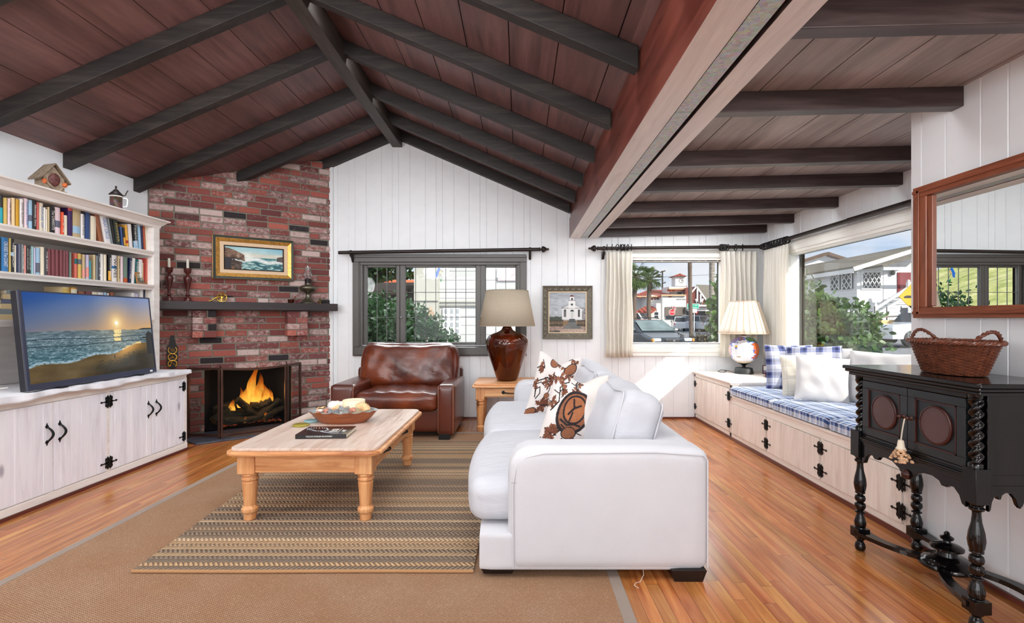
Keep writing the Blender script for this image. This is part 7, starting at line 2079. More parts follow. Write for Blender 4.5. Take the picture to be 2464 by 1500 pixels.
# curved stretcher meeting in a disc with a finial
cxy = Vector(((KX0 + KX1) / 2 + .02, ymid, 0))
mb = MB(); zs_, ze_ = .085, .105
for i, (x, y) in enumerate(legs):
    a = Vector((x, y, 0)); b = cxy; n_ = 14; d_ = b - a; nr = Vector((-d_.y, d_.x, 0)).normalized() * (.045 if i in (0, 3) else -.045)
    L1, L2 = [], []
    for k in range(n_ + 1):
        t_ = k / n_; p = a + d_ * t_ + nr * sin(pi * t_); w_ = .020 + .018 * (abs(2 * t_ - 1)) ** 2
        tg = (d_ + nr * pi * cos(pi * t_)).normalized(); s_ = Vector((-tg.y, tg.x, 0)) * w_
        L1.append((p.x + s_.x, p.y + s_.y)); L2.append((p.x - s_.x, p.y - s_.y))
    for k in range(n_): mb.prism([L1[k], L1[k + 1], L2[k + 1], L2[k]], 'z', zs_, ze_)
mb.build('stretcher', BW, cs)
MB().lathe([(.10, .078), (.106, .084), (.106, .094), (.095, .104), (.088, .108), (.082, .118), (.055, .124), (.040, .132), (.036, .150), (.050, .156), (.062, .162), (.062, .170), (.050, .178), (.030, .184), (.016, .190), (.014, .198), (.024, .204), (.026, .212), (.014, .220), (.010, .224), (.012, .230), (.006, .238)], 32, c=(cxy.x, cxy.y, 0)).build('centre_finial', BW, cs)
# tassel of shells on the door knob
ts = thing('shell_tassel', 'shell covered tassel hanging from the knob of the black cupboard', 'tassel', (KX0 - .02, ymid - .020, .56))
kx, ky = KX0 - .010, ymid - .020
MB().tube([(kx + .01, ky, .757), (kx - .008, ky, .750), (kx - .016, ky + .002, .70), (kx - .020, ky + .005, .652)], .003, 8).build('twisted_cord', fabric('cream_cord', L(206, 196, 176), wr=.2), ts)
MB().lathe([(.010, .655), (.012, .650), (.015, .625), (.020, .618), (.018, .612)], 16, c=(kx - .020, ky + .005, 0)).build('bound_neck', fabric('cream_binding', L(226, 212, 190), wr=.2), ts)
rs = random.Random(3); mb = MB()
for k in range(70):
    a = rs.uniform(0, 2 * pi); z_ = rs.uniform(.562, .614); r_ = .016 + (.614 - z_) * .65
    mb.ball((kx - .020 + cos(a) * r_ * .7, ky + .005 + sin(a) * r_, z_), (.008, .008, .006), 7, 5)
mb.build('shell_cluster', plain('sandy_shells', L(198, 158, 122), .5, nv=.35, ns=70), ts)
# wicker basket
bk_ = thing('wicker_basket', 'oval brown wicker basket with two loop handles on the black console', 'basket', (1.925, 2.215, .9575), radians(-8))
M['wicker'] = plain('brown_wicker', L(104, 56, 36), .4, nv=.35, ns=40, bump=.3, Coat_Weight=.2); M['wicker_d'] = plain('dark_wicker', L(92, 44, 26), .45, nv=.3, ns=40)
bx_, by_ = .125, .205
def bsk(a, w, o=0): k = .70 + .30 * w; return Vector((cos(a) * (bx_ * k + o), sin(a) * (by_ * k + o), .004 + .135 * w))
ns_ = 34
mb = MB()
for k in range(ns_):
    a = 2 * pi * k / ns_; mb.tube([bsk(a, w / 6) for w in range(7)], .003, 6)
mb.build('stakes', M['wicker_d'], bk_, rel=False)
mb = MB(); rows = 22
for r_ in range(rows):
    w = (r_ + .3) / rows; N = ns_ * 4
    mb.tube([bsk(2 * pi * i / N, w, .0042 * cos(pi * i / 2 / 1 * .5 + pi * r_)) for i in range(N)], .0034, 5, closed=True)
mb.build('woven_side', M['wicker'], bk_, rel=False)
mb = MB(); mb.add([bsk(2 * pi * i / 40, .02, -.004) for i in range(40)], [tuple(range(40))]); mb.build('bottom', M['wicker_d'], bk_, rel=False)
mb = MB()
for j in range(3):
    mb.tube([bsk(2 * pi * i / 120, 1.02, .008 + .006 * cos(i * 2 * pi / 120 * 22 + j * 2.1)) + Vector((0, 0, .006 * sin(i * 2 * pi / 120 * 22 + j * 2.1))) for i in range(120)], .0055, 6, closed=True)
mb.build('braided_rim', M['wicker'], bk_, rel=False)
for s in (-1, 1):
    mb = MB()
    for j in range(2):
        pts = []
        for i in range(25):
            t_ = i / 24; a = s * pi / 2 + (t_ - .5) * .95
            p = bsk(a, 1.0, .004) + Vector((0, s * .012 * sin(pi * t_), .052 * sin(pi * t_))) + Vector((.004 * cos(t_ * 30 + j * pi), 0, .004 * sin(t_ * 30 + j * pi)))
            pts.append(p)
        mb.tube(pts, .0055, 7)
    mb.build('loop_handle', M['wicker_d'], bk_, rel=False)
# ================================================================ outdoors
GZ = -.15
def gz(x, y): return GZ - .38 * math.exp(-(((x - 4.5) / 9) ** 2 + ((y - 20) / 12) ** 2))
g = G('asphalt'); n = g.noise(g.co(), 30, 4); M['asphalt'] = g.bsdf(g.ramp(n, [(.3, L(120, 122, 126)), (.7, L(150, 152, 154))]), .9)
struct(MB().grid(lambda u, v: (-40 + 150 * u, 6.3 + 110 * v, gz(-40 + 150 * u, 6.3 + 110 * v)), 60, 44).build('ground', M['asphalt']))
struct(MB().grid(lambda u, v: (3.25 + 40 * u, -12 + 18.3 * v, GZ - .01), 8, 8).build('ground', M['asphalt']))
def siding(name, c, pitch, seam=.6):
    g = G(name); sp = g.n('SeparateXYZ', Vector=g.co()); f = g.math('FRACT', g.math('DIVIDE', sp.outputs[2], pitch))
    return g.bsdf(g.mix(g.math('MULTIPLY', g.math('LESS_THAN', f, .07), seam), c, L(120, 120, 120)), .6, bump=f, bstr=.6, bdist=.02)
M['siding'] = siding('white_clapboard', L(184, 184, 182), .20, .9); M['siding_g'] = siding('pale_grey_clapboard', L(218, 221, 226), .22)
M['stucco'] = plain('white_stucco', L(226, 224, 220), .85, nv=.03, bump=.2); M['stucco_g'] = plain('cream_stucco', L(172, 170, 160), .85, nv=.03)
g = G('clay_tile_roof'); sp = g.n('SeparateXYZ', Vector=g.co()); st = g.math('SINE', g.math('MULTIPLY', sp.outputs[0], 12.0)); n = g.noise(g.co(), 3, 4)
M['tiles'] = g.bsdf(g.mix(g.ramp(st, [(.3, 0.0), (.8, .6)]), g.ramp(n, [(.3, L(150, 62, 42)), (.7, L(186, 92, 62))]), L(110, 46, 30)), .8, bump=st, bstr=.8, bdist=.08)
g = G('grey_shingle_roof'); br = g.n('TexBrick', Vector=g.co(rot=(pi / 2, 0, 0), scale=(1.2, 1.2, 1.2)), Color1=L(136, 128, 112), Color2=L(108, 102, 90), Mortar=L(84, 80, 72))
M['shingle'] = g.bsdf(br.outputs[0], .9)
M['brown_roof'] = plain('brown_shingle_roof', L(96, 78, 66), .9, nv=.3, ns=20); M['brick_far'] = plain('distant_red_brick', L(128, 62, 50), .9, nv=.25, ns=9)
M['wglass'] = plain('dark_window_glass', L(52, 58, 66), .1, nv=.2); M['wframe'] = plain('white_window_frame', L(238, 238, 236), .5); M['dark'] = plain('dark_shadowed_paint', L(44, 44, 46), .7); M['tanp'] = plain('tan_cornice', L(206, 176, 138), .7)  # 'dark' is one even dark grey for lettering, doorways and fittings
def pbox(mb, px0, py0, px1, py1, Y, dep, mi=0):
    a, b = W(px0, py0, Y), W(px1, py1, Y); return mb.box(a.x, b.x, Y, Y + dep, b.z, a.z, mi)
# ---------------------------------------------------------------- white house behind the leaded window
nh = thing('neighbour_house', 'white neighbouring house with faint siding seen through the leaded window', 'house', (0, 11, GZ))
a = W(1056, 600, 11)
MB().box(a.x, 2.0, 11, 16, GZ, 5.2).build('clapboard_wall', M['siding'], nh)
b = W(996, 600, 10.7); MB().box(b.x, a.x + .02, 10.7, 16, GZ, 5.4).build('stucco_wall', M['stucco_g'], nh)
mb = MB(); pbox(mb, 1056, 723, 1245, 727, 10.92, .08); pbox(mb, 1056, 733, 1245, 735.5, 10.90, .1); pbox(mb, 997, 721, 1056, 724, 10.64, .07); mb.build('ledge', M['stucco_g'], nh)
a, b = W(1066, 742, 10.96), W(1108, 806, 10.96)
wn = MB().box(a.x, b.x, 10.93, 10.98, b.z, a.z).build('window', M['wframe'], nh)
mb = MB()
for i in range(3):
    for j in range(4):
        w_, h_ = (b.x - a.x) / 3, (a.z - b.z) / 4
        mb.box(a.x + w_ * i + .03, a.x + w_ * (i + 1) - .03, 10.925, 10.935, b.z + h_ * j + .02, b.z + h_ * (j + 1) - .02)
mb.build('panes', plain('grey_reflecting_pane', L(150, 154, 158), .2), wn)
a, b = W(1198, 642, 10.96), W(1245, 676, 10.96); MB().box(a.x, b.x, 10.94, 10.98, b.z, a.z).build('curtained_window', plain('rosy_curtain_window', L(198, 176, 180), .5, nv=.2, ns=14), nh)
c = W(1036, 752, 10.6); MB().box(c.x - .06, c.x + .06, 10.55, 10.7, c.z - .10, c.z + .02).ball((c.x + .0, 10.55, c.z + .06), .05, 10, 6).build('wall_lamp', plain('tan_wall_lamp', L(166, 140, 116), .5), nh)
# dark garage and roofs behind the hedge
gh = thing('shed', 'dark brown shingled shed with a red tiled roof behind the hedge', 'shed', (-4.5, 13, GZ))
MB().box(-5.6, -3.2, 13.1, 15, GZ, .8).build('foundation', M['stucco_g'], gh)
mb = MB(); pbox(mb, 860, 706, 997, 800, 13, 2.5); pbox(mb, 976, 687, 995, 760, 12.8, 1.0); mb.build('wall', plain('dark_grey_boards', L(86, 78, 70), .9, nv=.3, ns=14), gh)
a, b = W(860, 706, 12.9), W(956, 688, 15.0)
MB().hexa([(a.x, 12.7, a.z - .05), (W(985, 706, 12.9).x, 12.7, a.z - .05), (W(985, 706, 12.9).x, 15, b.z), (a.x, 15, b.z), (a.x, 12.7, a.z + .05), (W(985, 706, 12.9).x, 12.7, a.z + .05), (W(985, 706, 12.9).x, 15, b.z + .1), (a.x, 15, b.z + .1)]).build('roof', M['brown_roof'], gh)
th = thing('tiled_house', 'far house with an orange tiled roof above the shed', 'house', (-8, 24, GZ))
a, b = W(903, 690, 24), W(960, 674, 24); mb = MB().prism([(a.x - .3, a.z), (b.x + 2.2, a.z), (b.x + 1.6, b.z), (a.x + .8, b.z)], 'y', 24, 28); mb.build('roof', plain('orange_tiles', L(226, 120, 84), .8, nv=.25, ns=12), th)
MB().box(a.x, b.x + 1.8, 24.2, 28, GZ, a.z).build('wall', M['stucco'], th)
# ---------------------------------------------------------------- foliage
def leafy(mb, c, r, n, size, rnd, lean=(0, 0, 0), fill=.55, zmin=None):
    for _ in range(n):
        d = Vector((rnd.gauss(0, 1), rnd.gauss(0, 1), rnd.gauss(0, 1))).normalized() * (fill + (1 - fill) * rnd.random())
        k = 1 + .22 * sin(d.x * 9 + d.z * 7) + .15 * sin(d.y * 13)
        p = Vector(c) + Vector((d.x * r[0] * k, d.y * r[1] * k, d.z * r[2] * k))
        if zmin is not None and p.z < zmin: continue
        s = size * rnd.uniform(.7, 1.35)
        u = Vector((rnd.gauss(0, 1), rnd.gauss(0, 1), rnd.gauss(.5, .8))).normalized(); v = u.cross(Vector((rnd.gauss(0, 1), rnd.gauss(0, 1), rnd.gauss(0, 1)))).normalized(); w = u.cross(v)
        mb.add([p, p + u * s * .35 + v * s * .26, p + u * s * .75 + v * s * .22 + w * s * .05, p + u * s + w * s * .08, p + u * s * .75 - v * s * .22 + w * s * .05, p + u * s * .35 - v * s * .26], [(0, 1, 2, 5), (2, 3, 4, 5)])
def leafmat(name, c1, c2):
    g = G(name); n = g.noise(g.co(), 9, 3); c = g.ramp(n, [(.35, c1), (.65, c2)])
    b_ = g.t.nodes.new('ShaderNodeBsdfPrincipled'); g.t.links.new(c, b_.inputs['Base Color']); b_.inputs['Roughness'].default_value = .4
    t_ = g.n('BsdfTranslucent', Color=c); mx = g.n('MixShader', i0=.3, i1=b_.outputs[0], i2=t_.outputs[0]); g.t.links.new(mx.outputs[0], g.o.inputs[0]); return g.m
M['leaf_d'] = leafmat('dark_green_leaf', L(26, 52, 26), L(52, 88, 42)); M['leaf_m'] = leafmat('mid_green_leaf', L(28, 56, 24), L(84, 116, 48)); M['leaf_p'] = leafmat('palm_green', L(40, 70, 36), L(120, 140, 76))
M['stem'] = plain('brown_stem', L(84, 66, 50), .8, nv=.2)
def shrub(name, lab, cat, blobs, size, mt, seed, base, stems=True, grp=None, inner=True):
    rnd = random.Random(seed); t = thing(name, lab, cat, base, group=grp)
    mb = MB()
    for (c, r, n) in blobs: leafy(mb, c, r, n, size, rnd)
    mb.build('foliage', mt, t)
    mb = MB()
    for (c, r, n) in blobs:
        mb.tube([(base[0] + rnd.uniform(-.1, .1), base[1], base[2]), ((base[0] + c[0]) / 2, (base[1] + c[1]) / 2, (base[2] + c[2]) / 2), c], [.02, .014, .006], 6)
    mb.build('stems', M['stem'], t)
    return t
def wb_(px, py, Y): p = W(px, py, Y); return (p.x, p.y, p.z)
shrub('hedge_shrub', 'dense dark green shrub filling the lower left panes of the leaded window', 'shrub', [(wb_(885, 800, 8.2), (.75, .5, .62), 2600), (wb_(950, 815, 8.0), (.6, .5, .62), 2200), (wb_(840, 790, 8.4), (.7, .5, .7), 1500)], .075, M['leaf_d'], 1, (-2.3, 8.2, GZ))
shrub('hedge_shrub', 'leafy shrub with two upright shoots in the middle of the leaded window', 'shrub', [(wb_(1000, 822, 7.6), (.36, .3, .40), 1100), (wb_(1014, 780, 7.6), (.10, .1, .26), 150), (wb_(1048, 800, 7.6), (.14, .12, .30), 260), (wb_(1072, 825, 7.6), (.22, .2, .20), 360), (wb_(968, 790, 7.7), (.22, .2, .34), 460)], .065, M['leaf_d'], 2, (-1.5, 7.6, GZ))
def tree(lab, x, y, h, cr, n, size, mt, seed, trunk=.2, grp=None):
    rnd = random.Random(seed); z = gz(x, y); t = thing('tree', lab, 'tree', (x, y, z), group=grp)
    mb = MB()
    for k in range(7): leafy(mb, (x + rnd.uniform(-.5, .5) * cr, y + rnd.uniform(-.5, .5) * cr, z + h - cr * rnd.uniform(.3, 1.2)), (cr * .55, cr * .55, cr * .45), n // 7, size, rnd)
    mb.build('crown', mt, t); MB().tube([(x, y, z), (x + .1, y, z + h * .5), (x, y, z + h - cr * .6)], [trunk, trunk * .8, trunk * .4], 10).build('trunk', M['stem'], t)
tree('dark broadleaf tree above the roofs at the upper left of the leaded window', -7.5, 26, 6.0, 3.0, 2600, .32, M['leaf_d'], 4)
# ---------------------------------------------------------------- street seen through the white window
ms = thing('mission_building', 'white mission style building with red tiled roofs and a clock tower', 'building', (17, 62, GZ))
Y = 62
mb = MB(); pbox(mb, 1558, 710, 1651, 805, Y, 12); pbox(mb, 1519, 712, 1560, 805, Y + 3, 10); pbox(mb, 1610, 690, 1652, 712, Y + 1, 3); pbox(mb, 1594, 710, 1651, 805, Y - 1.0, 2); pbox(mb, 1579, 730, 1590, 805, Y - 3.4, 3)
mb.build('stucco_wall', M['stucco'], ms)
def hip(pts_eave, pts_ridge, mt, nm='roof'):
    """pts: left, right pixel points at eave (front) and at ridge (back)"""
    mb = MB(); (p0, y0, d0), (p1, y1, d1) = pts_eave; (q0, z0, e0), (q1, z1, e1) = pts_ridge
    A, B, C_, D = W(p0, y0, d0), W(p1, y1, d1), W(q1, z1, e1), W(q0, z0, e0)
    dn = Vector((0, 0, -.25)); mb.hexa([A + dn, B + dn, C_ + dn, D + dn, A, B, C_, D]); return mb.build(nm, mt, ms)
hip(((1519, 713, Y + 1.5), (1616, 710, Y - 1.2)), ((1560, 698, Y + 8), (1612, 698, Y + 8)), M['tiles'])
hip(((1605, 697, Y), (1656, 695, Y)), ((1618, 688, Y + 4), (1652, 688, Y + 4)), M['tiles'])
mb = MB(); pbox(mb, 1592, 709, 1651, 712.5, Y - 1.3, .3); pbox(mb, 1520, 712.5, 1592, 715, Y - .3, .3); pbox(mb, 1610, 694.5, 1654, 697, Y - .2, .3); mb.build('tan_cornice', M['tanp'], ms)
tw_ = MB(); pbox(tw_, 1625, 664, 1650, 689, Y + 2, 1.6); tower = tw_.build('clock_tower', M['stucco'], ms)
a, b = W(1621, 665, Y + 1.6), W(1653, 665, Y + 1.6); ap = W(1637, 658, Y + 2.8)
mb = MB(); e = [(a.x, Y + 1.6, a.z), (b.x, Y + 1.6, a.z), (b.x, Y + 4.2, a.z), (a.x, Y + 4.2, a.z), (ap.x, Y + 2.9, ap.z)]
mb.add(e, [(0, 1, 4), (1, 2, 4), (2, 3, 4), (3, 0, 4), (3, 2, 1, 0)]); mb.build('tower_roof', M['tiles'], ms)
c = W(1639.5, 676, Y + 1.95); mb = MB(); mb.tube([(c.x + cos(q) * .28, Y + 1.95, c.z + sin(q) * .28) for q in [2 * pi * i / 32 for i in range(32)]], .011, 5, closed=True)
for i in range(12): q = 2 * pi * i / 12; mb.beam((c.x + cos(q) * .21, Y + 1.95, c.z + sin(q) * .21), (c.x + cos(q) * .26, Y + 1.95, c.z + sin(q) * .26), .03, .03, up=(0, 1, 0))
mb.beam((c.x, Y + 1.94, c.z), (c.x + .12, Y + 1.94, c.z + .14), .03, .02, up=(0, 1, 0)); mb.beam((c.x, Y + 1.94, c.z), (c.x + .18, Y + 1.94, c.z + .03), .03, .02, up=(0, 1, 0))
mb.build('clock_face', M['dark'], tower)
for (p0, y0, p1, y1, yy_) in ((1567, 716.5, 1572, 722.5, Y - .05), (1573.5, 716, 1578.5, 722, Y - .05), (1580, 715.5, 1585.5, 721.5, Y - .05), (1629.5, 703.5, 1639, 708.5, Y + .95), (1575.5, 752, 1584, 758, Y - 3.45), (1575.5, 760, 1584, 766, Y - 3.45)):
    mb = MB(); pbox(mb, p0, y0, p1, y1, yy_, .08); mb.build('window', plain('maroon_window', L(92, 40, 34), .4) if yy_ == Y - .05 else M['wglass'], ms)
A, B, C_, D = W(1530, 749, Y - 4.2), W(1569, 750, Y - 5.0), W(1588, 737, Y - 2), W(1553, 737, Y - 2)
dn = Vector((0, 0, -.2)); MB().hexa([A + dn, B + dn, C_ + dn, D + dn, A, B, C_, D]).build('porch_roof', M['tiles'], ms)
mb = MB(); pbox(mb, 1530, 750, 1566, 805, Y - 2.8, 2.4); pbox(mb, 1566, 744, 1580, 805, Y - 3.4, .5); mb.build('porch_wall', M['stucco'], ms)
mb = MB(); pbox(mb, 1601, 739, 1650, 762, Y - 1.15, .12); mb.build('shopfront', plain('brown_shop_fascia', L(110, 98, 88), .6), ms)
mb = MB(); pbox(mb, 1603, 760, 1648, 768, Y - 1.2, .12); mb.build('shop_window', M['wglass'], ms)
mx_ = W(1652, 721, Y - 1.03)
writing('NEWPORT BEACH', .2, M['dark'], ms, Matrix.Translation((W(1639, 721, Y - 1.03).x - 17, -1.04, mx_.z - GZ)) @ Matrix.Rotation(pi / 2, 4, 'X'), 'wall_lettering', ext=.004, maxw=1.15)
ts_ = thing('tudor_shop', 'brick and timber gabled shop with a grey shingle roof', 'building', (23, 61.5, GZ))
mb = MB(); pbox(mb, 1650, 693, 1662, 742, 61.5, .6); mb.prism([(W(1662, 742, 61.5).x, W(0, 742, 61.5).z), (W(1712, 742, 61.5).x, W(0, 742, 61.5).z), (W(1676, 689, 61.5).x, W(0, 689, 61.5).z), (W(1662, 700, 61.5).x, W(0, 700, 61.5).z)], 'y', 61.7, 63.5); mb.build('brick_gable', M['brick_far'], ts_)
mb = MB(); A, B, C_, D = W(1675, 689, 61.5), W(1712, 741, 61.5), W(1745, 741, 65.5), W(1716, 690, 69.5); up_ = Vector((0, 0, .2)); mb.hexa([A, B, C_, D, A + up_, B + up_, C_ + up_, D + up_]); mb.build('shingle_roof', M['shingle'], ts_)
mb = MB()
for (p, q, r_, s_) in ((1678, 696, 1678, 735), (1686, 708, 1686, 735), (1692, 719, 1684, 735), (1674, 720, 1680, 735), (1676, 690, 1712, 740), (1676, 690, 1664, 704)): mb.beam(W(p, q, 61.55), W(r_, s_, 61.55), .18, .12, up=(0, 1, 0))
pbox(mb, 1676, 734, 1702, 738, 61.4, .2)
mb.build('white_timbers', M['wframe'], ts_)
mb = MB(); pbox(mb, 1650, 740, 1745, 747, 60.5, 3); mb.build('fascia', plain('grey_fascia', L(96, 96, 98), .6), ts_)
mb = MB(); pbox(mb, 1650, 747, 1745, 808, 61.7, 3); mb.build('shop_wall', plain('olive_shop_wall', L(110, 100, 84), .7), ts_)
mb = MB(); pbox(mb, 1690, 751, 1699, 766, 61.6, .1); pbox(mb, 1655, 750, 1668, 768, 61.6, .1); mb.build('doorway', M['dark'], ts_)
mb = MB(); pbox(mb, 1655, 746, 1736, 749, 60.3, .4); mb.build('awning_edge', plain('striped_awning_edge', L(170, 170, 174), .6), ts_)
mb = MB(); A = W(1675, 750, 60.5); mb.prism([(A.x, A.z - .35), (A.x + .35, A.z), (A.x, A.z + .3), (A.x - .1, A.z)], 'y', 60.5, 60.6); mb.build('red_shop_sign', plain('red_sign_paint', L(220, 34, 34), .5), ts_)
# utility pole and wire
M['pole'] = plain('weathered_pole', L(64, 56, 50), .8); up_ = thing('utility_pole', 'dark wooden utility pole with three crossarms', 'utility pole', (W(1594, 760, 75).x, 75, GZ))
X = W(1594, 0, 75).x; MB().tube([(X, 75, GZ), (X, 75, W(0, 652, 75).z)], .11, 8).build('pole', M['pole'], up_)
for (pa, ya, pb, yb_) in ((1588, 656, 1601, 652), (1578, 666, 1595, 665), (1592, 683, 1602, 680)):
    a, b = W(pa, ya, 75), W(pb, yb_, 75); MB().beam(a, b, .1, .16).build('crossarm', M['pole'], up_)
o = MB().tube([W(1500, 668, 50), W(1600, 666.5, 50), W(1680, 663, 50), W(1760, 659, 50)], .02, 4).build('overhead_wire', M['dark'], org=tuple(W(1600, 666, 50))); tag(o, 'thin overhead wire crossing the sky in the white window', 'wire')
# palms
def ptrunk(t, x, y, z0, z1, r, lean=0, mt=None, sw=0):
    n_ = 26
    mb = MB(); mb.tube([(x + lean * (i / n_) ** 1.5 + sw * sin(i / n_ * 3), y, z0 + (z1 - z0) * i / n_) for i in range(n_ + 1)], [r * (1.25 if i < 2 else 1.0) * (1 + .05 * (i % 2)) for i in range(n_ + 1)], 12)
    return mb.build('trunk', mt, t)
g = G('ringed_palm_bark'); sp = g.n('SeparateXYZ', Vector=g.co()); n = g.noise(g.co(scale=(1, 1, 3)), 6, 4, .6); rng = g.math('SINE', g.math('MULTIPLY', g.math('ADD', sp.outputs[2], g.math('MULTIPLY', n, .15)), 40.0))
M['palmbark'] = g.bsdf(g.mix(g.ramp(rng, [(.75, 0.0), (.95, .6)]), g.ramp(n, [(.35, L(126, 118, 108)), (.65, L(176, 168, 158))]), L(64, 58, 52)), .85)
M['palmbark_d'] = plain('brown_palm_bark', L(108, 92, 78), .85, nv=.3, ns=10)
t = thing('palm_trunk', 'slender grey brown palm trunk standing before the green street sign', 'palm tree', (W(1664, 800, 30).x, 30, gz(10, 30))); ptrunk(t, W(1664, 0, 30).x, 30, gz(10, 30), 9, .115, mt=M['palmbark_d'], sw=-.10)
t = thing('palm_trunk', 'pale ringed palm trunk at the right of the white window', 'palm tree', (W(1714, 800, 26).x, 26, gz(10, 26))); ptrunk(t, W(1713, 0, 26).x, 26, gz(10, 26), 9, .135, mt=M['palmbark'])
def fanpalm(lab, px, pyc, Y, r, seed):
    rnd = random.Random(seed); c = W(px, pyc, Y); t = thing('fan_palm', lab, 'palm tree', (c.x, Y, GZ)); tr_ = MB().tube([(c.x, Y, GZ), (c.x - .1, Y, (c.z + GZ) / 2), (c.x + .05, Y, c.z)], [.24, .21, .26], 12).build('trunk', M['palmbark_d'], t)
    mb = MB()
    for k in range(46):
        az = rnd.uniform(0, 2 * pi); el = rnd.uniform(-.9, 1.3); d = Vector((cos(az) * cos(el), sin(az) * cos(el), sin(el))); st_ = c + d * r * .45
        s = d.cross(Vector((0, 0, 1))).normalized(); u_ = s.cross(d)
        for q in range(-5, 6):
            an = q * .22; dd = (d * cos(an) + s * sin(an)).normalized(); tip = st_ + dd * r * .6 * rnd.uniform(.8, 1.1) + Vector((0, 0, -.16 * r)) ; pp = s * cos(an) * r * .035 + u_ * .01
            mid = st_ + dd * r * .36
            mb.add([st_, mid + pp, tip, mid - pp], [(0, 1, 2, 3)])
        mb.tube([c, st_], .03, 4)
    mb.build('fronds', M['leaf_p'], t); return t
fanpalm('fan palm with a full crown left of the utility pole', 1563, 672, 52, 1.55, 3)
fanpalm('fan palm half hidden at the left edge of the white window', 1528, 664, 50, 1.8, 5)
# signs
t = thing('stop_sign', 'red octagonal STOP sign with a no turn sign on the same pole', 'road sign', tuple(W(1617, 800, 50).xy) + (GZ,)); c = W(1617, 752, 50)
R8 = [(c.x + cos(pi / 8 + i * pi / 4) * .33, c.z + sin(pi / 8 + i * pi / 4) * .33) for i in range(8)]
MB().prism(R8, 'y', 49.96, 50).build('sign_border', M['wframe'], t)
R8 = [(c.x + cos(pi / 8 + i * pi / 4) * .29, c.z + sin(pi / 8 + i * pi / 4) * .29) for i in range(8)]
MB().prism(R8, 'y', 49.945, 49.965).build('red_face', plain('sign_red', L(218, 22, 36), .5), t)
writing('STOP', .24, M['wframe'], t, Matrix.Translation((0, -.06, c.z - GZ)) @ Matrix.Rotation(pi / 2, 4, 'X'), 'lettering', ext=.004, maxw=.47)
c2 = W(1621.5, 741.5, 50); MB().box(c2.x - .19, c2.x + .19, 49.96, 50, c2.z - .2, c2.z + .2).build('no_turn_plate', M['wframe'], t)
mb = MB().tube([(c2.x + cos(q) * .15, 49.94, c2.z + sin(q) * .15) for q in [2 * pi * i / 24 for i in range(24)]], .022, 6, closed=True); mb.beam((c2.x - .1, 49.94, c2.z + .1), (c2.x + .1, 49.94, c2.z - .1), .03, .03, up=(0, 1, 0)); mb.build('prohibition_ring', plain('sign_red_ring', L(200, 30, 40), .5), t)
mb = MB().beam((c2.x - .06, 49.95, c2.z - .08), (c2.x - .06, 49.95, c2.z + .04), .035, .02, up=(0, 1, 0)); mb.beam((c2.x - .06, 49.95, c2.z + .04), (c2.x + .08, 49.95, c2.z + .02), .035, .02, up=(0, 1, 0)); mb.build('turn_arrow', M['dark'], t)
MB().tube([(c.x, 50.03, GZ), (c.x, 50.03, c2.z + .2)], .03, 6).build('post', M['lead'], t)
t = thing('street_name_sign', 'green street name sign with white letters behind the palm trunk', 'road sign', tuple(W(1672, 800, 46).xy) + (GZ,)); a, b = W(1653, 731, 46), W(1682, 743.5, 46)
gm = plain('sign_green', L(0, 176, 140), .5); MB().box(a.x, b.x, 46, 46.04, b.z, a.z).build('sign_border', M['wframe'], t); MB().box(a.x + .04, b.x - .04, 45.98, 46.0, b.z + .03, a.z - .03).build('green_face', gm, t)
writing('COAST HWY', .2, M['wframe'], t, Matrix.Translation(((a.x + b.x) / 2 - W(1672, 0, 46).x, -.03, (a.z * .66 + b.z * .34) - GZ)) @ Matrix.Rotation(pi / 2, 4, 'X'), 'lettering', ext=.004, maxw=.92)
MB().box(a.x + .2, b.x - .18, 45.97, 45.98, b.z + .08, b.z + .13).build('white_bar', M['wframe'], t)
a, b = W(1657, 744.5, 46), W(1677, 753, 46); MB().box(a.x, b.x, 46, 46.04, b.z, a.z).build('lower_plate', M['wframe'], t)
MB().tube([(W(1671, 0, 46).x, 46.07, GZ), (W(1671, 0, 46).x, 46.07, W(0, 731, 46).z)], .04, 6).build('post', M['wframe'], t)
t = thing('parking_sign', 'small pale parking sign on a post near the ringed palm', 'road sign', tuple(W(1702, 800, 44).xy) + (GZ,)); a, b = W(1698, 746, 44), W(1705, 755, 44); MB().box(a.x, b.x, 44, 44.03, b.z, a.z).build('plate', M['siding_g'], t); MB().tube([(W(1701, 0, 44).x, 44.05, GZ), (W(1701, 0, 44).x, 44.05, a.z)], .03, 6).build('post', M['lead'], t)
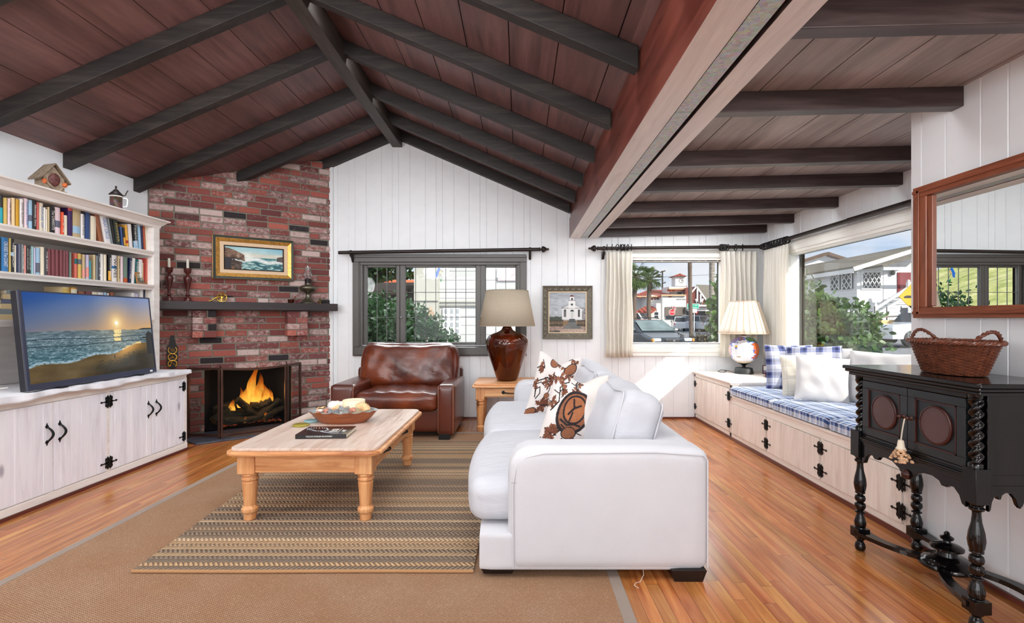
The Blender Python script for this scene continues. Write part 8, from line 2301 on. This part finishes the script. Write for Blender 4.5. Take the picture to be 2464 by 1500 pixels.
# cars ------------------------------------------------------------
def car(name, lab, x, y, z, ang, L_, W_, H_, color, prof, hood, cab, wheel_r=.33, rough=.15, extra=None, glassm=None):
    """prof: side outline (x,z) of the whole body; cab: greenhouse outline (x,z)"""
    t = thing(name, lab, 'car', (x, y, z), ang); cm = plain(name + '_paint', color, rough, nv=.02, Coat_Weight=.6)
    s = L_; mb = MB(); w2 = W_ / 2
    n = len(prof); v = []
    for (k, sc) in ((-1, .94), (-.86, 1.0), (.86, 1.0), (1, .94)):
        for (a, b) in prof: v.append((a * L_, k * w2 * 1.0, b * H_ * (sc if b > .5 else 1)))
    f = [tuple(range(n)), tuple(range(3 * n, 4 * n))[::-1]]
    for q in range(3):
        for i in range(n): j = (i + 1) % n; f.append((q * n + j, q * n + i, (q + 1) * n + i, (q + 1) * n + j))
    mb.add(v, f, smooth=False); mb.build('body', cm, t, rel=False, bevel=.04, seg=3)
    m = len(cab); v = []
    for k in (-1, 1):
        for (a, b) in cab: tt = (b - cab[0][1]) / (max(q[1] for q in cab) - cab[0][1]); v.append((a * L_, k * w2 * (.93 - .16 * tt), b * H_))
    f = [tuple(range(m)), tuple(range(m, 2 * m))[::-1]] + [((i + 1) % m, i, m + i, m + (i + 1) % m) for i in range(m)]
    MB().add(v, f).build('cabin', cm, t, rel=False, bevel=.05, seg=3)
    # glazing: slightly proud panels
    gm_ = glassm or M['wglass']; zt_ = max(q[1] for q in cab); z0_ = cab[0][1]
    def glz(poly, nm='side_window'):
        for k in (-1, 1):
            mb = MB(); vv = []
            for (a, b) in poly: tt = (b - z0_) / (zt_ - z0_); vv.append((a * L_, k * (w2 * (.93 - .16 * tt) + .012), b * H_))
            mb.add(vv, [tuple(range(len(vv)))]); mb.build(nm, gm_, t, rel=False)
    fx0, fx1 = cab[0][0], cab[1][0]; bx0, bx1 = cab[-1][0], cab[-2][0]
    mid = (fx1 + bx1) / 2 + .02; e = .012
    glz([(fx0 + .04, z0_ + .03), (fx1 + .02, zt_ - .05), (mid - e, zt_ - .05), (mid - e, z0_ + .03)]); glz([(mid + e, z0_ + .03), (mid + e, zt_ - .05), (bx1 - .02, zt_ - .05), (bx0 - .04, z0_ + .03)])
    for (xa, xb, nm) in ((fx0, fx1, 'windscreen'), (bx0, bx1, 'rear_window')):
        sgn = -1 if nm == 'windscreen' else 1
        pa, pb = .12, .88; P = []
        for (tt, yy_) in ((pa, -.84), (pa, .84), (pb, .72), (pb, -.72)):
            P.append(((xa + (xb - xa) * tt) * L_ + sgn * .025, yy_ * w2 * .95, (z0_ + (zt_ - z0_) * tt) * H_ + .015))
        MB().add(P, [(0, 1, 2, 3)]).build(nm, gm_, t, rel=False)
    for wx in (-.32, .30):
        for k in (-1, 1):
            wh = MB().lathe([(wheel_r * .98, -.10), (wheel_r, -.06), (wheel_r, .06), (wheel_r * .98, .10), (wheel_r * .62, .105), (wheel_r * .6, .08)], 24, c=(wx * L_, k * (w2 - .10), wheel_r), axis='y').build('wheel', M['black'], t, rel=False)
            mb = MB(); yv = k * (w2 + .005)
            for i in range(6): a = i * pi / 3; mb.beam((wx * L_, yv, wheel_r), (wx * L_ + cos(a) * wheel_r * .58, yv, wheel_r + sin(a) * wheel_r * .58), .05, .04, up=(0, 1, 0))
            mb.lathe([(.06, -.02), (.06, .02)], 12, c=(wx * L_, yv, wheel_r), axis='y'); mb.build('rim', M['chrome'], wh, rel=False)
    hl = plain(name + '_lamp_glass', L(220, 222, 224), .1)
    for k in (-1, 1):
        MB().soft((hood[0] * L_ + .02, k * w2 * .72, hood[1] * H_), (.14, W_ * .20, .15), .05, 6).build('headlight', hl, t, rel=False)
        MB().soft((.5 * L_ - .03, k * w2 * .84, .52 * H_), (.08, .12, .22), .03, 6).build('tail_light', plain(name + '_tail', L(180, 30, 30), .2), t, rel=False)
        MB().soft((fx0 * L_ + .22, k * (w2 + .10), (z0_ + .06) * H_), (.12, .2, .14), .04, 6).build('side_mirror', cm, t, rel=False)
    if extra: extra(t, cm)
    return t
VANP = [(-.5, .2), (-.5, .50), (-.48, .58), (-.26, .70), (.47, .70), (.5, .62), (.5, .2)]
VANC = [(-.30, .68), (-.08, .98), (.44, 1.0), (.49, .68)]
SUVP = [(-.5, .2), (-.5, .50), (-.47, .58), (-.22, .62), (.48, .62), (.5, .55), (.5, .2)]; SUVC = [(-.24, .60), (-.12, .96), (.42, 1.0), (.48, .60)]
SEDP = [(-.5, .18), (-.5, .46), (-.46, .54), (-.18, .62), (.36, .64), (.5, .60), (.5, .2)]; SEDC = [(-.20, .60), (-.04, .97), (.20, 1.0), (.36, .62)]
def grille(t, cm):
    MB().soft((-2.47, 0, .90), (.06, .70, .09), .02, 6).build('grille', M['dark'], t, rel=False)
    MB().box(-2.51, -2.48, -.36, .36, .955, .975).build('chrome_bar', M['chrome'], t, rel=False)
    MB().lathe([(.05, -.01), (.05, .01)], 16, c=(-2.51, 0, .90), axis='x', sx=1, sy=.7).build('round_badge', M['chrome'], t, rel=False)
    mb = MB()
    for k in (-1, 1): mb.tube([(-.3, k * .6, 1.76), (-.1, k * .6, 1.80), (1.7, k * .6, 1.80), (1.9, k * .6, 1.77)], .02, 6)
    mb.build('roof_rack', M['dark'], t, rel=False)
    for k in (-1, 1): MB().soft((-2.42, k * .88, .92), (.16, .10, .13), .04, 6).build('turn_signal', plain('amber_lamp' + str(k), L(226, 150, 60), .2), t, rel=False)
vc = W(1617, 790, 20.2)
car('minivan', 'dark green black minivan parked facing the white window', vc.x - .75, 21.9, gz(5, 20) - .02, radians(90 + 14), 4.9, 1.92, 1.74, L(24, 36, 44), VANP, (-.49, .53), VANC, extra=grille, glassm=plain('greenish_car_glass', L(110, 128, 128), .08, nv=.3, ns=2))
car('sedan', 'dark blue car at the left edge of the white window behind the minivan', W(1512, 0, 24).x, 25, gz(5, 24), radians(100), 4.4, 1.8, 1.42, L(28, 44, 86), SEDP, (-.49, .46), SEDC)
car('pickup', 'white vehicle with dark windows beyond the dark blue car', W(1534, 0, 50).x, 51, GZ, radians(150), 4.8, 1.9, 2.05, L(236, 236, 236), SUVP, (-.49, .46), SUVC)
car('hatchback', 'white car seen from behind between the stop sign and the palm trunk', W(1645, 0, 55).x, 56, GZ, radians(255), 4.4, 1.8, 1.6, L(232, 234, 238), SUVP, (-.49, .46), SUVC)
car('silver_car', 'silver estate car parked between the two palm trunks', W(1692, 0, 54).x, 55, GZ, radians(-155), 4.6, 1.8, 1.75, L(190, 194, 200), SUVP, (-.49, .46), SUVC)
car('parked_car', 'pale car mostly hidden behind the ringed palm trunk', W(1738, 0, 52).x, 53, GZ, radians(190), 4.4, 1.8, 1.5, L(214, 220, 226), SEDP, (-.49, .46), SEDC)
gb = MB().grid(lambda u, v: ((9.8 + 9 * u), 24 + 10 * v, gz(10 + 9 * u, 24 + 10 * v) + .02 + .10 * sin(pi * u)), 8, 8).build('planting_bed', plain('brown_mulch', L(104, 84, 68), .95, nv=.3, ns=8), org=(14, 29, GZ)); tag(gb, 'brown mulched planting bed under the palm trunks', 'planting bed')
rnd_ = random.Random(21)
for k, (px, lab) in enumerate(((1672, 'dry low bush at the foot of the slender palm'), (1694, 'grey green low bush between the palm trunks'), (1716, 'low bush at the foot of the ringed palm'))):
    c = W(px, 800, 27); shrub('low_bush', lab, 'bush', [((c.x, 27, gz(10, 27) + .35), (.55, .4, .38), 500)], .10, leafmat('dry_leaf' + str(k), L(70, 66, 48), L(140, 128, 96)), 30 + k, (c.x, 27, gz(10, 27)), grp='low bushes in the planting bed')
shrub('tall_shrub', 'leafy green shrub at the right edge of the white window', 'shrub', [(wb_(1734, 700, 8.6), (.10, .10, .36), 90), (wb_(1730, 735, 8.6), (.17, .14, .16), 90), (wb_(1733, 790, 8.6), (.19, .2, .34), 220), (wb_(1752, 750, 8.8), (.2, .2, .6), 260)], .12, M['leaf_m'], 9, (3.45, 8.6, GZ))
# ---------------------------------------------------------------- white clapboard house across the side street
hs = thing('clapboard_house', 'white clapboard house with diamond pane windows and a red door stair', 'house', (24, 34, GZ))
Y = 32
HX = (2062 - 1250) / F * Y; HR = (2230 - 1250) / F * Y; zE = W(0, 643, Y).z; zR = W(0, 590.8, Y).z
MB().prism([(HX, GZ), (2 * HR - HX, GZ), (2 * HR - HX, zE), (HR, zR), (HX, zE)], 'y', Y, Y + 19).build('clapboard_wall', siding('bright_clapboard', L(236, 236, 236), .2, .5), hs)
def rslab(x0, z0, x1, z1, ya, yb, t_, mt, nm='roof'):
    v = [(x0, ya, z0), (x1, ya, z1), (x1, yb, z1), (x0, yb, z0)]
    return MB().hexa(v + [(p[0], p[1], p[2] + t_) for p in v]).build(nm, mt, hs)
sl_ = (zR - zE) / (HR - HX)
rslab(HX - .45, zE - .45 * sl_ + .02, HR, zR + .02, Y - .35, Y + 19.4, .14, M['shingle'])
MB().beam((HX - .45, Y - .36, zE - .45 * sl_ - .03), (HR, Y - .36, zR - .03), .06, .26, up=(0, 0, 1)).build('barge_board', M['wframe'], hs)
MB().box(HX - .47, HX - .40, Y - .3, Y + 19.3, zE - .40, zE - .12).build('fascia', M['wframe'], hs)
u3 = Vector((0, 0, .14)); A = Vector((HX, 46, 0)); B = Vector((HX, Y, 0))
def dwin(px0, py0, px1, py1, Y_, par):
    a, b = W(px0, py0, Y_), W(px1, py1, Y_); f_ = MB().box(a.x - .12, b.x + .12, Y_ - .06, Y_, b.z - .12, a.z + .12).build('window', M['wframe'], par)
    MB().box(a.x, b.x, Y_ - .08, Y_ - .05, b.z, a.z).build('pane', M['wglass'], f_)
    mb = MB(); w_, h_ = (b.x - a.x), (a.z - b.z); yl = Y_ - .09
    for half in (0, 1):
        x0 = a.x + half * w_ / 2
        for (c0, c1) in (((0, 0), (1, 1)), ((1, 0), (0, 1)), ((0, .5), (.5, 1)), ((.5, 0), (1, .5)), ((.5, 0), (0, .5)), ((1, .5), (.5, 1))):
            mb.beam((x0 + c0[0] * w_ / 2, yl, b.z + c0[1] * h_), (x0 + c1[0] * w_ / 2, yl, b.z + c1[1] * h_), .045, .03, up=(0, 1, 0))
    mb.build('lattice', M['wframe'], f_)
dwin(2076, 657, 2117, 693, Y, hs)
def dwin_side(px0, px1, pyt, pyb, par):
    def on(px): return (HX, HX * F / (px - 1250))
    (xa, ya), (xb, yb_) = on(px0), on(px1); za, zb_ = CH + (768 - pyt) / F * ya, CH + (768 - pyb) / F * ya
    o_ = Vector((-.08, 0, 0)); q = [Vector((xa, ya, zb_)) + o_, Vector((xb, yb_, zb_)) + o_, Vector((xb, yb_, za)) + o_, Vector((xa, ya, za)) + o_]
    f_ = MB().hexa([q[0], q[1], q[1] + Vector((.1, 0, 0)), q[0] + Vector((.1, 0, 0)), q[3], q[2], q[2] + Vector((.1, 0, 0)), q[3] + Vector((.1, 0, 0))]).build('window', M['wglass'], par)
    mb = MB(); qq = [v_ + Vector((-.04, 0, 0)) for v_ in q]
    def ip(s, t_): return (qq[0].lerp(qq[1], s)).lerp(qq[3].lerp(qq[2], s), t_)
    for (c0, c1) in (((0, 0), (1, 1)), ((1, 0), (0, 1)), ((0, .5), (.5, 1)), ((.5, 0), (1, .5)), ((.5, 0), (0, .5)), ((1, .5), (.5, 1)), ((0, 0), (1, 0)), ((0, 1), (1, 1)), ((0, 0), (0, 1)), ((1, 0), (1, 1))): mb.beam(ip(*c0), ip(*c1), .05, .04, up=(0, 1, 0))
    mb.build('lattice', M['wframe'], f_)
dwin_side(2002, 2023, 663, 699, hs); dwin_side(2030, 2053, 660, 697, hs)
# porch, red door and stairs
mb = MB(); pbox(mb, 2126, 643, 2330, 650, Y - 1.6, .1); mb.build('porch_fascia', M['wframe'], hs)
px_ = (2120 - 1250) / F * (Y - 1.6); rslab(px_, W(0, 643, Y - 1.6).z, px_ + 4, W(0, 643, Y - 1.6).z + 1.25, Y - 1.75, Y + .05, .12, M['shingle'], 'porch_roof')
mb = MB(); pbox(mb, 2160, 656, 2192, 706, Y - .05, .05); mb.build('red_door', plain('dark_red_door', L(128, 36, 44), .4), hs)
mb = MB(); pbox(mb, 2126, 648, 2157, 742, Y - .03, .03); mb.build('grey_porch_wall', M['siding_g'], hs)
c = W(2147, 657, Y - .1); MB().ball((c.x, Y - .15, c.z), (.14, .12, .16), 12, 8).build('porch_lantern', M['dark'], hs)
a, b = W(2106, 748, Y - 1.6), W(2186, 694, Y - 1.6)
mb = MB(); mb.beam(a + Vector((0, 0, .10)), b + Vector((0, 0, .05)), .1, .16); mb.beam(a + Vector((.25, 0, -.12)), b + Vector((.25, 0, -.25)), .1, .12)
for q in (a, b): mb.box(q.x - .09, q.x + .09, q.y - .09, q.y + .09, q.z - .35, q.z + .38); mb.ball((q.x, q.y, q.z + .44), .09, 10, 6)
mb.box(b.x, b.x + 4, b.y - .05, b.y + .05, b.z + .14, b.z + .24)
for i in range(7): q = a.lerp(b, (i + .5) / 7); mb.box(q.x - .05, q.x + .55, q.y, q.y + 1.4, q.z - .48, q.z - .40)
mb.build('stair_and_rail', M['wframe'], hs)
mb = MB(); pbox(mb, 2040, 748, 2330, 812, Y - .25, .25); mb.build('garage_front', M['siding_g'], hs)
mb = MB(); pbox(mb, 2168, 741, 2185, 750, Y - .30, .05); mb.build('garage_window', M['wglass'], hs)
mb = MB(); n_ = 20
for i in range(n_): q = W(2030 + i * 5, 734, Y - .2); mb.prism([(q.x, q.z), (q.x + .10, q.z), (q.x + .05, q.z - .12)], 'y', Y - .25, Y - .2)
mb.build('scalloped_trim', M['wframe'], hs)
h2 = thing('grey_house', 'grey gabled house beyond the clapboard house roof', 'house', (30, 52, GZ)); Y2 = 52
mb = MB(); mb.prism([(W(1880, 0, Y2).x, GZ), (W(2035, 0, Y2).x, GZ), (W(2030, 627, Y2).x, W(0, 627, Y2).z), (W(1988, 613, Y2).x, W(0, 613, Y2).z), (W(1880, 648, Y2).x, W(0, 648, Y2).z)], 'y', Y2, Y2 + 6); mb.build('gable_wall', M['siding_g'], h2)
mb = MB(); mb.beam(W(1988, 611, Y2 - .3), W(2034, 626, Y2 - .3), .8, .3); mb.beam(W(1878, 646, Y2 - .3), W(1988, 611, Y2 - .3), .8, .3); mb.build('roof_edge', M['brown_roof'], h2)
t = thing('palm_trunk', 'grey palm trunk rising above the shrub in the side window', 'palm tree', (W(1925, 800, 22).x, 22, GZ)); ptrunk(t, W(1921, 0, 22).x, 22, GZ, 3.46, .13, lean=.18, mt=M['palmbark'])
# shrub right outside the side window
shrub('tall_shrub', 'tall leafy shrub growing outside the side window', 'shrub', [(wb_(1935, 800, 6.9), (.36, .34, .42), 800), (wb_(1940, 715, 6.9), (.17, .2, .27), 150), (wb_(1912, 745, 6.9), (.22, .24, .32), 240), (wb_(1965, 750, 6.8), (.2, .2, .2), 160), (wb_(2010, 800, 6.7), (.40, .36, .38), 800), (wb_(2000, 738, 6.8), (.20, .2, .16), 120), (wb_(2060, 812, 6.4), (.30, .3, .28), 480), (wb_(2055, 760, 6.5), (.18, .2, .18), 100), (wb_(2088, 770, 6.2), (.18, .2, .08), 50), (wb_(2090, 835, 6.0), (.20, .2, .12), 160), (wb_(1960, 845, 6.8), (.6, .4, .25), 700)], .085, M['leaf_m'], 14, (4.2, 6.7, GZ))
t = thing('warning_sign', 'yellow diamond warning sign with a black truck symbol', 'road sign', tuple(W(2198, 800, 12).xy) + (GZ,)); c = W(2198, 714, 12)
MB().prism([(c.x - .36, c.z), (c.x, c.z - .36), (c.x + .36, c.z), (c.x, c.z + .36)], 'y', 11.98, 12).build('diamond_plate', plain('sign_yellow', L(240, 176, 10), .5), t)
mb = MB().prism([(c.x - .24, c.z - .035), (c.x + .24, c.z - .035), (c.x + .24, c.z + .05), (c.x - .02, c.z + .05), (c.x - .06, c.z + .02), (c.x - .18, c.z + .025), (c.x - .24, c.z + .0)], 'y', 11.97, 11.98); mb.build('truck_symbol', M['dark'], t)
MB().tube([(c.x + .05, 12.04, GZ), (c.x + .05, 12.04, c.z)], .03, 6).build('post', M['lead'], t)
a = W(2184, 736, 12); MB().box(a.x, a.x + .3, 11.98, 12, a.z - .17, a.z).build('lower_plate', M['siding_g'], t)
writing('NO', .05, plain('sign_maroon', L(150, 40, 50), .5), t, Matrix.Translation((a.x + .1 - W(2198, 0, 12).x, -.03, a.z - .04 - GZ)) @ Matrix.Rotation(pi / 2, 4, 'X'), 'lettering', ext=.002)
cw = W(2172, 800, 24)
car('white_truck', 'white pickup nose with a dark wheel at the right of the side window', cw.x + 1.75, 24.6, CH - 67 / F * 24, radians(2), 5.2, 1.9, 1.85, L(236, 240, 244), SUVP, (-.49, .46), SUVC, wheel_r=.40)
t = thing('golf_cart', 'golf cart with a white roof and tan seats behind the shrub', 'golf cart', (W(2130, 800, 26).x, 26, CH - 60 / F * 26)); zc = t.location.z; X = t.location.x
MB().soft((X - .55, 26, W(0, 759, 26).z), (2.6, 1.2, .10), .05, 10, (0, 0, .08)).build('roof', M['wframe'], t)
MB().soft((X - .1, 26, zc + .55), (2.2, 1.2, .45), .12, 8).build('body', plain('dark_blue_cart', L(30, 40, 90), .3), t)
tn = plain('tan_vinyl', L(222, 186, 128), .5); MB().soft((X + .1, 26, zc + .82), (1.1, 1.1, .12), .05, 6).build('seat', tn, t); MB().soft((X - .25, 26, zc + 1.05), (.7, 1.1, .40), .05, 6).build('seat_back', tn, t)
mb = MB()
for (dx, dy) in ((-.9, -.5), (.45, -.5), (-.9, .5), (.45, .5)): mb.tube([(X + dx, 26 + dy, zc + .6), (X + dx, 26 + dy, zc + 1.95)], .025, 6)
mb.tube([(X + .5, 25.5, zc + 1.1), (X + .95, 25.5, zc + .85)], .025, 6); mb.build('posts', M['dark'], t)
for (dx, dy) in ((-.85, -.5), (.75, -.5), (-.85, .5), (.75, .5)): MB().lathe([(.22, -.08), (.24, 0), (.22, .08)], 16, c=(X + dx, 26 + dy, zc + .24), axis='y').build('wheel', M['black'], t)
# green slope beside the house, seen in the mirror
g = G('grassy_slope'); n = g.noise(g.co(), 2.2, 6, .7); M['grass'] = g.bsdf(g.ramp(n, [(.3, L(120, 136, 66)), (.5, L(176, 176, 112)), (.7, L(214, 206, 156))]), .95)
bnk = MB().grid(lambda u, v: (-7.5 - 16 * u, 9 + 13 * v, GZ + 6.5 * u ** .7 + .15 * sin(20 * u) * cos(17 * v)), 24, 24).build('grassy_bank', M['grass']); struct(bnk)
